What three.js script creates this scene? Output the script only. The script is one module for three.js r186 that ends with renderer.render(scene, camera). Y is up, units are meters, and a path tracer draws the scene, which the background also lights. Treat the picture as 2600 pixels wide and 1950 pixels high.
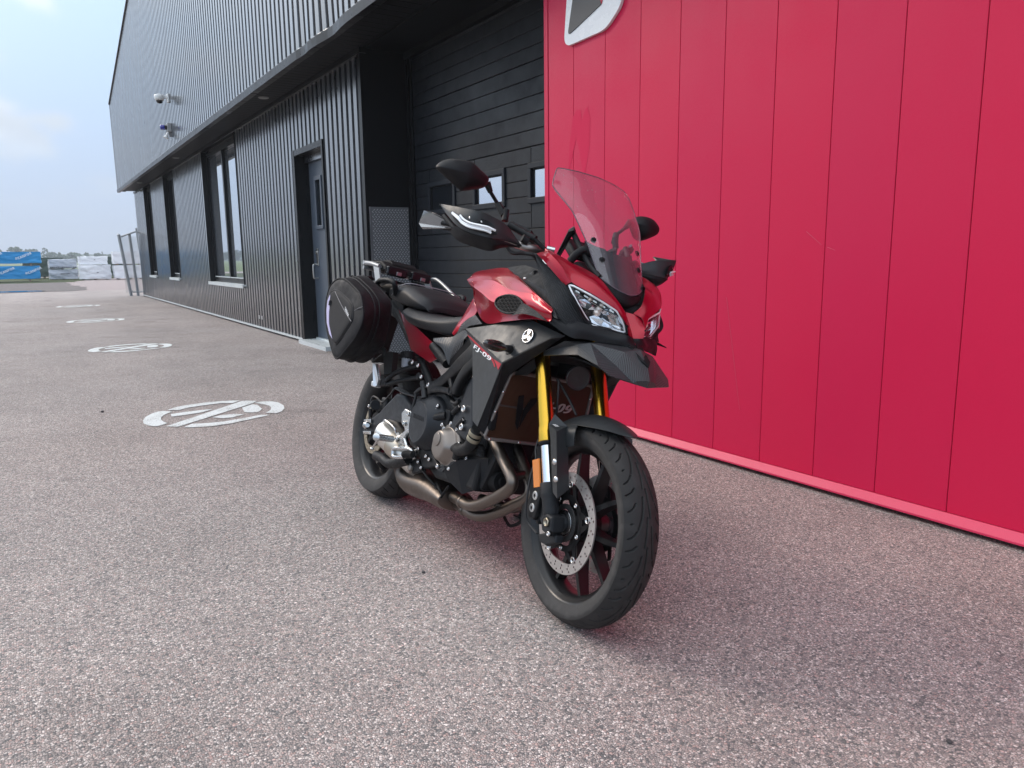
import * as THREE from 'three';
import { mergeGeometries, mergeVertices, toCreasedNormals } from 'three/addons/utils/BufferGeometryUtils.js';
import { RoundedBoxGeometry } from 'three/addons/geometries/RoundedBoxGeometry.js';
import { FontLoader } from 'three/addons/loaders/FontLoader.js';
import { ImprovedNoise } from 'three/addons/math/ImprovedNoise.js';

// ---------------------------------------------------------------- camera, sky, sun, exposure
const V = (x, y, z) => new THREE.Vector3(x, y, z);
const RAD = Math.PI / 180;
const scene = new THREE.Scene();
const PW = 2600, PH = 1950, FOC = 1923.2, PITCH = 9.653 * RAD, ROLL = -0.783 * RAD, YAW = 32.315 * RAD, EYE = 1.0836;
const camera = new THREE.PerspectiveCamera(2 * Math.atan(PH / 2 / FOC) / RAD, 4 / 3, 0.05, 4000);
const camF0 = V(-Math.cos(YAW), 0, -Math.sin(YAW));
const camR0 = V(0, 0, 0).crossVectors(camF0, V(0, 1, 0));
const camF = camF0.clone().multiplyScalar(Math.cos(PITCH)).add(V(0, -Math.sin(PITCH), 0));
const camU0 = V(0, 0, 0).crossVectors(camR0, camF);
const camR = camR0.clone().multiplyScalar(Math.cos(ROLL)).addScaledVector(camU0, Math.sin(ROLL));
const camU = camR0.clone().multiplyScalar(-Math.sin(ROLL)).addScaledVector(camU0, Math.cos(ROLL));
camera.position.set(0, EYE, 0);
camera.setRotationFromMatrix(new THREE.Matrix4().makeBasis(camR, camU, camF.clone().negate()));
camera.updateMatrixWorld();
scene.add(camera);
const renderer = new THREE.WebGLRenderer({ antialias: true });
renderer.setSize(1024, 768);
renderer.toneMapping = THREE.LinearToneMapping;
renderer.toneMappingExposure = 1.42;
renderer.shadowMap.enabled = true;

// direction to the sun: low, hazy, from beyond the far end of the building
const SUN_DIR = V(-0.76, 0.52, 0.40).normalize();
const noise = new ImprovedNoise();
const fbm = (x, y, z, n = 5) => { let s = 0, a = 0.5, f = 1; for (let i = 0; i < n; i++) { s += a * noise.noise(x * f, y * f, z * f); a *= 0.5; f *= 2.03; } return s; };
const sstep = (a, b, x) => { const t = Math.min(1, Math.max(0, (x - a) / (b - a))); return t * t * (3 - 2 * t); };
{
  const w = 1024, h = 512, d = new Float32Array(w * h * 4);
  for (let j = 0; j < h; j++) for (let i = 0; i < w; i++) {
    const v = (j + 0.5) / h, u = (i + 0.5) / w;
    const el = (v - 0.5) * Math.PI, az = (u - 0.5) * 2 * Math.PI;
    const dx = Math.cos(el) * Math.cos(az), dy = Math.sin(el), dz = Math.cos(el) * Math.sin(az);
    const t = Math.max(0, dy);
    // hazy blue, paler at the horizon, brighter overhead as under a thin overcast
    const k = Math.pow(1 - t, 4), up = 1 + 1.6 * Math.pow(t, 1.3);
    const wh = 0.75 * sstep(0.25, 0.8, t), lum = 0.60;
    let r = (0.33 + 0.105 * k) * up, g = (0.475 + 0.03 * k) * up, b = (0.665 - 0.03 * k) * up;
    r += (lum * up * 1.0 - r) * wh; g += (lum * up * 1.0 - g) * wh; b += (lum * up * 1.02 - b) * wh;
    // cloud sheets, flattened toward the horizon
    const s = 1 / (t + 0.16);
    const cx = dx * s * 1.9, cz = dz * s * 1.9;
    let c = fbm(cx + 3.1, 0.7, cz * 1.6 + 8.2, 6) + 0.5 * fbm(cx * 2.6, 4.2, cz * 3.4, 5);
    c = sstep(-0.02, 0.32, c) * sstep(0.03, 0.2, t);
    const cb = (0.60 + 0.3 * fbm(cx * 1.7 + 9, 2, cz * 1.7, 4)) * (1 + 2.0 * Math.pow(t, 1.6));
    r += (cb * 0.95 - r) * c * 0.75; g += (cb * 0.985 - g) * c * 0.75; b += (cb * 1.01 - b) * c * 0.75;
    // glow of the veiled sun
    const cs = dx * SUN_DIR.x + dy * SUN_DIR.y + dz * SUN_DIR.z;
    const gl = 1.7 * Math.pow(Math.max(0, cs), 16) + 4.0 * Math.pow(Math.max(0, cs), 120);
    r += gl * 0.5; g += gl * 0.49; b += gl * 0.46;
    if (dy < 0) { const q = Math.min(1, -dy * 14); r += (0.30 - r) * q; g += (0.28 - g) * q; b += (0.28 - b) * q; }
    const o = (j * w + i) * 4; d[o] = r; d[o + 1] = g; d[o + 2] = b; d[o + 3] = 1;
  }
  const tex = new THREE.DataTexture(d, w, h, THREE.RGBAFormat, THREE.FloatType);
  tex.mapping = THREE.EquirectangularReflectionMapping;
  tex.magFilter = tex.minFilter = THREE.LinearFilter; tex.needsUpdate = true;
  scene.background = tex; scene.environment = tex;
}
const sun = new THREE.DirectionalLight(0xffe9d2, 0.95);
sun.position.copy(SUN_DIR).multiplyScalar(60).add(V(-8, 0, -1));
sun.target.position.set(-8, 0, -1);
sun.castShadow = true; sun.shadow.radius = 34; sun.shadow.mapSize.set(2048, 2048);
Object.assign(sun.shadow.camera, { left: -30, right: 30, top: 25, bottom: -25, near: 1, far: 160 });
scene.add(sun, sun.target);
scene.fog = new THREE.FogExp2(0xeef4fc, 0.0012);

// ---------------------------------------------------------------- helpers
let seed = 12345;
const rnd = () => { seed = (seed * 1664525 + 1013904223) >>> 0; return seed / 4294967296; };
const rr = (a, b) => a + (b - a) * rnd();
const taken = {};
function numbered(n) { const k = taken[n] = (taken[n] ?? -1) + 1; return k ? `${n}_${String(k).padStart(3, '0')}` : n; }
function clean(g) {
  let o = g.index ? g.toNonIndexed() : g;
  for (const k of Object.keys(o.attributes)) if (!['position', 'normal', 'uv'].includes(k)) o.deleteAttribute(k);
  if (!o.attributes.normal) o.computeVertexNormals();
  if (!o.attributes.uv) o.setAttribute('uv', new THREE.BufferAttribute(new Float32Array(o.attributes.position.count * 2), 2));
  return o;
}
const merged = gs => gs.length === 1 ? gs[0] : mergeGeometries(gs.map(clean));
function mesh(name, geo, mat, parent) {
  const m = new THREE.Mesh(Array.isArray(geo) ? merged(geo) : geo, mat);
  m.castShadow = m.receiveShadow = true;
  m.name = parent && parent !== scene ? name : numbered(name);
  (parent || scene).add(m); return m;
}
function group(name, parent, pos) { const g = new THREE.Group(); g.name = parent ? name : numbered(name); (parent || scene).add(g); if (pos) g.position.copy(pos); return g; }
function tag(o, label, category, grp) { o.userData.label = label; o.userData.category = category; if (grp) o.userData.group = grp; return o; }
const struct = o => { o.userData.kind = 'structure'; return o; };
const box = (x0, x1, y0, y1, z0, z1) => { const g = new THREE.BoxGeometry(x1 - x0, y1 - y0, z1 - z0); g.translate((x0 + x1) / 2, (y0 + y1) / 2, (z0 + z1) / 2); return g; };
const rbox = (x0, x1, y0, y1, z0, z1, r = 0.004, s = 2) => { const g = new RoundedBoxGeometry(x1 - x0, y1 - y0, z1 - z0, s, r); g.translate((x0 + x1) / 2, (y0 + y1) / 2, (z0 + z1) / 2); return g; };
function cyl(a, b, ra, rb = ra, n = 20, open = false) {   // cylinder from a to b
  const d = b.clone().sub(a), l = d.length(), g = new THREE.CylinderGeometry(rb, ra, l, n, 1, open);
  g.translate(0, l / 2, 0); g.applyQuaternion(new THREE.Quaternion().setFromUnitVectors(V(0, 1, 0), d.normalize())); g.translate(a.x, a.y, a.z); return g;
}
function tube(pts, r, n = 10, seg, closed = false, tension = 0.5) {
  const c = pts.isCurve ? pts : new THREE.CatmullRomCurve3(pts, closed, 'catmullrom', tension);
  const g = new THREE.TubeGeometry(c, seg || Math.max(8, (pts.length || 4) * 8), r, n, closed);
  if (closed) return g;
  const caps = [[0, -1], [1, 1]].map(([t, s]) => { const p = c.getPointAt(t), d = c.getTangentAt(t).multiplyScalar(s), q = new THREE.CircleGeometry(r, n); q.applyQuaternion(new THREE.Quaternion().setFromUnitVectors(V(0, 0, 1), d)); q.translate(p.x, p.y, p.z); return q; });
  return merged([g, ...caps]);
}
// lathe profile [[radius, along]...] about an axis from point o in direction d
function lathe(o, d, prof, n = 40) {
  const g = new THREE.LatheGeometry(prof.map(([r, t]) => new THREE.Vector2(Math.max(r, 1e-5), t)), n);
  g.applyQuaternion(new THREE.Quaternion().setFromUnitVectors(V(0, 1, 0), d.clone().normalize())); g.translate(o.x, o.y, o.z); return g;
}
const lin = (r, g, b) => new THREE.Color().setRGB(r, g, b);
const std = (c, rough, metal = 0, extra = {}) => new THREE.MeshStandardMaterial({ color: c.isColor ? c : lin(...c), roughness: rough, metalness: metal, side: THREE.DoubleSide, ...extra });
const phy = (c, rough, metal = 0, extra = {}) => new THREE.MeshPhysicalMaterial({ color: c.isColor ? c : lin(...c), roughness: rough, metalness: metal, side: THREE.DoubleSide, ...extra });
// tiling value noise as a texture: fn(u, v) -> 0..1 (bytes)
function dataTex(n, fn, srgb = false, comps = 1) {
  const d = new Uint8Array(n * n * 4);
  for (let j = 0; j < n; j++) for (let i = 0; i < n; i++) { const v = fn(i / n, j / n), o = (j * n + i) * 4; if (comps === 1) d[o] = d[o + 1] = d[o + 2] = Math.max(0, Math.min(255, v * 255)); else for (let k = 0; k < 3; k++) d[o + k] = Math.max(0, Math.min(255, v[k] * 255)); d[o + 3] = 255; }
  const t = new THREE.DataTexture(d, n, n, THREE.RGBAFormat); t.wrapS = t.wrapT = THREE.RepeatWrapping; t.magFilter = THREE.LinearFilter; t.minFilter = THREE.LinearMipmapLinearFilter; t.generateMipmaps = true;
  if (srgb) t.colorSpace = THREE.SRGBColorSpace; t.needsUpdate = true; return t;
}
const hash2 = (x, y) => { let h = Math.imul(x, 374761393) ^ Math.imul(y, 668265263); h = Math.imul(h ^ (h >>> 13), 1274126177); return ((h ^ (h >>> 16)) >>> 0) / 4294967296; };
function tileNoise(per, salt) { return (u, v) => { const x = u * per, y = v * per, i = Math.floor(x), j = Math.floor(y), a = x - i, b = y - j, s = a * a * (3 - 2 * a), t = b * b * (3 - 2 * b); const h = (p, q) => hash2(((p % per) + per) % per + salt * 911, ((q % per) + per) % per + salt * 577); return (h(i, j) * (1 - s) + h(i + 1, j) * s) * (1 - t) + (h(i, j + 1) * (1 - s) + h(i + 1, j + 1) * s) * t; }; }
function tileFbm(per, salt, oct = 4) { const ns = []; for (let i = 0; i < oct; i++) ns.push(tileNoise(per << i, salt + i * 7)); return (u, v) => { let s = 0, a = 0.5; for (const n of ns) { s += a * n(u, v); a *= 0.5; } return s / (1 - Math.pow(0.5, oct)); }; }
function uvPlanar(g, ax, ay, s = 1) { const p = g.attributes.position, u = new Float32Array(p.count * 2); for (let i = 0; i < p.count; i++) { u[2 * i] = p.getComponent(i, ax) * s; u[2 * i + 1] = p.getComponent(i, ay) * s; } g.setAttribute('uv', new THREE.BufferAttribute(u, 2)); return g; }
function uvBox(g, s = 1) { g = g.index ? g.toNonIndexed() : g; const p = g.attributes.position, n = g.attributes.normal, u = new Float32Array(p.count * 2); for (let i = 0; i < p.count; i += 3) { let a = [0, 0, 0]; for (let k = 0; k < 3; k++) { a[0] += Math.abs(n.getX(i + k)); a[1] += Math.abs(n.getY(i + k)); a[2] += Math.abs(n.getZ(i + k)); } const m = a.indexOf(Math.max(...a)), [p0, p1] = m === 0 ? [2, 1] : m === 1 ? [0, 2] : [0, 1]; for (let k = 0; k < 3; k++) { u[2 * (i + k)] = p.getComponent(i + k, p0) * s; u[2 * (i + k) + 1] = p.getComponent(i + k, p1) * s; } } g.setAttribute('uv', new THREE.BufferAttribute(u, 2)); return g; }
const rep = (t, x, y = x) => { const c = t.clone(); c.repeat.set(x, y); c.needsUpdate = true; return c; };

// shared fine textures
const texGrain = dataTex(256, tileFbm(32, 5, 3));                 // leather / plastic grain
const texSmudge = dataTex(512, (() => { const a = tileFbm(4, 21, 6), b = tileFbm(24, 31, 4); return (u, v) => 0.35 + 0.45 * a(u, v) + 0.3 * (b(u, v) - 0.3); })());

// ---------------------------------------------------------------- ground
// exposed-aggregate asphalt: pinkish crushed granite in dark binder, 2 m tile
function stones(n, cells, salt, palette) {
  const col = new Uint8Array(n * n * 4), hgt = new Uint8Array(n * n * 4), cs = n / cells;
  const px = new Float32Array(cells * cells), py = px.slice(), sz = px.slice(), id = new Uint8Array(cells * cells), br = px.slice(), ca = px.slice(), sa = px.slice(), el = px.slice();
  for (let j = 0; j < cells; j++) for (let i = 0; i < cells; i++) { const k = j * cells + i; px[k] = (i + 0.1 + 0.8 * hash2(i + salt, j)) * cs; py[k] = (j + 0.1 + 0.8 * hash2(i, j + salt * 3)) * cs; sz[k] = 0.62 + 0.75 * Math.pow(hash2(i * 3 + salt, j * 5), 2); br[k] = hash2(i * 7, j * 11 + salt); let q = hash2(i * 13 + salt, j * 17), m = 0; while (m < palette.length - 1 && q > palette[m][3]) { q -= palette[m][3]; m++; } id[k] = m; const an = hash2(i * 5, j * 3 + salt) * Math.PI; ca[k] = Math.cos(an); sa[k] = Math.sin(an); el[k] = 0.75 + 0.7 * hash2(i + 5, j * 9 + salt); }
  const soft = tileFbm(8, 77, 5), fine = tileNoise(n / 2, 9);
  for (let y = 0; y < n; y++) for (let x = 0; x < n; x++) {
    const ci = Math.floor(x / cs), cj = Math.floor(y / cs); let d1 = 1e9, d2 = 1e9, b = 0;
    for (let dj = -1; dj <= 1; dj++) for (let di = -1; di <= 1; di++) {
      const ii = ci + di, jj = cj + dj, k = ((jj + cells) % cells) * cells + (ii + cells) % cells;
      const ex = x - px[k] - (ii < 0 ? -n : ii >= cells ? n : 0), ey = y - py[k] - (jj < 0 ? -n : jj >= cells ? n : 0);
      const a = ex * ca[k] + ey * sa[k], c = (-ex * sa[k] + ey * ca[k]) * el[k], dd = Math.sqrt(a * a + c * c) / (cs * sz[k]);
      if (dd < d1) { d2 = d1; d1 = dd; b = k; } else if (dd < d2) d2 = dd;
    }
    const e = sstep(0.04, 0.3, d2 - d1), fq = fine(x / n, y / n), P = palette[id[b]], lum = (0.72 + 0.5 * br[b]) * (0.88 + 0.24 * fq), bind = 0.085 + 0.05 * fq, wob = 0.9 + 0.2 * soft(x / n, y / n);
    const o = (y * n + x) * 4;
    for (let k = 0; k < 3; k++) { const l = (bind * [1.02, 1, 1.02][k] * (1 - e) + P[k] * lum * e) * wob; col[o + k] = 255 * Math.min(1, l <= 0.0031308 ? 12.92 * l : 1.055 * Math.pow(l, 1 / 2.4) - 0.055); }
    col[o + 3] = hgt[o + 3] = 255;
    const hh = e * (0.45 + 0.5 * br[b] + 0.12 * (1 - d1)); hgt[o] = hgt[o + 1] = hgt[o + 2] = Math.min(255, 255 * hh * 0.85);
  }
  const mk = (d, s) => { const t = new THREE.DataTexture(d, n, n, THREE.RGBAFormat); t.wrapS = t.wrapT = THREE.RepeatWrapping; t.magFilter = THREE.LinearFilter; t.minFilter = THREE.LinearMipmapLinearFilter; t.generateMipmaps = true; if (s) t.colorSpace = THREE.SRGBColorSpace; t.needsUpdate = true; return t; };
  return [mk(col, true), mk(hgt, false)];
}
const [aspCol, aspH] = stones(2048, 340, 3, [[0.49, 0.402, 0.365, 0.38], [0.70, 0.615, 0.57, 0.18], [0.34, 0.295, 0.275, 0.26], [0.18, 0.17, 0.165, 0.10], [0.53, 0.38, 0.34, 0.08]]);
const asphaltMat = std([1, 1, 1], 0.82, 0, { map: aspCol, bumpMap: aspH, bumpScale: 0.0028, vertexColors: true });
function groundSheet(x0, x1, z0, z1, nx, nz, y, uvs, colFn) {
  const g = new THREE.PlaneGeometry(1, 1, nx, nz); const p = g.attributes.position, u = g.attributes.uv, c = new Float32Array(p.count * 3);
  for (let i = 0; i < p.count; i++) { const x = x0 + (p.getX(i) + 0.5) * (x1 - x0), z = z1 - (p.getY(i) + 0.5) * (z1 - z0); p.setXYZ(i, x, y, z); u.setXY(i, x * uvs, z * uvs); const q = colFn(x, z); c[3 * i] = q[0]; c[3 * i + 1] = q[1]; c[3 * i + 2] = q[2]; }
  g.setAttribute('color', new THREE.BufferAttribute(c, 3)); g.computeVertexNormals(); return g;
}
// patches of wear and grime in the asphalt
const wear = (x, z) => { let w = 1.04 + 0.24 * fbm(x * 0.9, 1.3, z * 0.9, 5) + 0.12 * fbm(x * 5, 2.3, z * 5, 3) + 0.16 * fbm(x * 0.12, 7.3, z * 1.1, 4); const st = fbm(x * 1.7 + 31, 4.4, z * 1.7, 4); w *= 1 - 0.28 * sstep(0.26, 0.42, st); const pk = fbm(x * 0.35, 5.5, z * 0.35, 3); return [w * (1 + 0.05 * pk), w, w * (1 - 0.03 * pk)]; };
struct(mesh('asphalt_yard', groundSheet(-32, 14, -8, 22, 520, 360, 0, 1 / 2.0, wear), asphaltMat));
// far ground: pale gravel pad, dark wet gravel, field to the horizon
const [gravCol, gravH] = stones(1024, 110, 9, [[0.60, 0.50, 0.48, 0.45], [0.70, 0.63, 0.61, 0.25], [0.42, 0.37, 0.36, 0.3]]);
struct(mesh('field', groundSheet(-720, 720, -720, 720, 40, 40, -0.05, 1 / 3, () => [0.75, 0.85, 0.55]), std([0.20, 0.23, 0.12], 0.95, 0, { vertexColors: true, bumpMap: gravH, bumpScale: 0.02 })));
const padShape = (pts, y, uvs, mat, name) => { const s = new THREE.Shape(pts.map(([x, z]) => new THREE.Vector2(x, -z))); const g = new THREE.ShapeGeometry(s); g.rotateX(-Math.PI / 2); g.translate(0, y, 0); uvPlanar(g, 0, 2, uvs); return struct(mesh(name, g, mat)); };
const ragged = (pts, amp, step) => { const o = []; for (let i = 0; i < pts.length; i++) { const a = pts[i], b = pts[(i + 1) % pts.length], l = Math.hypot(b[0] - a[0], b[1] - a[1]), n = Math.max(1, Math.round(l / step)); for (let k = 0; k < n; k++) { const t = k / n, x = a[0] + (b[0] - a[0]) * t, z = a[1] + (b[1] - a[1]) * t; o.push([x + amp * fbm(x * 0.7, 3, z * 0.7), z + amp * fbm(x * 0.7, 9, z * 0.7)]); } } return o; };
padShape(ragged([[-31.8, -120], [-31.8, 90], [-70, 90], [-70, -120]], 0.8, 1), -0.012, 1 / 1.4, std([0.92, 0.86, 0.85], 0.9, 0, { map: gravCol, bumpMap: gravH, bumpScale: 0.006 }), 'gravel_pad');
padShape(ragged([[-32.6, 0.5], [-32.2, 8], [-32.6, 40], [-50, 40], [-50, 1], [-46.8, -1.7], [-40, -1.75], [-37, -2.2], [-33.2, -2.0], [-32.4, -1.2]], 0.5, 0.7), -0.006, 1 / 1.1, std([0.46, 0.45, 0.44], 0.85, 0, { map: gravCol, bumpMap: gravH, bumpScale: 0.008 }), 'dark_gravel');
padShape(ragged([[-33.2, -0.45], [-33.0, 3.5], [-34.2, 4.2], [-34.8, 1.5], [-34.3, -0.2]], 0.35, 0.35), -0.002, 1, phy([0.05, 0.06, 0.07], 0.04, 0, {}), 'puddle');
padShape(ragged([[-46.5, -2.2], [-47, 12], [-62, 12], [-62, -16], [-52.5, -3.4], [-49.3, -2.6]], 0.8, 0.6), -0.004, 1 / 1.1, std([0.13, 0.155, 0.07], 0.95, 0, { bumpMap: gravH, bumpScale: 0.03 }), 'grass_verge');

// painted ring emblems on the asphalt
const paintTex = (() => { const a = tileFbm(10, 41, 5), b = tileNoise(256, 4); return dataTex(512, (u, v) => { const w = sstep(0.34, 0.44, a(u, v) * 0.5 + b(u, v) * 0.5); return [0.74 + 0.19 * w, 0.73 + 0.21 * w, 0.72 + 0.22 * w]; }, true, 3); })();
const paintMat = std([0.98, 0.99, 0.98], 0.75, 0, { map: paintTex, bumpMap: aspH, bumpScale: 0.002 });
const EMBLEM = [[[-0.227,0.254],[-0.289,0.299],[-0.298,0.342],[-0.24,0.392],[-0.139,0.442],[-0.014,0.472],[0.09,0.479],[0.18,0.461],[0.237,0.423],[0.222,0.382],[0.174,0.342],[0.117,0.357],[0.033,0.363],[-0.043,0.355],[-0.124,0.328],[-0.184,0.293]],[[-0.317,0.279],[-0.404,0.204],[-0.441,0.113],[-0.46,-0.008],[-0.447,-0.125],[-0.418,-0.21],[-0.387,-0.252],[-0.312,-0.186],[-0.359,-0.107],[-0.349,0.013],[-0.322,0.133],[-0.263,0.204]],[[0.277,0.367],[0.34,0.309],[0.324,0.282],[-0.211,-0.308],[-0.288,-0.357],[-0.348,-0.298],[-0.351,-0.256]],[[-0.139,0.278],[-0.043,0.287],[-0.045,0.206],[-0.07,0.087],[-0.146,-0.006],[-0.162,0.031],[-0.165,0.159]],[[0.375,0.272],[0.411,0.231],[0.46,0.114],[0.437,-0.021],[0.372,-0.17],[0.317,-0.301],[0.271,-0.251],[0.31,-0.131],[0.35,0.013],[0.338,0.116],[0.297,0.206]],[[0.159,0.054],[0.236,-0.006],[0.245,-0.063],[0.181,-0.161],[0.123,-0.09],[0.117,-0.003]],[[-0.079,-0.199],[-0.168,-0.297],[-0.106,-0.318],[0.058,-0.309],[0.152,-0.265],[0.153,-0.218],[0.103,-0.174]],[[-0.219,-0.325],[-0.241,-0.376],[-0.216,-0.438],[-0.127,-0.476],[0.013,-0.479],[0.142,-0.449],[0.236,-0.404],[0.279,-0.352],[0.224,-0.292],[0.142,-0.348],[0.053,-0.378],[-0.037,-0.384],[-0.108,-0.367]]];   // ring emblem outlines, metres, (x, z) about its centre
function emblem(cx, cz, i) {
  const o = group('painted_emblem'); o.position.set(cx, 0.004, cz);
  for (const P0 of EMBLEM) { const s = new THREE.Shape(ragged(P0, 0.012, 0.02).map(([x, z]) => new THREE.Vector2(x, -z))); const g = new THREE.ShapeGeometry(s); g.rotateX(-Math.PI / 2); uvPlanar(g, 0, 2, 0.9); mesh('paint_stripe', g, paintMat, o); }
  tag(o, ['white painted ring emblem with bars and crescents on the asphalt, largest and crispest', 'white painted ring emblem on the asphalt, second from the motorcycle', 'white painted ring emblem on the asphalt, third from the motorcycle', 'white painted ring emblem on the asphalt, farthest from the motorcycle, near the fence'][i], 'ground marking', 'ring emblems painted along the yard');
}
[[-5.613, -1.044], [-10.56, -1.02], [-15.85, -1.0], [-21.3, -1.0]].forEach(([x, z], i) => emblem(x, z, i));

// ---------------------------------------------------------------- workshop building
const ZW = -2.97, ZF = -2.51, YS = 3.09;
const building = group('workshop_building', null, V(-8, 0, ZW));
tag(building, 'black corrugated metal workshop with a red panelled wall and roller door', 'building');
const blg = (name, geo, mat, parent = building) => { let g = Array.isArray(geo) ? merged(geo) : geo; g = g.clone(); if (parent === building) g.translate(8, 0, -ZW); else g.translate(8 - parent.position.x, -parent.position.y, -ZW - parent.position.z); return mesh(name, g, mat, parent); };
const streak = (() => { const a = tileFbm(6, 61, 5), b = tileNoise(64, 15), c = tileNoise(128, 16); return (u, v) => 0.42 + 0.3 * a(u, v) + 0.2 * b(u, v * 0.06) + 0.12 * c(u, v * 0.1); })();
const texStreak = dataTex(512, streak);
const darkMetal = phy([0.016, 0.019, 0.026], 0.42, 0.0, { roughnessMap: rep(texStreak, 0.6, 0.35), ior: 1.7, clearcoat: 1, clearcoatRoughness: 0.16 });   // charcoal coated steel
const trimMetal = phy([0.013, 0.0135, 0.015], 0.5, 0.0, { specularIntensity: 0.35, roughnessMap: rep(texSmudge, 0.7), bumpMap: rep(texSmudge, 0.5), bumpScale: 0.0004 });
const blackMat = phy([0.007, 0.0075, 0.009], 0.6, 0, { specularIntensity: 0.4 });
const P = 0.1524, DEP = 0.030;
// ribbed sheet: ridge faces at z0, pans DEP behind; clipped between x0..x1, y range by function of x
function ribbed(x0, x1, yb, yt, z0, dent) {
  const xs = []; const k0 = Math.floor(x0 / P) - 1, k1 = Math.ceil(x1 / P) + 1;
  const prof = [[0.00, 0], [0.56, 0], [0.60, -DEP], [0.96, -DEP]];
  for (let k = k0; k <= k1; k++) for (const [t, z] of prof) xs.push([(k + t) * P, z]);
  const at = x => { for (let i = 0; i < xs.length - 1; i++) if (x >= xs[i][0] && x <= xs[i + 1][0]) { const t = (x - xs[i][0]) / (xs[i + 1][0] - xs[i][0]); return xs[i][1] + t * (xs[i + 1][1] - xs[i][1]); } return 0; };
  const pts = [[x0, at(x0)], ...xs.filter(q => q[0] > x0 + 1e-4 && q[0] < x1 - 1e-4), [x1, at(x1)]];
  const fy = typeof yt === 'function' ? yt : () => yt;
  const rows = 9, pos = [], uv = [], idx = [];
  for (let i = 0; i < pts.length - 1; i++) {
    const b = pos.length / 3;
    for (const q of [pts[i], pts[i + 1]]) for (let r = 0; r < rows; r++) { const t = r / (rows - 1), y = yb + (fy(q[0]) - yb) * t; let z = z0 + q[1] + 0.0025 * fbm(q[0] * 1.1, y * 0.8, 3.3, 3); if (dent) z += dent(q[0], y); pos.push(q[0], y, z); uv.push(q[0], y); }
    for (let r = 0; r < rows - 1; r++) idx.push(b + r, b + rows + r, b + rows + r + 1, b + r, b + rows + r + 1, b + r + 1);
  }
  const g = new THREE.BufferGeometry(); g.setAttribute('position', new THREE.Float32BufferAttribute(pos, 3)); g.setAttribute('uv', new THREE.Float32BufferAttribute(uv, 2)); g.setIndex(idx); g.computeVertexNormals(); return g.toNonIndexed();
}
const XL = -25.6, XJ = -7.35, XRED = -4.251, XEND = 6.2, ZD = -3.462;
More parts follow.
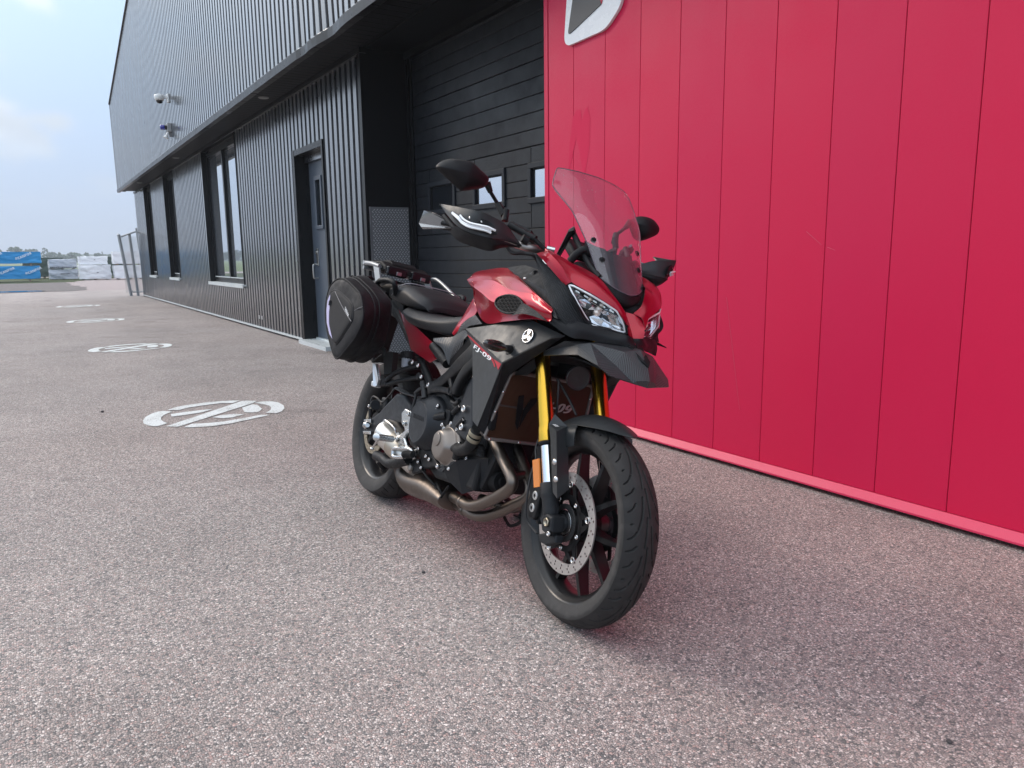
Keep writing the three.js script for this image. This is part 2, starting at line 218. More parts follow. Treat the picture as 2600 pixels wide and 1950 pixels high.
// lower wall: cladding around the three windows and the door
const WIN = [[-15.40, -12.72], [-20.05, -18.72], [-23.55, -22.3]], SILL = 0.67, DOOR = [-9.68, -8.63], DTOP = 2.33, YB = 0.05;
{
  const cuts = [[XL, WIN[2][0]], [WIN[2][1], WIN[1][0]], [WIN[1][1], WIN[0][0]], [WIN[0][1], DOOR[0]], [DOOR[1], XJ - 0.05]];
  for (const [a, b] of cuts) blg('wall_cladding', ribbed(a, b, YB, YS, ZW), darkMetal);
  for (const [a, b] of WIN) blg('wall_cladding', ribbed(a, b, YB, SILL - 0.03, ZW), darkMetal);
  blg('wall_cladding', ribbed(DOOR[0], DOOR[1], DTOP + 0.07, YS, ZW), darkMetal);
  const sillM = std([0.62, 0.66, 0.66], 0.5, 0, { roughnessMap: texSmudge });
  // white base flashing under the cladding
  for (const [a, b] of [[XL, DOOR[0] - 0.06]]) blg('base_flashing', [box(a, b, 0.03, 0.052, ZW - 0.06, ZW + 0.022)], sillM);
  // backing wall behind the cladding, so that the building is solid
  const back = std([0.02, 0.02, 0.022], 0.7), BI = -3.40;
  const bk = []; for (const [a, b] of cuts) bk.push(box(a, b, -0.04, YS, BI, ZW - 0.06));
  for (const [a, b] of WIN) bk.push(box(a, b, -0.04, SILL - 0.03, BI, ZW - 0.06));
  bk.push(box(DOOR[0], DOOR[1], DTOP + 0.07, YS, BI, ZW - 0.06));
  blg('inner_wall', bk, back);
  blg('end_wall', [box(XL - 0.1, XL - 0.004, -0.04, YS - 0.004, -20, ZW - 0.002), box(XL - 0.1, XEND, -0.04, 6, -20.1, -20.01)], darkMetal);
  // windows
  const glass = phy([0.55, 0.60, 0.66], 0.02, 0.85, {});
  WIN.forEach(([a, b], i) => {
    const w = group('window', building); const gz = ZW - 0.105;
    const add = (n, g, m) => { g = merged(g).clone(); g.translate(8, 0, -ZW); return mesh(n, g, m, w); };
    add('window_frame', [box(a, a + 0.035, SILL, YS, gz, ZW + 0.012), box(b - 0.02, b, SILL, YS, gz, ZW + 0.012), box(a + 0.035, b - 0.02, YS - 0.05, YS - 0.004, gz, ZW + 0.006)], trimMetal);
    const m0 = a + 0.035, m1 = b - 0.02, bars = i ? [] : [[-14.10, -14.02]];
    add('window_frame', [box(m0, m1, SILL + 0.002, SILL + 0.085, gz - 0.05, gz + 0.028), box(m0, m1, YS - 0.16, YS - 0.05, gz - 0.05, gz + 0.028), box(m0, m0 + 0.05, SILL + 0.085, YS - 0.16, gz - 0.05, gz + 0.028), box(m1 - 0.05, m1, SILL + 0.085, YS - 0.16, gz - 0.05, gz + 0.028)], trimMetal);
    for (const [c, d] of bars) add('mullion', [box(c, d, SILL + 0.085, YS - 0.16, gz - 0.05, gz + 0.034)], trimMetal);
    const px = [m0 + 0.05, ...bars.flat(), m1 - 0.05]; for (let k = 0; k < px.length; k += 2) add('pane', [box(px[k] + 0.001, px[k + 1] - 0.001, SILL + 0.087, YS - 0.163, gz - 0.03, gz - 0.018)], i ? phy([0.01, 0.012, 0.015], 0.05) : glass);
    add('glazing_bead', [box(m0 + 0.05, m1 - 0.05, SILL + 0.086, SILL + 0.102, gz + 0.0285, gz + 0.034)], sillM);
    add('sill', [box(a - 0.02, b + 0.02, SILL - 0.028, SILL, gz + 0.03, ZW + 0.045), box(a - 0.02, b + 0.02, SILL - 0.055, SILL - 0.0285, ZW + 0.03, ZW + 0.045)], sillM);
  });
  // entrance door
  const dr = group('entrance_door', building); const dz = -3.133;
  const add = (n, g, m) => { g = merged(Array.isArray(g) ? g : [g]).clone(); g.translate(8, 0, -ZW); return mesh(n, g, m, dr); };
  const doorPaint = phy([0.085, 0.105, 0.135], 0.42, 0, { bumpMap: rep(texSmudge, 0.8), bumpScale: 0.0008 });
  add('frame', [box(DOOR[0] - 0.06, DOOR[0] + 0.015, 0.03, DTOP + 0.07, dz - 0.02, ZW + 0.016), box(DOOR[1] - 0.015, DOOR[1] + 0.03, 0.03, DTOP + 0.07, dz - 0.02, ZW + 0.016), box(DOOR[0] + 0.015, DOOR[1] - 0.015, DTOP, DTOP + 0.07, dz - 0.02, ZW + 0.014)], trimMetal);
  add('frame_head', [box(DOOR[0] + 0.015, DOOR[1] - 0.015, DTOP - 0.08, DTOP - 0.002, dz - 0.01, dz + 0.05)], darkMetal);
  const wx0 = -9.42, wx1 = -9.21, wy0 = 1.46, wy1 = 2.04;
  add('door_leaf', [box(DOOR[0] + 0.02, wx0, 0.07, DTOP - 0.083, dz - 0.045, dz), box(wx1, DOOR[1] - 0.02, 0.07, DTOP - 0.083, dz - 0.045, dz), box(wx0, wx1, 0.07, wy0, dz - 0.045, dz), box(wx0, wx1, wy1, DTOP - 0.083, dz - 0.045, dz)], doorPaint);
  add('vision_frame', [rbox(wx0 - 0.03, wx0 + 0.02, wy0 - 0.03, wy1 + 0.03, dz + 0.001, dz + 0.02, 0.008), rbox(wx1 - 0.02, wx1 + 0.03, wy0 - 0.03, wy1 + 0.03, dz + 0.001, dz + 0.02, 0.008), rbox(wx0 - 0.029, wx1 + 0.029, wy1 - 0.02, wy1 + 0.029, dz + 0.002, dz + 0.022, 0.008), rbox(wx0 - 0.029, wx1 + 0.029, wy0 - 0.029, wy0 + 0.02, dz + 0.002, dz + 0.022, 0.008)], doorPaint);
  add('pane', [box(wx0, wx1, wy0, wy1, dz - 0.025, dz - 0.018)], phy([0.02, 0.025, 0.03], 0.05));
  const steel = std([0.55, 0.55, 0.53], 0.3, 1);
  const hx = -9.49;
  add('lock_plate', [rbox(hx - 0.035, hx + 0.035, 0.98, 1.2, dz, dz + 0.012, 0.004), cyl(V(hx, 1.15, dz + 0.01), V(hx, 1.15, dz + 0.03), 0.018)], steel);
  add('handle', tube([V(hx - 0.01, 1.0, dz + 0.01), V(hx - 0.01, 1.0, dz + 0.055), V(hx - 0.01, 0.97, dz + 0.065), V(hx - 0.01, 0.86, dz + 0.065), V(hx - 0.01, 0.83, dz + 0.055), V(hx - 0.01, 0.83, dz + 0.005)], 0.011, 8), steel);
  add('threshold', [box(DOOR[0] - 0.0, DOOR[1], 0.0, 0.05, dz - 0.05, ZW + 0.09), box(DOOR[0] + 0.03, DOOR[1] - 0.02, 0.0505, 0.068, dz - 0.05, dz + 0.03)], sillM);
  // small repair patches on the cladding
  for (const x of [-11.93, -11.77]) blg('patch', [rbox(x - 0.035, x + 0.035, 0.17, 0.225, ZW + 0.003, ZW + 0.008, 0.002)], std([0.45, 0.46, 0.47], 0.35, 0.6));
}
// overhang: ribbed upper facade with a gable top, soffit, fascia flashing
{
  const gable = x => x < -9 ? 5.5 + (x + 25.1) * 0.2277 : 9.166 - (x + 9) * 0.2277;
  const dent = (x, y) => { const q = (y - YS) / 1.4; if (q > 1) return 0; const d = Math.exp(-Math.pow((x + 6.95) / 0.28, 2)) * 0.035 + Math.exp(-Math.pow((x + 7.7) / 0.12, 2)) * 0.018; return -d * Math.pow(1 - Math.max(0, q), 2) * 0.9; };
  blg('upper_cladding', ribbed(XL + 0.25, XEND, YS + 0.005, gable, ZF, dent), darkMetal);
  const roofPts = [[XL + 0.25, YS + 0.02], [XL + 0.25, 5.44], [-9, 9.11], [XEND, 9.11 - 15.2 * 0.2277], [XEND, YS + 0.02]];
  { const s = new THREE.Shape(roofPts.map(q => new THREE.Vector2(...q))); const g = new THREE.ExtrudeGeometry(s, { depth: 17, bevelEnabled: false }); g.translate(0, 0, -19.9 + 0.3); blg('upper_block', g, darkMetal); }
  // verge flashing along the gable and the corner
  const fl = []; for (const [a, b] of [[[XL + 0.25, 5.48], [-9, 9.15]], [[-9, 9.15], [XEND, 5.69]]]) { const d = Math.hypot(b[0] - a[0], b[1] - a[1]), g = new THREE.BoxGeometry(d, 0.025, 0.2); g.rotateZ(Math.atan2(b[1] - a[1], b[0] - a[0])); g.translate((a[0] + b[0]) / 2, (a[1] + b[1]) / 2 + 0.02, ZF - 0.07); fl.push(g); }
  blg('verge_flashing', fl, darkMetal);
  blg('corner_flashing', [box(XL + 0.215, XL + 0.249, YS - 0.02, 5.49, ZF - 0.22, ZF + 0.004)], darkMetal);
  // drip flashing along the bottom, dented where something hit it
  const pos = [], n = 260; const dz = x => dent(x, YS) * 1.25, dy = x => 0.55 * dent(x, YS) * -0.35;
  for (let i = 0; i <= n; i++) { const x = XL + 0.22 + (XEND - XL - 0.22) * i / n, a = dz(x), b = dy(x) + 0.004 * fbm(x * 0.8, 2, 1); pos.push(x, YS + 0.045 + b, ZF + 0.006 + a, x, YS + 0.03 + b, ZF + 0.02 + a, x, YS - 0.052 + b, ZF + 0.016 + a, x, YS - 0.052 + b, ZF - 0.06 + a * 0.5); }
  for (const [ks, nm, mt] of [[[0], 'drip_lip', darkMetal], [[1, 2], 'drip_flashing', trimMetal]]) { const idx = []; for (let i = 0; i < n; i++) for (const k of ks) { const a = i * 4 + k, b = a + 4; idx.push(a, a + 1, b + 1, a, b + 1, b); } let g = new THREE.BufferGeometry(); g.setAttribute('position', new THREE.Float32BufferAttribute(pos, 3)); g.setIndex(idx); g = g.toNonIndexed(); g.computeVertexNormals(); uvPlanar(g, 0, 1); blg(nm, g, mt); }
  // soffit: narrow boards across, each its own strip, dark
  const soff = group('soffit', building), bd = new THREE.BoxGeometry(0.118, 0.012, 0.40); const soM = phy([0.010, 0.0105, 0.012], 0.55, 0, { specularIntensity: 0.35 });
  let c = 0; for (let x = XL + 0.3; x < XRED + 1.2 && c < 230; x += 0.128, c++) { const m = mesh('soffit_board', bd, soM, soff); m.position.set(x + 8, YS + 0.006, -0.0 + (ZF - 0.225) - ZW); }
  blg('soffit_deck', [box(XL + 0.25, XEND, YS + 0.0125, YS + 0.03, ZW - 0.5, ZF - 0.02), box(XRED + 1.3, XEND, YS, YS + 0.012, ZW - 0.02, ZF - 0.025)], blackMat);
  blg('wall_head_trim', [box(XL, XJ + 0.02, YS - 0.05, YS - 0.002, ZW - 0.05, ZW + 0.03)], trimMetal);
  const lampM = std([0.25, 0.25, 0.24], 0.5);
  for (const x of [-10.143, -16.78, -22.5]) { const o = lathe(V(x, YS - 0.012, -2.76), V(0, 1, 0), [[0, 0], [0.055, 0], [0.062, 0.004], [0.066, 0.011]], 28); const l = blg('soffit_lamp', o, lampM); }
}
// roller door bay
{
  const bay = group('garage_door', building); const add = (n, g, m) => { g = merged(Array.isArray(g) ? g : [g]).clone(); g.translate(8, 0, -ZW); return mesh(n, g, m, bay); };
  const dB = (() => { const a = tileFbm(40, 91, 3), b = tileFbm(8, 95, 3); return dataTex(512, (u, v) => 0.6 * a(u, v * 0.5) + 0.4 * b(u, v)); })();
  const doorM = phy([0.011, 0.013, 0.017], 0.8, 0, { specularIntensity: 0.7, bumpMap: rep(dB, 2.2, 2.2), bumpScale: 0.0009, roughnessMap: rep(texSmudge, 0.5) });
  const H = 0.632, y0 = 0.03, x0 = XJ + 0.09, x1 = XRED + 0.12;
  const wins = [[-6.975, -6.409], [-6.076, -5.528], [-5.181, -4.63]].map(([a, b]) => [a, b, 1.487, 1.800]);
  const grooves = (ya, yb, xa, xb) => { const nb = 5, h = (yb - ya) / nb, out = []; for (let k = 0; k < nb; k++) { const a = ya + k * h + (k ? 0.0016 : 0.003), b = ya + (k + 1) * h - (k < nb - 1 ? 0.0016 : 0.003); const s = new THREE.Shape(); s.moveTo(0, a); s.lineTo(0.0268, a); s.lineTo(0.030, a + 0.005); s.lineTo(0.030, b - 0.004); s.lineTo(0.0262, b); s.lineTo(0, b); const g = new THREE.ExtrudeGeometry(s, { depth: xb - xa, bevelEnabled: false }); g.rotateY(Math.PI / 2); g.scale(1, 1, -1); g.translate(xa, 0, ZD - 0.03); const q = g.index ? g.toNonIndexed() : g; const p = q.attributes.position; for (let i = 0; i < p.count; i += 3) { const t = [p.getX(i), p.getY(i), p.getZ(i)]; p.setXYZ(i, p.getX(i + 1), p.getY(i + 1), p.getZ(i + 1)); p.setXYZ(i + 1, ...t); } q.computeVertexNormals(); uvPlanar(q, 0, 1); out.push(q); } return out; };
  for (let k = 0; k < 5; k++) {
    const ya = y0 + k * H, yb = Math.min(ya + H, 3.12);
    if (ya > 1.2 && ya < 1.4) { const xs = [x0, ...wins.flatMap(w => [w[0] + 0.03, w[1] - 0.03]), x1]; const gs = []; for (let i = 0; i < xs.length; i += 2) gs.push(...grooves(ya, yb, xs[i], xs[i + 1])); for (const w of wins) { gs.push(box(w[0] + 0.03, w[1] - 0.03, ya + 0.004, w[2] + 0.03, ZD - 0.03, ZD - 0.003), box(w[0] + 0.03, w[1] - 0.03, w[3] - 0.03, yb - 0.004, ZD - 0.03, ZD - 0.003)); } add('door_section', gs, doorM); }
    else add('door_section', grooves(ya, yb, x0, x1), doorM);
  }
  add('door_backing', [box(x0, x1, 0, 3.1, ZD - 0.08, ZD - 0.06)], blackMat);
  const fr = phy([0.015, 0.018, 0.024], 0.5, 0, { specularIntensity: 0.6 });
  const skyGlass = phy([0.62, 0.66, 0.72], 0.03, 0.9), darkGlass = phy([0.012, 0.014, 0.018], 0.12);
  wins.forEach(([a, b, c, d], i) => {
    add('window_frame', [rbox(a, a + 0.045, c, d, ZD - 0.02, ZD + 0.016, 0.006), rbox(b - 0.045, b, c, d, ZD - 0.02, ZD + 0.016, 0.006), rbox(a + 0.002, b - 0.002, d - 0.045, d + 0.001, ZD - 0.02, ZD + 0.018, 0.006), rbox(a + 0.002, b - 0.002, c - 0.001, c + 0.045, ZD - 0.02, ZD + 0.018, 0.006)], fr);
    add('window_gasket', [box(a + 0.045, a + 0.065, c + 0.045, d - 0.045, ZD - 0.02, ZD - 0.004), box(b - 0.057, b - 0.045, c + 0.045, d - 0.045, ZD - 0.02, ZD - 0.004), box(a + 0.065, b - 0.057, d - 0.057, d - 0.045, ZD - 0.02, ZD - 0.004)], blackMat);
    add('pane', [box(a + 0.05, b - 0.05, c + 0.04, d - 0.04, ZD - 0.016, ZD - 0.010)], i ? skyGlass : darkGlass);
  });
  // jambs, header, guide rail
  blg('door_jamb', [box(XJ - 0.05, XJ, 0.0, YS - 0.002, ZD - 0.06, ZW + 0.02)], blackMat); blg('door_jamb', [box(XRED + 0.06, XRED + 0.1, 0, YS - 0.002, ZD - 0.06, ZW - 0.06)], blackMat);
  blg('jamb_corner_trim', [box(XJ - 0.052, XJ + 0.004, 0.02, YS - 0.05, ZW + 0.0205, ZW + 0.026), box(XJ - 0.09, XJ - 0.052, 0.02, YS - 0.05, ZW - 0.02, ZW + 0.018)], trimMetal);
  blg('guide_rail', [box(XJ + 0.002, XJ + 0.05, 0, YS - 0.004, ZD - 0.01, ZD + 0.035), box(XJ + 0.05, XJ + 0.085, 0, YS - 0.004, ZD + 0.006, ZD + 0.014)], trimMetal);
  blg('door_header', [box(XJ, XRED + 0.06, 3.03, YS - 0.004, ZD - 0.06, ZD + 0.05), box(XJ, XRED + 0.06, YS - 0.005, YS + 0.01, ZD + 0.05, ZW - 0.02)], blackMat);
  // tread plate on the jamb
  const plate = phy([0.17, 0.178, 0.19], 0.6, 0.2, { roughnessMap: rep(texSmudge, 2) });
  const tp = group('tread_plate', building); const tpa = (n, g, m) => { g = merged(g).clone(); g.translate(8, 0, -ZW); return mesh(n, g, m, tp); };
  tpa('plate', [box(XJ + 0.0005, XJ + 0.004, 0.02, 1.583, -3.409, ZW - 0.02)], plate);
  tpa('plate_edge', [box(XJ - 0.001, XJ + 0.0055, 0.02, 1.583, ZW - 0.0195, ZW - 0.008)], std([0.6, 0.62, 0.65], 0.3, 0.9));
  const lug = new THREE.SphereGeometry(1, 6, 4); lug.scale(0.0035, 0.0125, 0.0042); const lugs = [];
  let row = 0; for (let y = 0.05; y < 1.57; y += 0.0235, row++) for (let z = -3.395 + (row % 2) * 0.0165; z < ZW - 0.035; z += 0.033) { const g = lug.clone(); g.rotateX((row % 2 ? 1 : -1) * 45 * RAD); g.translate(XJ + 0.0045, y, z); lugs.push(g); }
  const lm = tpa('tread_lugs', lugs, std([0.50, 0.52, 0.54], 0.35, 0.4)); lm.userData.kind = 'stuff';
}
// red panelled wall
{
  const redTex = (() => { const a = tileNoise(256, 3), b = tileFbm(5, 12, 6); return dataTex(512, (u, v) => 0.35 + 0.3 * a(u, v) + 0.4 * b(u, v)); })();
  const redGrain = dataTex(512, (() => { const a = tileFbm(2, 6, 3), b = tileNoise(256, 8); return (u, v) => 0.94 * a(u, v) + 0.06 * b(u, v); })());
  const reds = [0, 1, 2].map(i => phy([0.62 + 0.012 * (i - 1), 0.011, 0.070 - 0.002 * i], 0.8, 0, { roughnessMap: rep(redTex, 0.8, 0.8), bumpMap: rep(redGrain, 0.9), bumpScale: 0.0022, clearcoat: 0.2, clearcoatRoughness: 0.34, specularIntensity: 0.35 }));
  const PW2 = 0.3042, xs = -3.938; let k = 0;
  const mk = (a, b) => { const r = 0.004, s = new THREE.Shape(); s.moveTo(a + 0.0014, -0.03); s.lineTo(a + 0.0014, -0.003); s.quadraticCurveTo(a + 0.0015, 0, a + 0.0042, 0); const m = (a + b) / 2; s.lineTo(m, 0.0006); s.lineTo(b - 0.0042, 0); s.quadraticCurveTo(b - 0.0015, 0, b - 0.0014, -0.004); s.lineTo(b - 0.0014, -0.03); const g = new THREE.ExtrudeGeometry(s, { depth: 3.05 - 0.062, bevelEnabled: false, curveSegments: 4 }); g.rotateX(-Math.PI / 2); g.scale(1, 1, -1); const p = g.attributes.position; for (let i = 0; i < p.count; i += 3) { const t = [p.getX(i), p.getY(i), p.getZ(i)]; p.setXYZ(i, p.getX(i + 1), p.getY(i + 1), p.getZ(i + 1)); p.setXYZ(i + 1, ...t); } g.computeVertexNormals(); g.translate(0, 0.062, ZW); uvPlanar(g, 0, 1); return g; };
  const wall = group('red_wall', building); const add = (n, g, m) => { g = merged(Array.isArray(g) ? g : [g]).clone(); g.translate(8, 0, -ZW); return mesh(n, g, m, wall); };
  add('red_panel', mk(XRED + 0.045, xs), reds[1]);
  for (let x = xs; x < XEND - 0.1; x += PW2, k++) add('red_panel', mk(x, x + PW2), reds[(k * 7) % 3]);
  add('panel_backing', [box(XRED + 0.05, XEND, 0.05, 3.07, ZW - 0.06, ZW - 0.022)], std([0.10, 0.004, 0.012], 0.7));
  add('corner_trim', [rbox(XRED, XRED + 0.043, 0.05, YS - 0.003, ZW - 0.08, ZW + 0.004, 0.003)], reds[1]);
  add('base_trim', (() => { const s = new THREE.Shape([[0.02, 0.060], [-0.004, 0.060], [-0.034, 0.030], [-0.034, 0.022], [0.02, 0.022]].map(q => new THREE.Vector2(...q))); const g = new THREE.ExtrudeGeometry(s, { depth: XEND - XRED, bevelEnabled: false }); g.rotateY(Math.PI / 2); g.translate(XRED, 0, ZW); return g; })(), phy([0.66, 0.030, 0.10], 0.6, 0, { roughnessMap: rep(redTex, 1), clearcoat: 0.3, clearcoatRoughness: 0.35 }));  // lighter than the panel red: sky light on its slope put into the colour
  // pale dust wiped on the panels, and a couple of scratches
  const sm = [[-3.985, 1.60], [-3.97, 1.78], [-3.935, 1.93], [-3.90, 1.97], [-3.86, 1.965], [-3.845, 1.90], [-3.815, 1.955], [-3.79, 1.97], [-3.765, 1.90], [-3.77, 1.74], [-3.80, 1.62], [-3.83, 1.55], [-3.87, 1.72], [-3.90, 1.80], [-3.94, 1.70]];
  { const s2 = new THREE.Shape(ragged(sm, 0.02, 0.015).map(q => new THREE.Vector2(...q))); const g = new THREE.ShapeGeometry(s2); g.translate(0, 0, ZW + 0.0016); add('dust_smear', uvPlanar(g, 0, 1), phy([0.63, 0.018, 0.078], 0.85, 0, { clearcoat: 0.12, clearcoatRoughness: 0.5, bumpMap: rep(redGrain, 0.9), bumpScale: 0.0022, specularIntensity: 0.4 })); }
  for (const [x0, y0, x1, y1] of [[-2.21, 1.17, -2.13, 1.11], [-2.10, 1.10, -2.06, 1.085], [-2.66, 0.86, -2.55, 0.30]]) add('scratch', cyl(V(x0, y0, ZW + 0.0012), V(x1, y1, ZW + 0.0012), 0.0009, 0.0006, 4), std([0.70, 0.16, 0.22], 0.6));
  add('concrete_footing', [box(XRED, XEND, -0.04, 0.05, -3.35, ZW - 0.035)], std([0.10, 0.10, 0.10], 0.9));
}
// wall sign on the red wall (its lower part is in view): white rounded plate with a dark wedge
{
  const sg = group('wall_sign', null, V(-3.7, 2.35, ZW)); tag(sg, 'white rounded sign plate with a dark grey wedge emblem on the red wall', 'sign');
  const sh = (pts, r) => { const s = new THREE.Shape(); const n = pts.length; for (let i = 0; i < n; i++) { const a = pts[(i + n - 1) % n], b = pts[i], c = pts[(i + 1) % n], rd = b[2] ?? r; const u = [a[0] - b[0], a[1] - b[1]], v = [c[0] - b[0], c[1] - b[1]], lu = Math.hypot(...u), lv = Math.hypot(...v); const p = [b[0] + u[0] / lu * rd, b[1] + u[1] / lu * rd], q = [b[0] + v[0] / lv * rd, b[1] + v[1] / lv * rd]; i ? s.lineTo(...p) : s.moveTo(...p); s.quadraticCurveTo(b[0], b[1], ...q); } s.closePath(); return s; };
  const ex = (s, d, z) => { const g = new THREE.ExtrudeGeometry(s, { depth: d, bevelEnabled: true, bevelThickness: 0.0015, bevelSize: 0.0015, bevelSegments: 2, curveSegments: 10 }); g.translate(0, 0, z); return g; };
  const ox = -3.7, oy = 2.35, L = p => p.map(([x, y, r]) => [x - ox, y - oy, r]);
  mesh('plate', ex(sh(L([[-4.012, 2.345, 0.075], [-3.61, 2.355, 0.06], [-3.475, 2.45, 0.05], [-3.40, 2.78, 0.05], [-3.46, 3.04, 0.06], [-3.93, 3.04, 0.06]]), 0.05), 0.016, 0.003), std([0.80, 0.83, 0.85], 0.42, 0, { roughnessMap: texSmudge }), sg);
  mesh('wedge', ex(sh(L([[-3.965, 2.405, 0.03], [-3.905, 2.42, 0.005], [-3.645, 2.498, 0.004], [-3.80, 2.85, 0.004], [-3.86, 2.80, 0.004]]), 0.01), 0.003, 0.021), std([0.05, 0.055, 0.06], 0.5), sg);
  mesh('inlay', ex(sh(L([[-3.642, 2.50, 0.002], [-3.56, 2.70, 0.01], [-3.78, 2.84, 0.005]]), 0.01), 0.003, 0.0205), std([0.50, 0.014, 0.05], 0.5), sg);
}
// dome camera and beacon on the upper facade
{
  const c = group('security_camera', null, V(-15.47, 3.97, ZF)); tag(c, 'white dome security camera on a wall arm on the corrugated facade', 'camera');
  const wh = std([0.78, 0.80, 0.80], 0.4), dk = phy([0.01, 0.01, 0.012], 0.08);
  mesh('wall_mount', [rbox(-0.05, 0.05, -0.075, 0.075, 0.0, 0.03, 0.01), rbox(-0.028, 0.028, -0.01, 0.045, 0.02, 0.13, 0.012)], wh, c);
  mesh('housing', lathe(V(0, -0.055, 0.16), V(0, 1, 0), [[0.0, 0.0], [0.062, 0], [0.082, 0.03], [0.085, 0.07], [0.075, 0.1], [0.04, 0.112], [0, 0.113]], 32), wh, c);
  mesh('lens_dome', lathe(V(0, -0.056, 0.16), V(0, -1, 0), [[0.056, 0], [0.05, 0.025], [0.034, 0.043], [0, 0.052]], 24), dk, c);
  const b = group('beacon', null, V(-15.5, 3.46, ZF)); tag(b, 'blue beacon and horn on a grey junction box on the corrugated facade', 'beacon');
  mesh('junction_box', rbox(-0.06, 0.06, -0.075, 0.075, 0.0, 0.07, 0.008), std([0.32, 0.33, 0.34], 0.5), b);
  mesh('beacon_base', [cyl(V(0, 0.0, 0.071), V(0, 0, 0.105), 0.04), cyl(V(0, 0.0, 0.105), V(0, 0, 0.115), 0.048)], std([0.02, 0.02, 0.022], 0.5), b);
  mesh('blue_lens', lathe(V(0, 0, 0.116), V(0, 0, 1), [[0.044, 0], [0.044, 0.055], [0.038, 0.068], [0, 0.072]], 24), phy([0.006, 0.016, 0.30], 0.15, 0, { clearcoat: 1 }), b);
  mesh('horn', [lathe(V(0, -0.09, 0.06), V(0, -0.75, 0.35), [[0.018, 0], [0.022, 0.05], [0.045, 0.1], [0.047, 0.104], [0, 0.104]], 20), cyl(V(0, -0.07, 0.035), V(0, -0.1, 0.06), 0.016)], wh, b);
  mesh('bracket', rbox(-0.02, 0.02, -0.16, -0.07, 0.0, 0.045, 0.004), std([0.22, 0.22, 0.23], 0.5), b);
}
// chain-link fence end beside the building
{
  const f = group('chain_link_fence', null, V(-26.2, 0, -2.69)); tag(f, 'galvanised chain link fence panel with posts beside the building end', 'fence');
  const gal = std([0.36, 0.38, 0.40], 0.45, 0.6);
  mesh('post', [cyl(V(0, -0.02, 0), V(0.03, 1.84, 0.19), 0.045, 0.045, 12), lathe(V(0.03, 1.84, 0.19), V(0, 1, 0), [[0.05, 0], [0.045, 0.03], [0, 0.05]], 12)], gal, f);
  mesh('post', [cyl(V(0.05, -0.02, -0.19), V(0.05, 1.9, -0.10), 0.04, 0.04, 12)], gal, f);
  mesh('post', [cyl(V(0.2, -0.02, -0.42), V(0.2, 2.05, -0.30), 0.04, 0.04, 12)], gal, f);
  mesh('post', [cyl(V(0, -0.02, -2.6), V(0, 1.9, -2.6), 0.035, 0.035, 12)], gal, f);
  mesh('rail', [cyl(V(0.03, 1.78, 0.19), V(0.2, 1.96, -0.30), 0.028, 0.028, 8), cyl(V(0.2, 1.9, -0.3), V(0, 1.85, -2.6), 0.028, 0.028, 8), cyl(V(0, 0.12, 0), V(0.2, 0.12, -0.42), 0.022, 0.022, 8), cyl(V(0.2, 0.12, -0.42), V(0, 0.1, -2.6), 0.022, 0.022, 8)], gal, f);
  const w = []; for (let k = -30; k < 42; k++) for (const s of [-1, 1]) { const z0 = 0.15, z1 = -0.42, y = 0.1 + k * 0.06; let ya = y, yb = y + s * 0.57, za = z0, zb = z1; const clip = (yy) => z0 + (z1 - z0) * (yy - y) / (s * 0.57); if (Math.max(ya, yb) < 0.1 || Math.min(ya, yb) > 1.8) continue; if (ya < 0.1) { za = clip(0.1); ya = 0.1; } if (ya > 1.8) { za = clip(1.8); ya = 1.8; } if (yb < 0.1) { zb = clip(0.1); yb = 0.1; } if (yb > 1.8) { zb = clip(1.8); yb = 1.8; } w.push(cyl(V(0.06 + s * 0.003, ya, za), V(0.12 + s * 0.003, yb, zb), 0.0045, 0.0045, 4, true)); }
  const wm = mesh('wire_mesh', w, gal, f); wm.userData.kind = 'stuff';
}
// wrapped lumber packs in the yard
const tarpTexN = dataTex(256, tileFbm(4, 55, 5));
function wrapGeo(w, h, d, sd, amp = 0.085, nx = 36, ny = 16) {   // box with sagging wrinkled film
  const g = new THREE.BoxGeometry(w, h, d, nx, ny, 10); const p = g.attributes.position; const n = g.attributes.normal;
  for (let i = 0; i < p.count; i++) {
    const x = p.getX(i), y = p.getY(i), z = p.getZ(i);
    const fold = Math.abs(fbm(x * 1.2 + sd + y * 0.9, y * 2.2, z * 1.3 + sd, 4));
    const a = amp * (fold * 1.6 - 0.25 + 0.5 * fbm(x * 4 + y * 3, y * 5 + sd, z * 4, 3));
    const edge = (Math.abs(Math.abs(y) - h / 2) < 1e-4 && y < 0) ? 0.06 * fbm(x * 1.4 + sd, 2, z * 1.4, 3) : 0;
    p.setXYZ(i, x + Math.sign(x) * (Math.abs(Math.abs(x) - w / 2) < 1e-4 ? a : 0), y + (y > h / 2 - 1e-4 ? 0.4 * a : 0) + edge, z + Math.sign(z) * (Math.abs(Math.abs(z) - d / 2) < 1e-4 ? a : 0));
  }
  g.deleteAttribute('normal'); const m = mergeVertices(g, 1e-4); m.computeVertexNormals(); const q = m.toNonIndexed(); return q;
}
const font = await new FontLoader().loadAsync('fonts/droid/droid_sans_bold.typeface.json');
const fontR = await new FontLoader().loadAsync('fonts/droid/droid_sans_regular.typeface.json');
const textGeo = (s, size, f = font) => { const g = new THREE.ShapeGeometry(f.generateShapes(s, size), 4); g.computeBoundingBox(); const b = g.boundingBox; g.translate(-(b.min.x + b.max.x) / 2, -(b.min.y + b.max.y) / 2, 0); return g; };
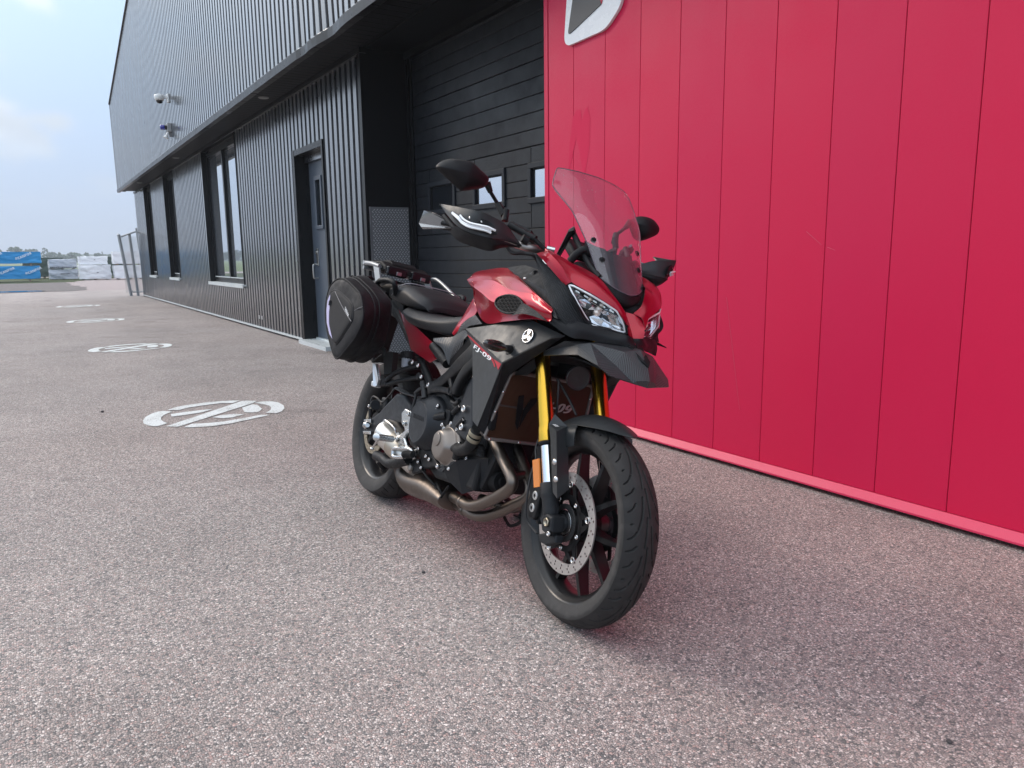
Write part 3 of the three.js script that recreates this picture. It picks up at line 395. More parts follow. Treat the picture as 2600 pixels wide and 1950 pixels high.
{
  const blue = phy([0.008, 0.27, 0.62], 0.45, 0, { bumpMap: tarpTexN, bumpScale: 0.01 }), silver = phy([0.50, 0.52, 0.58], 0.4, 0, { bumpMap: tarpTexN, bumpScale: 0.01 }), white = phy([0.78, 0.79, 0.82], 0.45, 0, { bumpMap: tarpTexN, bumpScale: 0.008 });
  const woodM = std([0.30, 0.22, 0.15], 0.8), whitePrint = std([0.8, 0.85, 0.9], 0.5), blackPrint = std([0.03, 0.03, 0.035], 0.5);
  // packs: local x along z-world (width facing the yard), front faces +X world
  function pack(name, label, cat, grp, pos, w, h, d, mat, sd, marks, skids = 0.12) {
    const o = group(name, null, pos); o.rotation.y = Math.PI / 2; tag(o, label, cat, grp);
    const wg = wrapGeo(w, h, d, sd); wg.translate(0, h / 2 + skids, 0); uvBox(wg, 0.6); mesh('wrap', wg, mat, o);
    const sk = []; for (const x of [-0.38, 0, 0.38]) sk.push(box(x * w - 0.05, x * w + 0.05, 0, skids + 0.03, -d / 2 + 0.1, d / 2 - 0.1)); mesh('skid', sk, woodM, o);
    for (const m of marks || []) { const g = m.g; g.rotateZ(m.rot || 0); g.translate(m.x, m.y + skids, d / 2 + 0.09); mesh(m.n || 'print', g, m.mat, o); }
    return o;
  }
  const roundel = (r) => { const s = new THREE.Shape(); s.absarc(0, 0, r, 0, 7); const h = new THREE.Path(); h.absarc(0, 0, r * 0.72, 0, 7); s.holes.push(h); const b1 = new THREE.Shape([[-0.45, 0.12], [0.5, 0.12], [0.4, 0.42], [-0.3, 0.42]].map(q => new THREE.Vector2(q[0] * r, q[1] * r))), b2 = new THREE.Shape([[-0.5, -0.4], [0.3, -0.4], [0.45, -0.1], [-0.4, -0.1]].map(q => new THREE.Vector2(q[0] * r, q[1] * r))); return new THREE.ShapeGeometry([s, b1, b2], 14); };
  const blueMarks = (a) => [{ g: roundel(0.12), x: a[0], y: a[1], mat: whitePrint }, { g: textGeo('CANFOR', 0.13), x: a[0] + 0.40, y: a[1] + 0.16, rot: 0.42, mat: whitePrint }, { g: roundel(0.12), x: a[2], y: a[3], mat: whitePrint }, { g: textGeo('CANFOR', 0.13), x: a[2] + 0.4, y: a[3] + 0.15, rot: 0.42, mat: whitePrint }];
  const bars = (n, w, h, sd) => { const gs = []; for (let k = 0; k < n; k++) { const x = -w / 2 + w * (k + 0.5) / n, bw = w / n * (0.5 + 0.4 * hash2(k, sd)), bh = h * (0.6 + 0.4 * hash2(k + 9, sd)); const g = new THREE.PlaneGeometry(bw, bh); g.translate(x, 0, 0); gs.push(g); } return mergeGeometries(gs); };
  const W = 'wrapped lumber packs';
  pack('lumber_pack', 'blue tarp wrapped lumber pack with white print, lower one of its stack', 'lumber pack', W, V(-50.25, 0, 1.41), 4.18, 0.69, 1.3, blue, 1.3, blueMarks([0.2, 0.3, 1.45, 0.3]), 0.17);
  pack('lumber_pack', 'blue tarp wrapped lumber pack with white print, upper one of its stack', 'lumber pack', W, V(-50.25, 0.86, 1.3), 4.2, 0.61, 1.25, blue, 5.1, blueMarks([-0.4, 0.26, 0.95, 0.26]), 0.15);
  pack('lumber_pack', 'grey film wrapped lumber pack, lower one of its stack', 'lumber pack', W, V(-53.3, 0, -1.92), 1.5, 0.56, 1.2, silver, 8.7, [{ g: bars(9, 0.55, 0.07, 4), x: 0.05, y: 0.3, mat: blackPrint }], 0.05);
  pack('lumber_pack', 'grey film wrapped lumber pack with a black printed band, upper one of its stack', 'lumber pack', W, V(-53.3, 0.62, -1.92), 1.44, 0.53, 1.15, silver, 12.2, [{ g: bars(14, 1.36, 0.075, 7), x: 0, y: 0.06, mat: blackPrint }], 0.05);
  pack('lumber_pack', 'white film wrapped lumber pack, lower one of its stack beside the grey stack', 'lumber pack', W, V(-50.95, 0, -3.42), 1.6, 0.8, 1.3, white, 20.4, [{ g: bars(2, 0.1, 0.07, 2), x: 0.1, y: 0.36, mat: blackPrint }], 0.05);
  pack('lumber_pack', 'white film wrapped lumber pack, upper one of its stack beside the grey stack', 'lumber pack', W, V(-51.2, 0.85, -3.39), 1.47, 0.46, 1.3, white, 26.8, [{ g: bars(2, 0.08, 0.05, 6), x: 0.05, y: 0.27, mat: blackPrint }], 0.03);
  pack('lumber_pack', 'white film wrapped lumber pack behind the chain link fence, lower one of its stack', 'lumber pack', W, V(-50.0, 0, -5.14), 1.6, 0.74, 1.3, white, 33.3, [], 0.07);
  pack('lumber_pack', 'white film wrapped lumber pack behind the chain link fence, upper one of its stack', 'lumber pack', W, V(-50.1, 0.82, -5.14), 1.6, 0.7, 1.3, white, 37.3, [], 0.07);
  pack('storage_box', 'low dark green crate standing between the white lumber stacks', 'crate', null, V(-56, 0, -5.2), 1.6, 1.2, 1.5, std([0.05, 0.075, 0.06], 0.6), 3, []);
  pack('storage_box', 'low dark green crate standing behind the blue and grey lumber stacks', 'crate', null, V(-57.5, 0, -1.0), 2.2, 1.2, 1.5, std([0.05, 0.075, 0.06], 0.6), 31, []);
}
// hazy wood and low hills round the yard
{
  const leaf = new THREE.IcosahedronGeometry(1, 0); const N = 16000;
  const im = new THREE.InstancedMesh(leaf, std([0.055, 0.085, 0.05], 0.9), N); const m4 = new THREE.Matrix4(), q = new THREE.Quaternion(), e = new THREE.Euler(), c = new THREE.Color();
  let i = 0; const put = (x, y, z, r) => { if (i >= N) return; e.set(rr(0, 6), rr(0, 6), rr(0, 6)); q.setFromEuler(e); m4.compose(V(x, y, z), q, V(r * rr(0.8, 1.3), r * rr(0.6, 1.1), r * rr(0.8, 1.3))); im.setMatrixAt(i, m4); const b = rr(0.7, 1.3); c.setRGB(b * rr(0.9, 1.1), b, b * rr(0.8, 1)); im.setColorAt(i, c); i++; };
  const tree = (x, z, h, w, conif) => { const n = 58; for (let k = 0; k < n; k++) { const t = rnd(), y = conif ? 0.12 + 0.88 * t : 0.28 + 0.72 * t; const rad = conif ? w * (1 - t) * 0.95 + 0.12 : w * Math.sqrt(Math.max(0.06, 1 - Math.pow(2 * t - 1, 2))); const a = rr(0, 6.28), rd = rad * Math.sqrt(rnd()); put(x + rd * Math.cos(a), h * y, z + rd * Math.sin(a), (conif ? 0.22 : 0.30) * w * rr(0.5, 1)); } };
  for (let k = 0; k < 250; k++) { const z = rr(-110, 130), x = -380 + rr(-25, 25) - 0.15 * z; const hm = 5.2 + 2.2 * fbm(z * 0.03, 1.5, 4) + (z > -8 && z < 30 ? 1.6 : 0) - (z < -30 ? 1.2 : 0); tree(x, z, hm * rr(0.55, 1.0), rr(1.1, 2.4), rnd() < 0.45); }
  im.count = i; im.name = 'distant_wood'; im.userData.kind = 'stuff'; tag(im, 'hazy line of distant trees behind the lumber yard', 'trees'); scene.add(im);
  const pos = [], idx = []; const n = 180; for (let k = 0; k <= n; k++) { const a = k / n * 2 * Math.PI; const far = 560, h = 5 + 10 * Math.max(0, fbm(Math.cos(a) * 3 + 4, 1, Math.sin(a) * 3, 4) + 0.15); const big = sstep(0.2, 0.9, Math.sin(a)) * 20; pos.push(far * Math.cos(a), -2, far * Math.sin(a), (far + 100) * Math.cos(a), h + big, (far + 100) * Math.sin(a)); } for (let k = 0; k < n; k++) { const b = 2 * k; idx.push(b, b + 2, b + 1, b + 1, b + 2, b + 3); }
  const g = new THREE.BufferGeometry(); g.setAttribute('position', new THREE.Float32BufferAttribute(pos, 3)); g.setIndex(idx); g.computeVertexNormals(); struct(mesh('hills', g, std([0.07, 0.10, 0.07], 0.95)));
}

// loose stones and bits on the asphalt
{
  const pm = std([0.07, 0.065, 0.065], 0.9); const ground = (x, y) => { const d = camF.clone().addScaledVector(camR, (x - PW / 2) / FOC).addScaledVector(camU, -(y - PH / 2) / FOC); return camera.position.clone().addScaledVector(d, -EYE / d.y); };
  [[260, 1047, 0.012, 'small dark pebble on the asphalt beside the nearest painted emblem'], [2410, 1886, 0.007, 'small dark stone lying on the asphalt in front of the red wall'], [1075, 1455, 0.007, 'tiny dark grit stone lying on the asphalt beside the rear wheel shadow'], [943, 893, 0.012, 'small dark pebble on the asphalt under the pannier bag']].forEach(([x, y, r, l]) => { const g = new THREE.IcosahedronGeometry(1, 1); const p = g.attributes.position; for (let i = 0; i < p.count; i++) { const k = 1 + 0.3 * fbm(p.getX(i) * 1.5 + x, p.getY(i) * 1.5, p.getZ(i) * 1.5); p.setXYZ(i, p.getX(i) * k * r, p.getY(i) * k * r * 0.6, p.getZ(i) * k * r); } g.computeVertexNormals(); const m = mesh('pebble', g, pm); m.position.copy(ground(x, y)); m.position.y = r * 0.5; tag(m, l, 'pebble', 'loose stones on the asphalt'); });
}
// ---------------------------------------------------------------- motorcycle
// bike frame: x forward, y up, z to the rider's right; origin on the ground under the rear axle
const BP = { x: -3.149, z: -1.294, head: -0.01535, lean: -0.2398, steer: -0.0815 };
const bike = group('motorcycle');
tag(bike, 'red and grey sport touring motorcycle with gold fork legs leaning on its stand', 'motorcycle');
{
  const Ry = new THREE.Matrix4().makeRotationY(BP.head), Rx = new THREE.Matrix4().makeRotationX(BP.lean);
  const M = new THREE.Matrix4().makeTranslation(BP.x, 0, BP.z).multiply(Ry).multiply(new THREE.Matrix4().makeTranslation(0, 0.06, 0)).multiply(Rx).multiply(new THREE.Matrix4().makeTranslation(0, -0.06, 0));
  M.decompose(bike.position, bike.quaternion, bike.scale); bike.updateMatrixWorld(true);
}
const bikeInv = bike.matrixWorld.clone().invert();
const CbO = camera.position.clone().applyMatrix4(bikeInv);
const rayB = q => camF.clone().addScaledVector(camR, (q[0] - PW / 2) / FOC).addScaledVector(camU, -(q[1] - PH / 2) / FOC).transformDirection(bikeInv);
const STEER = (() => { const d = V(-Math.sin(24 * RAD), Math.cos(24 * RAD), 0); return new THREE.Matrix4().makeTranslation(1.54, 0, 0).multiply(new THREE.Matrix4().makeRotationAxis(d, BP.steer)).multiply(new THREE.Matrix4().makeTranslation(-1.54, 0, 0)); })();
const steerInv = STEER.clone().invert(), CsO = CbO.clone().applyMatrix4(steerInv);
const onZ = (o, d, z) => o.clone().addScaledVector(d, (z - o.z) / d.z), onX = (o, d, x) => o.clone().addScaledVector(d, (x - o.x) / d.x);
const B = (q, lat) => onZ(CbO, rayB(q), lat), BX = (q, x) => onX(CbO, rayB(q), x);
const S = (q, lat) => onZ(CsO, rayB(q).transformDirection(steerInv), lat), SX = (q, x) => onX(CsO, rayB(q).transformDirection(steerInv), x);
const reg = (ox, oy, s) => (x, y) => [ox + x * s, oy + y * s];
const r1 = reg(1320, 1050, .18087), r2 = reg(1320, 1320, .18087), r3 = reg(880, 900, .22914), r4 = reg(1230, 780, .21247), r5 = reg(1050, 920, .25308), r6 = reg(1060, 390, .16278), r7 = reg(1380, 410, .22307), r8 = reg(1380, 640, .21699), r9 = reg(820, 640, .19293), r10 = reg(1000, 660, .18083), rA = reg(800, 350, .3616), rB = reg(1150, 380, .37383), rC = reg(850, 820, .3194);
const MIR = new THREE.Matrix4().makeScale(1, 1, -1);
function mirror(g) { g = clean(g.clone()).applyMatrix4(MIR); const p = g.attributes; for (const k of Object.keys(p)) { const a = p[k], n = a.itemSize; for (let i = 0; i < a.count; i += 3) for (let c = 0; c < n; c++) { const t = a.array[(i + 1) * n + c]; a.array[(i + 1) * n + c] = a.array[(i + 2) * n + c]; a.array[(i + 2) * n + c] = t; } } return g; }
const mz = v => V(v.x, v.y, -v.z);
const part = (name, geo, mat, parent = bike) => mesh(name, geo, mat, parent);
const steered = g => { g = Array.isArray(g) ? merged(g) : g.clone(); return g.applyMatrix4(STEER); };
const fpart = (name, geo, mat, parent = bike) => mesh(name, steered(geo), mat, parent);
const both = (name, geo, mat, st) => { geo = Array.isArray(geo) ? merged(geo) : geo; const f = st ? fpart : part; return [f(name, geo, mat), f(name, mirror(geo), mat)]; };

// faceted shell from polygons sharing corners, thickness t inward, creased
function shell(faces, t = 0.004, crease = 28, sub = 0) {
  const key = v => `${v.x.toFixed(4)},${v.y.toFixed(4)},${v.z.toFixed(4)}`, vs = [], map = new Map(); let tri = [];
  const id = v => { const k = key(v); if (!map.has(k)) { map.set(k, vs.length); vs.push(v.clone()); } return map.get(k); };
  for (const f of faces) {
    const n = V(0, 0, 0); for (let i = 0; i < f.length; i++) { const a = f[i], b = f[(i + 1) % f.length]; n.x += (a.y - b.y) * (a.z + b.z); n.y += (a.z - b.z) * (a.x + b.x); n.z += (a.x - b.x) * (a.y + b.y); } n.normalize();
    const u = Math.abs(n.y) < 0.9 ? V(0, 1, 0).cross(n).normalize() : V(1, 0, 0).cross(n).normalize(), w = n.clone().cross(u);
    const p2 = f.map(v => new THREE.Vector2(v.dot(u), v.dot(w)));
    const ids = f.map(id); for (const [a, b, c] of THREE.ShapeUtils.triangulateShape(p2, [])) tri.push([ids[a], ids[b], ids[c]]);
  }
  for (let s = 0; s < sub; s++) { const mid = new Map(), nt = []; const m = (a, b) => { const k = a < b ? a + '_' + b : b + '_' + a; if (!mid.has(k)) { mid.set(k, vs.length); vs.push(vs[a].clone().add(vs[b]).multiplyScalar(0.5)); } return mid.get(k); }; for (const [a, b, c] of tri) { const x = m(a, b), y = m(b, c), z = m(c, a); nt.push([a, x, z], [x, b, y], [z, y, c], [x, y, z]); } tri = nt; }
  const nr = vs.map(() => V(0, 0, 0)), ec = new Map();
  for (const [a, b, c] of tri) { const n = vs[b].clone().sub(vs[a]).cross(vs[c].clone().sub(vs[a])); nr[a].add(n); nr[b].add(n); nr[c].add(n); for (const [p, q] of [[a, b], [b, c], [c, a]]) ec.set(p + '_' + q, 1); }
  nr.forEach(n => n.normalize()); const inn = vs.map((v, i) => v.clone().addScaledVector(nr[i], -t));
  const out = [], rim = [];
  const push = (arr, ...v) => v.forEach(q => arr.push(q.x, q.y, q.z));
  for (const [a, b, c] of tri) push(out, vs[a], vs[b], vs[c]);
  if (t) { for (const [a, b, c] of tri) push(rim, inn[a], inn[c], inn[b]); for (const k of ec.keys()) { const [a, b] = k.split('_').map(Number); if (!ec.has(b + '_' + a)) { push(rim, vs[b], vs[a], inn[a]); push(rim, vs[b], inn[a], inn[b]); } } }
  const mk = a => { const g = new THREE.BufferGeometry(); g.setAttribute('position', new THREE.Float32BufferAttribute(a, 3)); return g; };
  let o = toCreasedNormals(mk(out), crease * RAD); const gs = [uvBox(clean(o))]; if (rim.length) gs.push(uvBox(clean(toCreasedNormals(mk(rim), crease * RAD)))); return mergeGeometries(gs);
}
// smooth interpolating surface through a grid of points (rows x cols)
function crv(pts, n) { if (pts.length === 2) { const o = []; for (let i = 0; i <= n; i++) o.push(pts[0].clone().lerp(pts[1], i / n)); return o; } const c = new THREE.CatmullRomCurve3(pts, false, 'centripetal'); const o = []; for (let i = 0; i <= n; i++) o.push(c.getPoint(i / n)); return o; }
function patch(grid, t = 0.004, nu = 20, nv = 14, flip = false) {
  const rows = grid.map(r => crv(r, nv)), cols = []; for (let j = 0; j <= nv; j++) cols.push(crv(rows.map(r => r[j]), nu));
  const at = (i, j) => cols[j][i]; const pos = [], nor = [], uv = [], idx = [], W = nv + 1;
  const N = (i, j) => { const a = at(Math.min(nu, i + 1), j).clone().sub(at(Math.max(0, i - 1), j)), b = at(i, Math.min(nv, j + 1)).clone().sub(at(i, Math.max(0, j - 1))); const n = a.cross(b).normalize(); return flip ? n.negate() : n; };
  for (const s of t ? [0, 1] : [0]) for (let i = 0; i <= nu; i++) for (let j = 0; j <= nv; j++) { const v = at(i, j), n = N(i, j); const q = s ? v.clone().addScaledVector(n, -t) : v; pos.push(q.x, q.y, q.z); nor.push(...(s ? [-n.x, -n.y, -n.z] : [n.x, n.y, n.z])); uv.push(v.x, v.y); }
  const M = (nu + 1) * W; for (let i = 0; i < nu; i++) for (let j = 0; j < nv; j++) { const a = i * W + j, b = a + 1, c = a + W, d = c + 1; if (!flip) idx.push(a, c, b, b, c, d); else idx.push(a, b, c, b, d, c); if (t) { if (!flip) idx.push(M + a, M + b, M + c, M + b, M + d, M + c); else idx.push(M + a, M + c, M + b, M + b, M + c, M + d); } }
  if (t) { const ring = []; for (let j = 0; j <= nv; j++) ring.push(j); for (let i = 1; i <= nu; i++) ring.push(i * W + nv); for (let j = nv - 1; j >= 0; j--) ring.push(nu * W + j); for (let i = nu - 1; i >= 0; i--) ring.push(i * W); for (let k = 0; k < ring.length - 1; k++) idx.push(ring[k], ring[k + 1], M + ring[k], ring[k + 1], M + ring[k + 1], M + ring[k]); }
  const g = new THREE.BufferGeometry(); g.setAttribute('position', new THREE.Float32BufferAttribute(pos, 3)); g.setAttribute('normal', new THREE.Float32BufferAttribute(nor, 3)); g.setAttribute('uv', new THREE.Float32BufferAttribute(uv, 2)); g.setIndex(idx); return g.toNonIndexed();
}
// closed loft through rings of equal point count
function loft(rings, nu = 24, nv = 40, cap = true) {
  const loops = rings.map(r => { const c = new THREE.CatmullRomCurve3(r, true, 'centripetal'); const o = []; for (let i = 0; i < nv; i++) o.push(c.getPoint(i / nv)); return o; });
  const cols = []; for (let j = 0; j < nv; j++) cols.push(crv(loops.map(l => l[j]), nu));
  const pos = [], uv = [], idx = []; for (let i = 0; i <= nu; i++) for (let j = 0; j < nv; j++) { const v = cols[j][i]; pos.push(v.x, v.y, v.z); uv.push(v.x, v.y); }
  for (let i = 0; i < nu; i++) for (let j = 0; j < nv; j++) { const a = i * nv + j, b = i * nv + (j + 1) % nv, c = a + nv, d = b + nv; idx.push(a, b, c, b, d, c); }
  if (cap) for (const i of [0, nu]) { const c = V(0, 0, 0); for (let j = 0; j < nv; j++) c.add(cols[j][i]); c.multiplyScalar(1 / nv); const k = pos.length / 3; pos.push(c.x, c.y, c.z); uv.push(c.x, c.y); for (let j = 0; j < nv; j++) { const a = i * nv + j, b = i * nv + (j + 1) % nv; i ? idx.push(a, b, k) : idx.push(b, a, k); } }
  const g = new THREE.BufferGeometry(); g.setAttribute('position', new THREE.Float32BufferAttribute(pos, 3)); g.setAttribute('uv', new THREE.Float32BufferAttribute(uv, 2)); g.setIndex(idx); g.computeVertexNormals();
  // consistent outward orientation
  return g.toNonIndexed();
}
// plate: polygon in the bike's x-y plane, extruded along z with a bevel
function plate(pts, z0, z1, bev = 0.003, holes = [], seg = 2) {
  const s = new THREE.Shape(pts.map(p => new THREE.Vector2(p.x ?? p[0], p.y ?? p[1]))); for (const h of holes) { const q = new THREE.Path(); q.absarc(h[0], h[1], h[2], 0, 7, true); s.holes.push(q); }
  const g = new THREE.ExtrudeGeometry(s, { depth: Math.max(1e-4, z1 - z0 - 2 * bev), bevelEnabled: bev > 0, bevelThickness: bev, bevelSize: bev, bevelOffset: -bev, bevelSegments: seg, curveSegments: 14 }); g.translate(0, 0, z0 + bev); return g;
}
const discZ = (x, y, z0, z1, r, n = 32, ch = 0.002) => lathe(V(x, y, z0), V(0, 0, 1), [[0, 0], [r - ch, 0], [r, ch], [r, z1 - z0 - ch], [r - ch, z1 - z0], [0, z1 - z0]], n);
const bolt = (p, d, r = 0.006, h = 0.005) => merged([lathe(p, d, [[0, 0], [r, 0], [r, h * 0.7], [r * 0.8, h], [r * 0.5, h], [r * 0.48, h * 0.4], [0, h * 0.4]], 14)]);

const caster = new THREE.Raycaster();
function hit(q, geo) { const m = new THREE.Mesh(geo, new THREE.MeshBasicMaterial({ side: THREE.DoubleSide })); m.updateMatrixWorld(); caster.set(CbO, rayB(q)); const h = caster.intersectObject(m)[0]; if (!h) return null; const n = h.face.normal.clone(); if (n.dot(rayB(q)) > 0) n.negate(); return { p: h.point.clone(), n }; }
// materials
const redPaint = phy([0.36, 0.002, 0.019], 0.34, 0.45, { specularIntensity: 0.3, clearcoat: 0.6, clearcoatRoughness: 0.04, bumpMap: rep(texSmudge, 3), bumpScale: 0.00012 });
const greyPaint = phy([0.040, 0.043, 0.0455], 0.74, 0.2, { specularIntensity: 0.7, roughnessMap: rep(texSmudge, 2.5), bumpMap: rep(texGrain, 12), bumpScale: 0.00005 });
const blackPlastic = phy([0.007, 0.0075, 0.009], 0.8, 0, { specularIntensity: 0.55, bumpMap: rep(texGrain, 10), bumpScale: 0.00025, roughnessMap: rep(texSmudge, 3) });
const darkPlastic = phy([0.0125, 0.0137, 0.016], 0.85, 0, { specularIntensity: 0.6, bumpMap: rep(texGrain, 10), bumpScale: 0.00025, roughnessMap: rep(texSmudge, 3) });
const matBlack = phy([0.007, 0.007, 0.008], 0.65, 0, { specularIntensity: 0.4 });
const engineBlack = phy([0.012, 0.0125, 0.014], 0.72, 0.2, { specularIntensity: 0.6, roughnessMap: rep(texSmudge, 4), bumpMap: rep(texGrain, 14), bumpScale: 0.0003 });
const engineGrey = phy([0.025, 0.027, 0.031], 0.7, 0.3, { specularIntensity: 0.7, roughnessMap: rep(texSmudge, 4), bumpMap: rep(texGrain, 14), bumpScale: 0.0003 });
const bronze = phy([0.25, 0.22, 0.195], 0.6, 0.8, { roughnessMap: rep(texSmudge, 4) });
const steelM = std([0.56, 0.56, 0.55], 0.28, 1, { roughnessMap: rep(texSmudge, 5) });
const alloy = std([0.60, 0.61, 0.61], 0.36, 1, { roughnessMap: rep(texSmudge, 5) });
const chrome = std([0.86, 0.87, 0.89], 0.07, 1);
const boltM = std([0.62, 0.61, 0.6], 0.25, 1);
const gold = phy([0.72, 0.42, 0.035], 0.2, 1, { clearcoat: 0.5, clearcoatRoughness: 0.1 });
const exhaust = std([0.17, 0.145, 0.127], 0.6, 1, { roughnessMap: rep(texSmudge, 4), bumpMap: rep(texSmudge, 3), bumpScale: 0.0006 });
const tyreTex = (() => { const a = tileFbm(16, 301, 4), b = tileFbm(64, 311, 3); return dataTex(512, (u, v) => { const s = Math.abs(v - 0.5) * 0.40; const side = sstep(0.072, 0.080, s + 0.012 * (a(u, v) - 0.5)); const dust = sstep(0.46, 0.72, a(u, v)) * 0.7 + 0.3 * b(u, v); const d = 0.33 + (side ? 0.13 * side : 0) + 0.08 * dust; return [d * 1.0, d * 0.975, d * 0.95]; }, true, 3); })();
const tyreM = std([0.20, 0.20, 0.205], 0.8, 0, { map: (() => { const c = tyreTex.clone(); c.repeat.set(2.2, 2.5); c.offset.set(0, 0.5); c.needsUpdate = true; return c; })(), bumpMap: rep(texGrain, 6), bumpScale: 0.0002 });
const rubber = phy([0.013, 0.013, 0.0135], 1.0, 0, { specularIntensity: 0.6, bumpMap: rep(texGrain, 6), bumpScale: 0.0002, roughnessMap: rep(texSmudge, 2) });
const hoseM = std([0.014, 0.014, 0.015], 0.5);
const seatM = phy([0.018, 0.0185, 0.021], 0.5, 0, { specularIntensity: 0.7, bumpMap: rep(texGrain, 16), bumpScale: 0.0006, sheen: 0.2, sheenRoughness: 0.5 });
const ribTex = dataTex(128, (() => (u, v) => 0.5 + 0.5 * Math.sin(u * 2 * Math.PI * 8))());
const ribbedDark = phy([0.020, 0.021, 0.023], 0.42, 0, { bumpMap: rep(ribTex, 12), bumpScale: 0.0012 });
const whitePaint = std([0.8, 0.81, 0.82], 0.45);

// --- wheels
function tyreGeo(R, hw, sideH, tread) {   // R outer radius, hw half width; bead at R - sideH
  const prof = []; const rb = R - sideH, cr = hw * hw / (2 * 0.028);
  const side = [[rb - 0.004, hw * 0.70], [rb + 0.001, hw * 0.80], [rb + 0.012, hw * 0.90], [rb + sideH * 0.38, hw * 0.985], [R - 0.034, hw * 1.0]];
  const crown = []; const nC = 104; for (let i = 0; i <= nC; i++) { const z = hw * (1 - 2 * i / nC) * 0.995; crown.push([R - 0.028 * Math.pow(Math.abs(z) / hw, 2.15), z]); }
  const sideF = []; { const c = new THREE.CatmullRomCurve3(side.map(q => V(q[0], q[1], 0)), false, 'centripetal'); for (let i = 0; i < 12; i++) { const v = c.getPoint(i / 12); sideF.push([v.x, v.y]); } }
  const full = [...sideF, ...crown, ...sideF.map(q => [q[0], -q[1]]).reverse()];
  const arc = [0]; for (let i = 1; i < full.length; i++) arc.push(arc[i - 1] + Math.hypot(full[i][0] - full[i - 1][0], full[i][1] - full[i - 1][1])); const mid = arc[arc.length - 1] / 2;
  const nA = 1700, pos = [], uv = [], idx = [], W = full.length; const pitch = 2 * Math.PI / tread.n;
  const segd = (px, py, a, b) => { const dx = b[0] - a[0], dy = b[1] - a[1], t = Math.max(0, Math.min(1, ((px - a[0]) * dx + (py - a[1]) * dy) / (dx * dx + dy * dy))); return Math.hypot(px - a[0] - t * dx, py - a[1] - t * dy); };
  for (let i = 0; i <= nA; i++) { const th = i / nA * 2 * Math.PI; for (let j = 0; j < W; j++) {
    let [r, z] = full[j]; const s = arc[j] - mid;
    if (Math.abs(z) < hw * 0.99 && r > R - 0.032) { for (const sg of [1, -1]) { const ph = ((th / pitch + (sg < 0 ? 0.5 : 0)) % 1 + 1) % 1; let dep = 0; for (const G of tread.g) for (const k of [-1, 0, 1]) { const u = (ph + k) * pitch * R; for (let q = 0; q < G.length - 1; q++) { const d = segd(u, s * sg, [G[q][0] * pitch * R, G[q][1] * hw], [G[q + 1][0] * pitch * R, G[q + 1][1] * hw]); dep = Math.max(dep, 1 - sstep(0.0014, 0.0026, d)); } } r -= 0.0065 * dep; } }
    r += 0.0002 * Math.sin(th * 900);
    pos.push(r * Math.cos(th), r * Math.sin(th), z); uv.push(th * R, s);
  } }
  for (let i = 0; i < nA; i++) for (let j = 0; j < W - 1; j++) { const a = i * W + j, b = a + 1, c = a + W, d = c + 1; idx.push(a, b, c, b, d, c); }
  const g = new THREE.BufferGeometry(); g.setAttribute('position', new THREE.Float32BufferAttribute(pos, 3)); g.setAttribute('uv', new THREE.Float32BufferAttribute(uv, 2)); g.setIndex(idx); g.computeVertexNormals(); return g.toNonIndexed();
}
const treadF = { n: 12, g: [[[0, 0.92], [0.015, 0.78], [0.05, 0.62], [0.11, 0.51]], [[0.22, 0.89], [0.24, 0.76], [0.29, 0.62], [0.36, 0.52]], [[0.40, 0.46], [0.55, 0.34], [0.75, 0.24], [0.95, 0.19]], [[0.48, 0.80], [0.492, 0.73]], [[0.70, 0.90], [0.72, 0.78], [0.77, 0.64], [0.84, 0.55]], [[0.10, 0.12], [0.35, 0.06], [0.60, 0.03]]] };
const treadR = { n: 11, g: [[[0.05, 0.10], [0.35, 0.26], [0.55, 0.48]], [[0.30, 0.52], [0.42, 0.90]], [[0.55, 0.62], [0.62, 0.92]], [[0.78, 0.38], [0.92, 0.86]], [[0.05, 0.6], [0.14, 0.92]]] };
const ring = (r0, r1, z0, z1, n = 72) => lathe(V(0, 0, 0), V(0, 0, 1), [[r0, z0], [r1, z0], [r1, z1], [r0, z1], [r0, z0]], n);
function fullArc(s, R) { const p = []; for (let i = 0; i < 96; i++) p.push(new THREE.Vector2(R * Math.cos(i / 96 * 2 * Math.PI), R * Math.sin(i / 96 * 2 * Math.PI))); return new THREE.Shape(p); }
function discGeo(R, r, z0, t, rows) { const s = fullArc(null, R); const h = new THREE.Path(); const n = 120; for (let i = 0; i < n; i++) { const a = -i / n * 2 * Math.PI, rr0 = r + 0.0035 * Math.cos(a * 5) ; i ? h.lineTo(rr0 * Math.cos(a), rr0 * Math.sin(a)) : h.moveTo(rr0, 0); } s.holes.push(h); rows.forEach(([rad, n2, off]) => { for (let i = 0; i < n2; i++) { const a = (i + off) / n2 * 2 * Math.PI, c = new THREE.Path(); c.absarc(rad * Math.cos(a), rad * Math.sin(a), 0.0033, 0, 2 * Math.PI, true); s.holes.push(c); } }); const g = new THREE.ExtrudeGeometry(s, { depth: t, bevelEnabled: false, curveSegments: 5 }); g.translate(0, 0, z0); return g; }

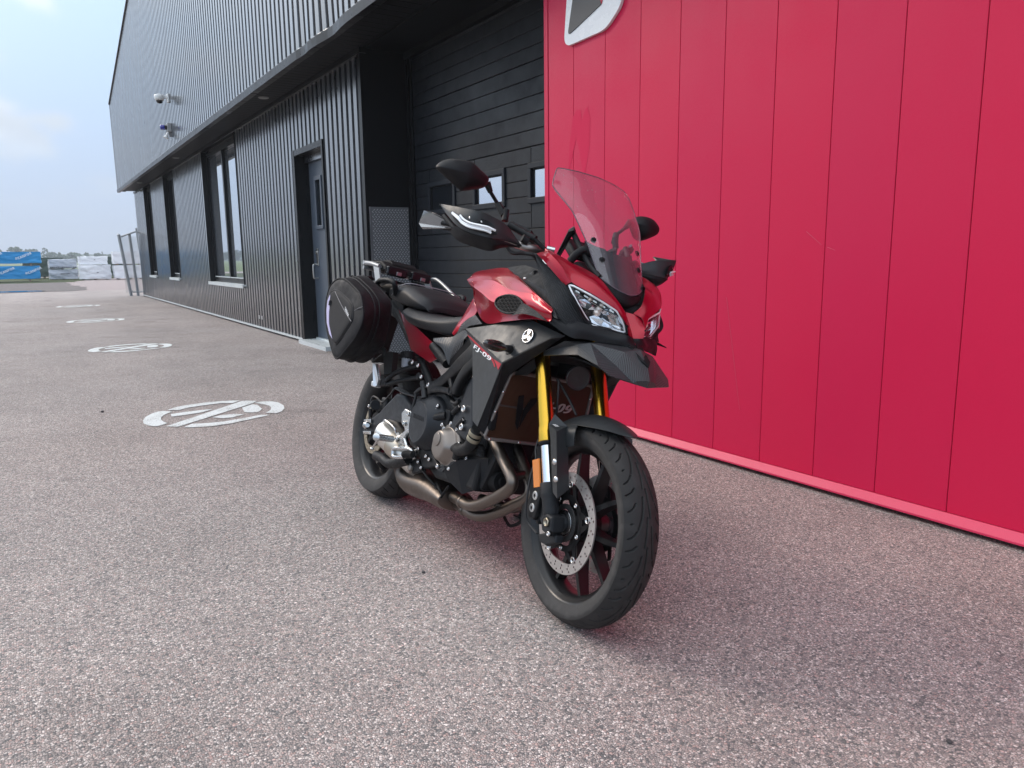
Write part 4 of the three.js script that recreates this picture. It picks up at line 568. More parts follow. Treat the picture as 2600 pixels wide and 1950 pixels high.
function spoke(a, r0, r1, w0, w1, d0, d1, skew) { const g = new THREE.BoxGeometry(1, 1, 1, 6, 1, 1); const p = g.attributes.position; for (let i = 0; i < p.count; i++) { const t = p.getX(i) + 0.5, r = r0 + (r1 - r0) * t, w = (w0 + (w1 - w0) * Math.pow(t, 1.4)) * p.getY(i), d = (d0 + (d1 - d0) * t) * p.getZ(i) * (Math.abs(p.getY(i)) > 0 ? 1 : 1); const an = a + skew * (t - 0.0); p.setXYZ(i, r * Math.cos(an) - w * Math.sin(an), r * Math.sin(an) + w * Math.cos(an), d); } g.computeVertexNormals(); return g; }
const rimM = phy([0.010, 0.010, 0.011], 0.6, 0, { specularIntensity: 0.6, clearcoat: 0.25, clearcoatRoughness: 0.2, roughnessMap: rep(texSmudge, 4) });
function wheel(name, c, R, hw, rimW, sideH, tread, st, spin, pairs) {
  const w = group(name, bike); const put = (n, g, m) => { g = Array.isArray(g) ? merged(g) : g; g = g.clone().rotateZ(spin).translate(c.x, c.y, c.z); if (st) g.applyMatrix4(STEER); return mesh(n, g, m, w); };
  put('tyre', tyreGeo(R, hw, sideH, tread), tyreM);
  const W = rimW, rl = R - sideH + 0.0035;
  put('rim', lathe(V(0, 0, 0), V(0, 0, 1), [[rl - 0.010, -W + 0.004], [rl - 0.002, -W - 0.002], [rl, -W], [rl, -W + 0.006], [rl - 0.012, -W + 0.016], [rl - 0.006, -W * 0.55], [rl - 0.02, -W * 0.3], [rl - 0.02, W * 0.3], [rl - 0.006, W * 0.55], [rl - 0.012, W - 0.016], [rl, W - 0.006], [rl, W], [rl - 0.002, W + 0.002], [rl - 0.010, W - 0.004], [rl - 0.016, W - 0.014], [rl - 0.027, W * 0.5], [rl - 0.030, 0], [rl - 0.027, -W * 0.5], [rl - 0.016, -W + 0.014], [rl - 0.010, -W + 0.004]], 128), rimM);
  for (let k = 0; k < 5; k++) for (const s of [-1, 1]) { const a = (k + 0.5) * 2 * Math.PI / 5 + s * 0.17; put('spoke', spoke(a, 0.04, rl - 0.026, 0.018, 0.013, 0.05, 0.030, s * 0.16), rimM); }
  put('hub', lathe(V(0, 0, 0), V(0, 0, 1), [[0.018, -hw - 0.008], [0.034, -hw - 0.008], [0.036, -0.035], [0.05, -0.03], [0.05, 0.03], [0.036, 0.035], [0.034, hw + 0.012], [0.018, hw + 0.012], [0.018, -hw - 0.008]], 40), rimM);
  return { w, put };
}
{
  const c = V(1.44, 0.30, 0), { w, put } = wheel('front_wheel', c, 0.30, 0.060, 0.046, 0.0685, treadF, true, 0.28, 1);
  const fd = std([0.50, 0.465, 0.44], 0.42, 0.75);
  const dg = discGeo(0.149, 0.1165, 0.060, 0.0045, [[0.1235, 22, 0], [0.1325, 24, 0.35], [0.1415, 26, 0.1]]);
  put('brake_disc', dg, fd); put('brake_disc', mirror(dg), fd);
  const car = [ring(0.066, 0.084, 0.0605, 0.0645, 60)]; for (let k = 0; k < 5; k++) { const a = k * 2 * Math.PI / 5; for (const s of [-1, 1]) { const g = spoke(a + s * 0.30, 0.075, 0.1135, 0.02, 0.014, 0.004, 0.004, -s * 0.24); g.translate(0, 0, 0.0625); car.push(g); } }
  const cg = merged(car); put('disc_carrier', cg, matBlack); put('disc_carrier', mirror(cg), matBlack);
  for (let k = 0; k < 5; k++) { const a = k * 2 * Math.PI / 5 + 0.06; put('disc_button', lathe(V(0.1135 * Math.cos(a), 0.1135 * Math.sin(a), 0.060), V(0, 0, 1), [[0.0055, 0], [0.0105, 0], [0.0105, 0.0065], [0.0095, 0.0075], [0.0055, 0.0075], [0.005, 0.002], [0, 0.002]], 20), boltM); const b = a + 0.63; put('carrier_bolt', bolt(V(0.075 * Math.cos(b), 0.075 * Math.sin(b), 0.0645), V(0, 0, 1), 0.0075, 0.006), boltM); }
  const tr = [ring(0.040, 0.056, 0.066, 0.068, 60)]; for (let k = 0; k < 48; k++) { const g = new THREE.BoxGeometry(0.012, 0.0035, 0.0016); g.translate(0.048, 0, 0.0688); g.rotateZ(k / 48 * 2 * Math.PI); tr.push(g); } put('sensor_ring', tr, std([0.06, 0.06, 0.06], 0.5, 0.6));
  put('hub_seal', [ring(0.024, 0.038, 0.0685, 0.0715, 40)], alloy);
}
{
  const c = V(0, 0.315, 0), { w, put } = wheel('rear_wheel', c, 0.315, 0.090, 0.071, 0.0835, treadR, false, 0.4, 1);
  const dg = discGeo(0.1225, 0.092, 0.094, 0.005, [[0.099, 20, 0], [0.1075, 20, 0.4], [0.116, 22, 0.1]]);
  put('brake_disc', dg, std([0.42, 0.36, 0.27], 0.35, 0.9));
  const car = [ring(0.045, 0.064, 0.0945, 0.0985, 50)]; for (let k = 0; k < 5; k++) { const g = spoke(k * 2 * Math.PI / 5, 0.06, 0.096, 0.028, 0.016, 0.004, 0.004, 0); g.translate(0, 0, 0.0965); car.push(g); } put('disc_carrier', car, matBlack);
  put('sprocket', [ring(0.06, 0.105, -0.108, -0.102, 60)], steelM);
}
// --- fork, guards, fender, caliper (steered frame)
const FD = V(Math.sin(24 * RAD), -Math.cos(24 * RAD), 0), FA = V(1.2655, 0.665, 0.106), FN = V(Math.cos(24 * RAD), Math.sin(24 * RAD), 0);
const onF = (y, lat = 0.106, off = 0) => FA.clone().addScaledVector(FD, (FA.y - y) / Math.cos(24 * RAD)).setZ(lat).addScaledVector(FN, off);
for (const s of [1, -1]) {
  const leg = group('fork_leg', bike), z = 0.106 * s, put = (n, g, m) => mesh(n, steered(g), m, leg);
  put('outer_tube', lathe(onF(0.515, z), FD.clone().negate(), [[0.0205, 0], [0.0265, 0], [0.0272, 0.004], [0.0272, 0.036], [0.0245, 0.052], [0.0245, 0.25], [0.0258, 0.256], [0.0258, 0.52], [0.0245, 0.524], [0, 0.524]], 48), gold);
  put('dust_seal', lathe(onF(0.514, z), FD, [[0.0205, -0.004], [0.0268, -0.003], [0.0268, 0.004], [0.024, 0.009], [0.0205, 0.010]], 40), matBlack);
  put('inner_tube', cyl(onF(0.53, z), onF(0.37, z), 0.0205, 0.0205, 40), chrome);
  put('fork_bottom', [lathe(onF(0.402, z), FD, [[0.0205, 0], [0.0275, 0], [0.0275, 0.03], [0.0285, 0.038], [0.025, 0.046], [0.025, 0.075], [0.0235, 0.09], [0.019, 0.105], [0, 0.11]], 40), plate([[1.418, 0.325], [1.462, 0.322], [1.468, 0.28], [1.452, 0.262], [1.415, 0.268], [1.398, 0.30]], s > 0 ? 0.082 : -0.128, s > 0 ? 0.128 : -0.082, 0.008)], darkPlastic);
  put('axle_end', lathe(V(1.44, 0.30, s * 0.126), V(0, 0, s), [[0, 0], [0.014, 0], [0.014, 0.006], [0.0125, 0.008], [0.0085, 0.008], [0.008, 0.0005], [0, 0.0005]], 6), std([0.4, 0.36, 0.28], 0.35, 1));
  put('axle_collar', [cyl(V(1.44, 0.30, s * 0.0715), V(1.44, 0.30, s * 0.084), 0.024, 0.024, 30), ], engineGrey);
  put('pinch_bolt', bolt(V(1.462, 0.272, s * 0.1275), V(0, 0, s), 0.008, 0.007), boltM);
}
{
  // fork guard: faceted cover in front of the leg
  const q = (x, y, l) => S(r1(x, y), l);
  const t0 = q(490, 8, .112), t1 = q(668, 180, .084), t2 = q(512, 252, .138), t3 = q(405, 150, .130), b0 = q(692, 1060, .080), b1 = q(522, 1192, .132), b2 = q(462, 1110, .126), l1 = q(428, 330, .128), tb = q(560, 30, .085);
  const e0 = t0.clone().lerp(t1, 0.5);
  const g = shell([[t3, t2, t1, t0], [t3, l1, b2, b1, t2], [t2, b1, b0, t1]], 0.004, 20);
  for (const s of [1, -1]) { const gp = group('fork_guard', bike); const put = (n, gg, m) => mesh(n, steered(s > 0 ? gg : mirror(gg)), m, gp); put('cover', g, greyPaint); for (const [x, y] of [[482, 678], [497, 925]]) { const p = q(x, y, .137); put('screw', lathe(p.clone().add(V(0, 0, -0.003)), V(0.1, 0, 1), [[0, 0.006], [0.004, 0.0062], [0.008, 0.005], [0.0095, 0.002], [0.0095, 0]], 20), boltM); } }
  // ABS lettering on the right guard
  const n = t2.clone().sub(t3).cross(t1.clone().sub(t3)).normalize(); if (n.z < 0) n.negate();
  const lg = textGeo('ABS', 0.011); const u = q(550, 240, .136).sub(q(425, 155, .131)).normalize(), w = n.clone().cross(u); const org = t3.clone().multiplyScalar(0.30).addScaledVector(t2, 0.42).addScaledVector(t1, 0.16).addScaledVector(t0, 0.12).addScaledVector(n, 0.003);
  lg.applyMatrix4(new THREE.Matrix4().makeBasis(u, w, n).setPosition(org)); fpart('lettering', lg, whitePaint);
  // fender
  const rows = []; const cx = 1.44, cy = 0.30;
  for (const [a, wd, r0, dr] of [[60.5, 0.006, 0.336, 0.002], [63, 0.024, 0.335, 0.006], [68, 0.044, 0.333, 0.014], [76, 0.060, 0.330, 0.025], [86, 0.070, 0.327, 0.034], [96, 0.074, 0.325, 0.036], [108, 0.076, 0.323, 0.036], [122, 0.076, 0.322, 0.034], [140, 0.072, 0.322, 0.03], [152, 0.060, 0.322, 0.024]]) { const row = []; for (const t of [-1, -0.75, -0.4, 0, 0.4, 0.75, 1]) row.push(V(cx + (r0 - dr * t * t) * Math.cos(a * RAD), cy + (r0 - dr * t * t) * Math.sin(a * RAD), wd * t)); rows.push(row); }
  fpart('front_fender', patch(rows, 0.003, 60, 24, false), greyPaint);
  for (const s of [1, -1]) fpart('fender_bracket', patch([[V(1.43, 0.588, s * 0.073), V(1.40, 0.585, s * 0.075), V(1.36, 0.575, s * 0.075)], [V(1.445, 0.575, s * 0.088), V(1.405, 0.565, s * 0.092), V(1.365, 0.555, s * 0.09)], [V(1.45, 0.53, s * 0.088), V(1.415, 0.52, s * 0.092), V(1.375, 0.51, s * 0.09)]], 0.003, 10, 8, s > 0), greyPaint);
  // brake calipers
  for (const s of [1, -1]) {
    const cp = group('brake_caliper', bike), put = (n2, gg, m) => mesh(n2, steered(gg), m, cp);
    const c1 = S(r1(210, 1150), .118), c2 = S(r1(165, 1320), .118);
    const ax = c1.clone().sub(c2).normalize(), ay = V(0, 0, 1).cross(ax); const P2 = (u, v) => [c2.x + ax.x * u + ay.x * v, c2.y + ax.y * u + ay.y * v];
    const o = [P2(-0.032, -0.018), P2(-0.036, 0.012), P2(-0.02, 0.026), P2(0.062, 0.026), P2(0.082, 0.012), P2(0.085, -0.01), P2(0.066, -0.024), P2(-0.018, -0.026)];
    put('caliper_body', [plate(o, s > 0 ? 0.070 : -0.116, s > 0 ? 0.116 : -0.070, 0.006), plate(o.map(p => [p[0] + 0.004, p[1]]), s > 0 ? 0.030 : -0.058, s > 0 ? 0.058 : -0.030, 0.004), plate([P2(-0.04, -0.03), P2(-0.045, -0.012), P2(0.09, -0.012), P2(0.088, -0.03)], s > 0 ? 0.03 : -0.10, s > 0 ? 0.10 : -0.03, 0.004)], engineBlack);
    for (const c of [c1, c2]) { put('piston_cap', lathe(V(c.x, c.y, s * 0.115), V(0, 0, s), [[0, 0.0035], [0.0125, 0.004], [0.0135, 0.003], [0.0138, 0]], 28), std([0.72, 0.72, 0.71], 0.35, 0.9)); const st = new THREE.Shape(); for (let k = 0; k < 10; k++) { const a = k * Math.PI / 5, r = k % 2 ? 0.0034 : 0.0074; k ? st.lineTo(c.x + r * Math.cos(a), c.y + r * Math.sin(a)) : st.moveTo(c.x + r, c.y); } const gg = new THREE.ExtrudeGeometry(st, { depth: 0.0012, bevelEnabled: false }); gg.translate(0, 0, s > 0 ? 0.1187 : -0.1199); put('cap_socket', gg, matBlack); }
    put('caliper_mount', [plate([[1.395, 0.335], [1.43, 0.30], [1.42, 0.265], [1.385, 0.262], [1.355, 0.285], [1.362, 0.32]], s > 0 ? 0.078 : -0.104, s > 0 ? 0.104 : -0.078, 0.006), plate([[1.43, 0.268], [1.47, 0.27], [1.475, 0.25], [1.43, 0.225], [1.39, 0.225], [1.375, 0.245]], s > 0 ? 0.082 : -0.112, s > 0 ? 0.112 : -0.082, 0.006)], darkPlastic);
    put('brake_hose', tube([V(1.30, 0.62, s * 0.09), S(r1(240, 430), .115).setZ(s * .115), S(r1(225, 640), .12).setZ(s * .12), S(r1(150, 900), .125).setZ(s * .125), S(r1(105, 1150), .128).setZ(s * .128), S(r1(85, 1400), .125).setZ(s * .125), S(r2(120, 40), .118).setZ(s * .118), S(r2(240, 190), .11).setZ(s * .11)], 0.0035, 8, 70), hoseM);
    // amber reflector on its bracket
    const a0 = S(r1(175, 655), .135), a1 = S(r1(262, 630), .130), a2 = S(r1(280, 1025), .130), a3 = S(r1(195, 1040), .135);
    for (const v of [a0, a1, a2, a3]) v.z *= s;
    const back = v => v.clone().add(V(-0.002, 0, -0.007 * s)); const rg = shell(s > 0 ? [[a0, a3, a2, a1]] : [[a0, a1, a2, a3]], 0.006); put('reflector', rg, phy([0.75, 0.22, 0.012], 0.25, 0, { clearcoat: 1, bumpMap: rep(ribTex, 30), bumpScale: 0.0008 }));
    put('reflector_bracket', [cyl(onF(0.50, s * 0.112, -0.03), onF(0.40, s * 0.112, -0.03), 0.008, 0.008, 10), cyl(onF(0.51, s * 0.11, -0.035), onF(0.45, s * 0.11, -0.03), 0.012, 0.009, 10)], matBlack);
  }
  // lower and upper clamps, stem
  fpart('lower_clamp', [plate([[1.155, 0.80], [1.235, 0.835], [1.255, 0.79], [1.175, 0.755]], -0.145, 0.145, 0.008), cyl(onF(0.83, 0.106), onF(0.775, 0.106), 0.036, 0.036, 30), cyl(onF(0.83, -0.106), onF(0.775, -0.106), 0.036, 0.036, 30)], engineBlack);
  fpart('upper_clamp', [plate([[1.05, 1.005], [1.13, 1.035], [1.15, 1.0], [1.07, 0.97]], -0.14, 0.14, 0.008), cyl(onF(1.02, 0.106), onF(0.985, 0.106), 0.034, 0.034, 30), cyl(onF(1.02, -0.106), onF(0.985, -0.106), 0.034, 0.034, 30)], engineBlack);
  fpart('steering_stem', cyl(V(1.09, 1.0, 0), V(1.19, 0.78, 0), 0.028, 0.03, 24), engineBlack);
}
// --- handlebar, controls, guards, mirrors
{
  const bar = [V(1.10, 1.06, 0), V(1.11, 1.065, 0.06), S(rB(600, 690), 0.13), S(rB(490, 660), 0.19), V(1.06, 1.118, 0.25), V(0.985, 1.135, 0.32), V(0.90, 1.145, 0.40)];
  const full = [...bar.slice(1).map(mz).reverse(), ...bar];
  fpart('handlebar', tube(full, 0.0125, 14, 140), std([0.36, 0.33, 0.31], 0.4, 0.9));
  fpart('bar_riser', [cyl(V(1.085, 1.01, 0.05), V(1.105, 1.075, 0.05), 0.02, 0.018), cyl(V(1.085, 1.01, -0.05), V(1.105, 1.075, -0.05), 0.02, 0.018)], engineBlack);
  for (const s of [1, -1]) {
    const Z = v => s > 0 ? v : mz(v);
    fpart('grip', [cyl(Z(V(1.02, 1.127, 0.285)), Z(V(0.90, 1.145, 0.405)), 0.0175, 0.0175, 20), cyl(Z(V(0.90, 1.145, 0.405)), Z(V(0.87, 1.148, 0.432)), 0.019, 0.016, 20), cyl(Z(V(1.03, 1.126, 0.275)), Z(V(1.022, 1.127, 0.283)), 0.026, 0.026, 20)], rubber);
    fpart('switch_box', [cyl(Z(V(1.075, 1.117, 0.235)), Z(V(1.035, 1.125, 0.272)), 0.026, 0.025, 16)], blackPlastic);
    fpart('brake_lever', tube([Z(V(1.12, 1.11, 0.21)), Z(V(1.13, 1.11, 0.24)), Z(V(1.09, 1.118, 0.31)), Z(V(1.02, 1.13, 0.38)), Z(V(0.985, 1.135, 0.415))], 0.007, 8), engineBlack);
    // master cylinder / clutch perch and cables
    const q = (x, y, l) => { const v = S(rB(x, y), l); return s > 0 ? v : mz(v); };
    fpart('control_perch', [cyl(q(385, 510, .225), q(560, 610, .165), 0.012, 0.012, 12), cyl(q(470, 600, .21), q(510, 622, .19), 0.013, 0.013, 12), cyl(q(540, 595, .175), q(640, 690, .13), 0.007, 0.007, 10)], blackPlastic);
    { const a = q(385, 500, .215), b = q(410, 487, .205), c = q(535, 545, .165), d = q(520, 580, .17); fpart('fluid_reservoir', shell(s > 0 ? [[a, d, c, b]] : [[a, b, c, d]], 0.03), blackPlastic); }
    fpart('control_cable', [tube([q(390, 520, .22), q(450, 560, .20), q(560, 650, .15), q(640, 700, .11), Z(V(1.15, 1.02, 0.07))], 0.004, 8), tube([q(350, 640, .26), q(400, 700, .24), q(480, 705, .20), q(560, 735, .16), Z(V(1.13, 1.0, 0.09))], 0.0055, 8)], hoseM);
    // hand guard
    const h = (x, y, l) => { const v = S(r6(x, y), l); return s > 0 ? v : mz(v); };
    const T = [h(342, 782, .432), h(450, 800, .424), h(720, 850, .405), h(1000, 912, .375), h(1190, 992, .335), h(1385, 1110, .285), h(1500, 1260, .245), h(1625, 1432, .205)];
    const M1 = [h(352, 800, .431), h(470, 960, .424), h(600, 1110, .412), h(760, 1210, .392), h(950, 1270, .365), h(1130, 1310, .338), h(1320, 1345, .295), h(1600, 1445, .21)];
    const Mi = T.map((v, i) => v.clone().lerp(M1[i], 0.5).add(V(0.006, 0, 0.001 * s)));
    const gp = group('hand_guard', bike), put = (n, g, m) => mesh(n, steered(g), m, gp);
    put('shield', patch([T, Mi, M1], 0.005, 16, 40, s < 0), greyPaint);
    const L0 = [h(520, 1150, .414), h(600, 1135, .41), h(760, 1225, .392), h(950, 1285, .365), h(1130, 1325, .338), h(1320, 1360, .295), h(1600, 1450, .21)];
    const L1 = [h(502, 1215, .41), h(560, 1290, .402), h(650, 1370, .388), h(900, 1462, .35), h(1135, 1522, .315), h(1310, 1472, .285), h(1560, 1465, .215)];
    put('lower_shield', patch([L0, L0.map((v, i) => v.clone().lerp(L1[i], 0.5).add(V(0.008, 0, 0))), L1], 0.005, 12, 36, s < 0), blackPlastic);
    // back plate so that the guard has depth, with its edge
    put('guard_brace', tube([M1[1].clone().add(V(-0.03, 0, 0)), M1[3].clone().add(V(-0.045, 0, 0)), M1[5].clone().add(V(-0.05, 0, 0)), Z(V(1.08, 1.11, 0.23))], 0.009, 8), blackPlastic);
    // LED strip
    const led = [[545, 940, .418], [640, 1010, .408], [700, 1075, .40], [800, 1130, .389], [950, 1165, .37], [1060, 1190, .354], [1150, 1230, .338], [1190, 1250, .33]];
    const ln = [h(545, 940, .418), h(1190, 1250, .33)]; const nrm = V(0.92, 0.15, 0.36 * s).normalize();
    const bz0 = [[520, 905, .42], [640, 960, .408], [820, 990, .389], [1000, 1030, .366], [1120, 1080, .345], [1200, 1160, .33], [1235, 1262, .322]].map(q2 => h(...q2).addScaledVector(nrm, 0.009)), bz1 = [[560, 1020, .415], [640, 1100, .406], [760, 1175, .392], [900, 1225, .372], [1040, 1255, .35], [1150, 1275, .335], [1232, 1280, .322]].map(q2 => h(...q2).addScaledVector(nrm, 0.008));
    put('lamp_bezel', patch([bz0, bz0.map((v, i) => v.clone().lerp(bz1[i], 0.5).addScaledVector(nrm, 0.003)), bz1], 0.004, 6, 28, s < 0), blackPlastic);
    const ledM = phy([0.85, 0.87, 0.88], 0.12, 0.3, { clearcoat: 1 });
    for (const dy of [-30, 2, 34]) put('light_bar', tube(led.slice(dy < 0 ? 1 : 0, dy > 0 ? 7 : 8).map(([x, y, l]) => h(x + (dy < 0 ? 20 : -6), y + dy * (x < 600 ? 0.4 : 0.9), l).addScaledVector(nrm, 0.014)), 0.0036, 8, 40), ledM);
    for (const [x, y, l] of [[825, 1022, .386], [1005, 1078, .36]]) put('screw', lathe(h(x, y, l).addScaledVector(nrm, 0.0125), nrm, [[0, 0.005], [0.003, 0.0052], [0.0056, 0.004], [0.006, -0.004]], 16), std([0.85, 0.82, 0.8], 0.3, 0.8));
    // clear deflector at the bar end
    const d0 = h(22, 1085, .452), d1 = h(100, 885, .452), d2 = h(230, 932, .44), d3 = h(585, 1125, .385), d4 = h(575, 1165, .385), d5 = h(55, 1142, .45);
    for (const v of [d0, d1, d2, d3, d4, d5]) v.add(V(0, 0, 0)); put('bar_end_wing', shell(s > 0 ? [[d0, d5, d4, d3, d2, d1]] : [[d0, d1, d2, d3, d4, d5]], 0.012), phy([0.20, 0.21, 0.22], 0.16, 0.6, { clearcoat: 1 }));
    // mirror
    const mp = group('rear_mirror', bike), mput = (n, g, m) => mesh(n, steered(g), m, mp);
    const X0 = 1.022; const oL = [[1098, 905], [1200, 872], [1272, 830], [1290, 775], [1245, 690], [1190, 645], [1110, 625], [1060, 632], [1000, 660], [962, 700], [985, 770], [1015, 850], [1050, 892]].map(q2 => SX(r7(...q2), 0.985));
    const o = s < 0 ? oL : [[290, 200], [360, 130], [500, 88], [700, 105], [830, 142], [950, 250], [1060, 352], [1098, 402], [1062, 500], [1000, 540], [870, 560], [700, 578], [655, 562], [560, 480], [420, 350], [300, 238]].map(q2 => { const v = SX(r6(...q2), X0); return s > 0 ? v : mz(v); });
    const ctr = V(0, 0, 0); o.forEach(v => ctr.add(v)); ctr.multiplyScalar(1 / o.length);
    const cl = [[330, 225], [560, 305], [830, 395], [1060, 430]].map(q2 => { const v = SX(r6(...q2), X0); return s > 0 ? v : mz(v); });
    const ringAt = (k, dx, sh = 0) => o.map(v => { const q2 = ctr.clone().lerp(v, k); q2.x += dx; return q2; });
    const lp = loft([ringAt(0.55, -0.006), ringAt(0.93, -0.006), ringAt(1.0, -0.002), ringAt(0.985, 0.010), ringAt(0.86, 0.028), ringAt(0.6, 0.042), ringAt(0.25, 0.050), ringAt(0.04, 0.052)], 30, 64); mput('housing', lp, blackPlastic);
    mput('mirror_glass', loft([ringAt(0.05, -0.008), ringAt(0.5, -0.008), ringAt(0.92, -0.0075)], 6, 48, false), std([0.8, 0.82, 0.84], 0.03, 1));
    const st = [h(1128, 585, .275), h(1140, 602, .272), h(1200, 700, .255), h(1262, 802, .237), h(1320, 890, .228)];
    mput('stem', [tube(st, 0.0062, 10), cyl(h(1082, 452, .290), h(1140, 602, .272), 0.0125, 0.0085, 14), cyl(h(1250, 785, .239), h(1352, 955, .222), 0.0110, 0.0125, 14), cyl(h(1385, 880, .218), h(1362, 1050, .222), 0.0105, 0.011, 14)], blackPlastic);
  }
}
// --- bodywork (bike frame)
const q8 = (x, y, l) => B(r8(x, y), l), q7 = (x, y, l) => B(r7(x, y), l), q4 = (x, y, l) => B(r4(x, y), l), qB = (x, y, l) => B(rB(x, y), l), q10 = (x, y, l) => B(r10(x, y), l), q5 = (x, y, l) => B(r5(x, y), l), qC = (x, y, l) => B(rC(x, y), l), q3 = (x, y, l) => B(r3(x, y), l), q9 = (x, y, l) => B(r9(x, y), l), qA = (x, y, l) => B(rA(x, y), l);
const lerpRow = (a, b, t, n) => a.map((v, i) => v.clone().lerp(b[i], t).add(n || V(0, 0, 0)));
// make sure a patch faces outward from a reference point inside the bike
function facing(g, ref = V(0.9, 0.6, 0)) { const p = g.attributes.position, n = g.attributes.normal; let s = 0; for (let i = 0; i < Math.min(p.count, 600); i++) s += (p.getX(i) - ref.x) * n.getX(i) + (p.getY(i) - ref.y) * n.getY(i) + (p.getZ(i) - ref.z) * n.getZ(i); return s >= 0; }
function skin(grid, t, nu, nv, ref, disp) { let g = patch(grid, 0, nu, nv, false); const flip = !facing(g, ref); g = patch(grid, t, nu, nv, flip); return g; }
function ribs(grid, nu, nv, count, amp, ref, across = 1, t = 0.004) {   // patch with raised ribs running along one direction
  const rows = grid.map(r => crv(r, nv)), cols = []; for (let j = 0; j <= nv; j++) cols.push(crv(rows.map(r => r[j]), nu));
  let g0 = patch(grid, 0, 6, 6, false); const sg = facing(g0, ref) ? 1 : -1; const out = [];
  for (let i = 0; i <= nu; i++) { const row = []; for (let j = 0; j <= nv; j++) { const a = cols[j][Math.min(nu, i + 1)].clone().sub(cols[j][Math.max(0, i - 1)]), b = cols[Math.min(nv, j + 1)][i].clone().sub(cols[Math.max(0, j - 1)][i]); const n = a.cross(b).normalize().multiplyScalar(sg); const ph = across ? j / nv : i / nu; row.push(cols[j][i].clone().addScaledVector(n, amp * Math.pow(0.5 + 0.5 * Math.cos(ph * count * 2 * Math.PI), 0.6))); } out.push(row); }
  const pos = [], idx = [], uv = [], W = nv + 1; out.forEach(r => r.forEach(v => { pos.push(v.x, v.y, v.z); uv.push(v.x, v.y); })); for (let i = 0; i < nu; i++) for (let j = 0; j < nv; j++) { const a = i * W + j, b = a + 1, c = a + W, d = c + 1; sg > 0 ? idx.push(a, c, b, b, c, d) : idx.push(a, b, c, b, d, c); }
  const g = new THREE.BufferGeometry(); g.setAttribute('position', new THREE.Float32BufferAttribute(pos, 3)); g.setAttribute('uv', new THREE.Float32BufferAttribute(uv, 2)); g.setIndex(idx); g.computeVertexNormals(); return g.toNonIndexed();
}
function drops(name, geos, count, rad) {   // rain drops sitting on a surface
  const gs = []; const ball = new THREE.SphereGeometry(1, 7, 4, 0, 2 * Math.PI, 0, Math.PI / 2);
  for (const g0 of geos) { const p = g0.attributes.position, n = g0.attributes.normal, cum = []; let tot = 0; const nt = Math.floor(p.count / 3); const A = V(0, 0, 0), Bv = V(0, 0, 0), C = V(0, 0, 0), N = V(0, 0, 0); for (let i = 0; i < nt; i++) { A.fromBufferAttribute(p, 3 * i); Bv.fromBufferAttribute(p, 3 * i + 1); C.fromBufferAttribute(p, 3 * i + 2); tot += Bv.clone().sub(A).cross(C.clone().sub(A)).length(); cum.push(tot); }
    for (let k = 0; k < count / geos.length; k++) { const r = rnd() * tot; let lo = 0, hi = nt - 1; while (lo < hi) { const m = (lo + hi) >> 1; cum[m] < r ? lo = m + 1 : hi = m; } let u = rnd(), v = rnd(); if (u + v > 1) { u = 1 - u; v = 1 - v; } const i = lo * 3; A.fromBufferAttribute(p, i); Bv.fromBufferAttribute(p, i + 1); C.fromBufferAttribute(p, i + 2); const q = A.clone().multiplyScalar(1 - u - v).addScaledVector(Bv, u).addScaledVector(C, v); N.fromBufferAttribute(n, i); if (geos.length > 1 && N.y < 0.25) continue; const s = rad * (0.45 + 0.8 * rnd() * rnd()); const d = ball.clone(); d.scale(s, s * 0.55, s); d.applyQuaternion(new THREE.Quaternion().setFromUnitVectors(V(0, 1, 0), N.clone().normalize())); d.translate(q.x, q.y, q.z); gs.push(d); } }
  part(name, gs, phy([1, 1, 1], 0.02, 0, { transmission: 1, thickness: 0.003, ior: 1.33 })).userData.kind = 'stuff';
}
const two = (name, geo, mat) => both(name, geo, mat, false);
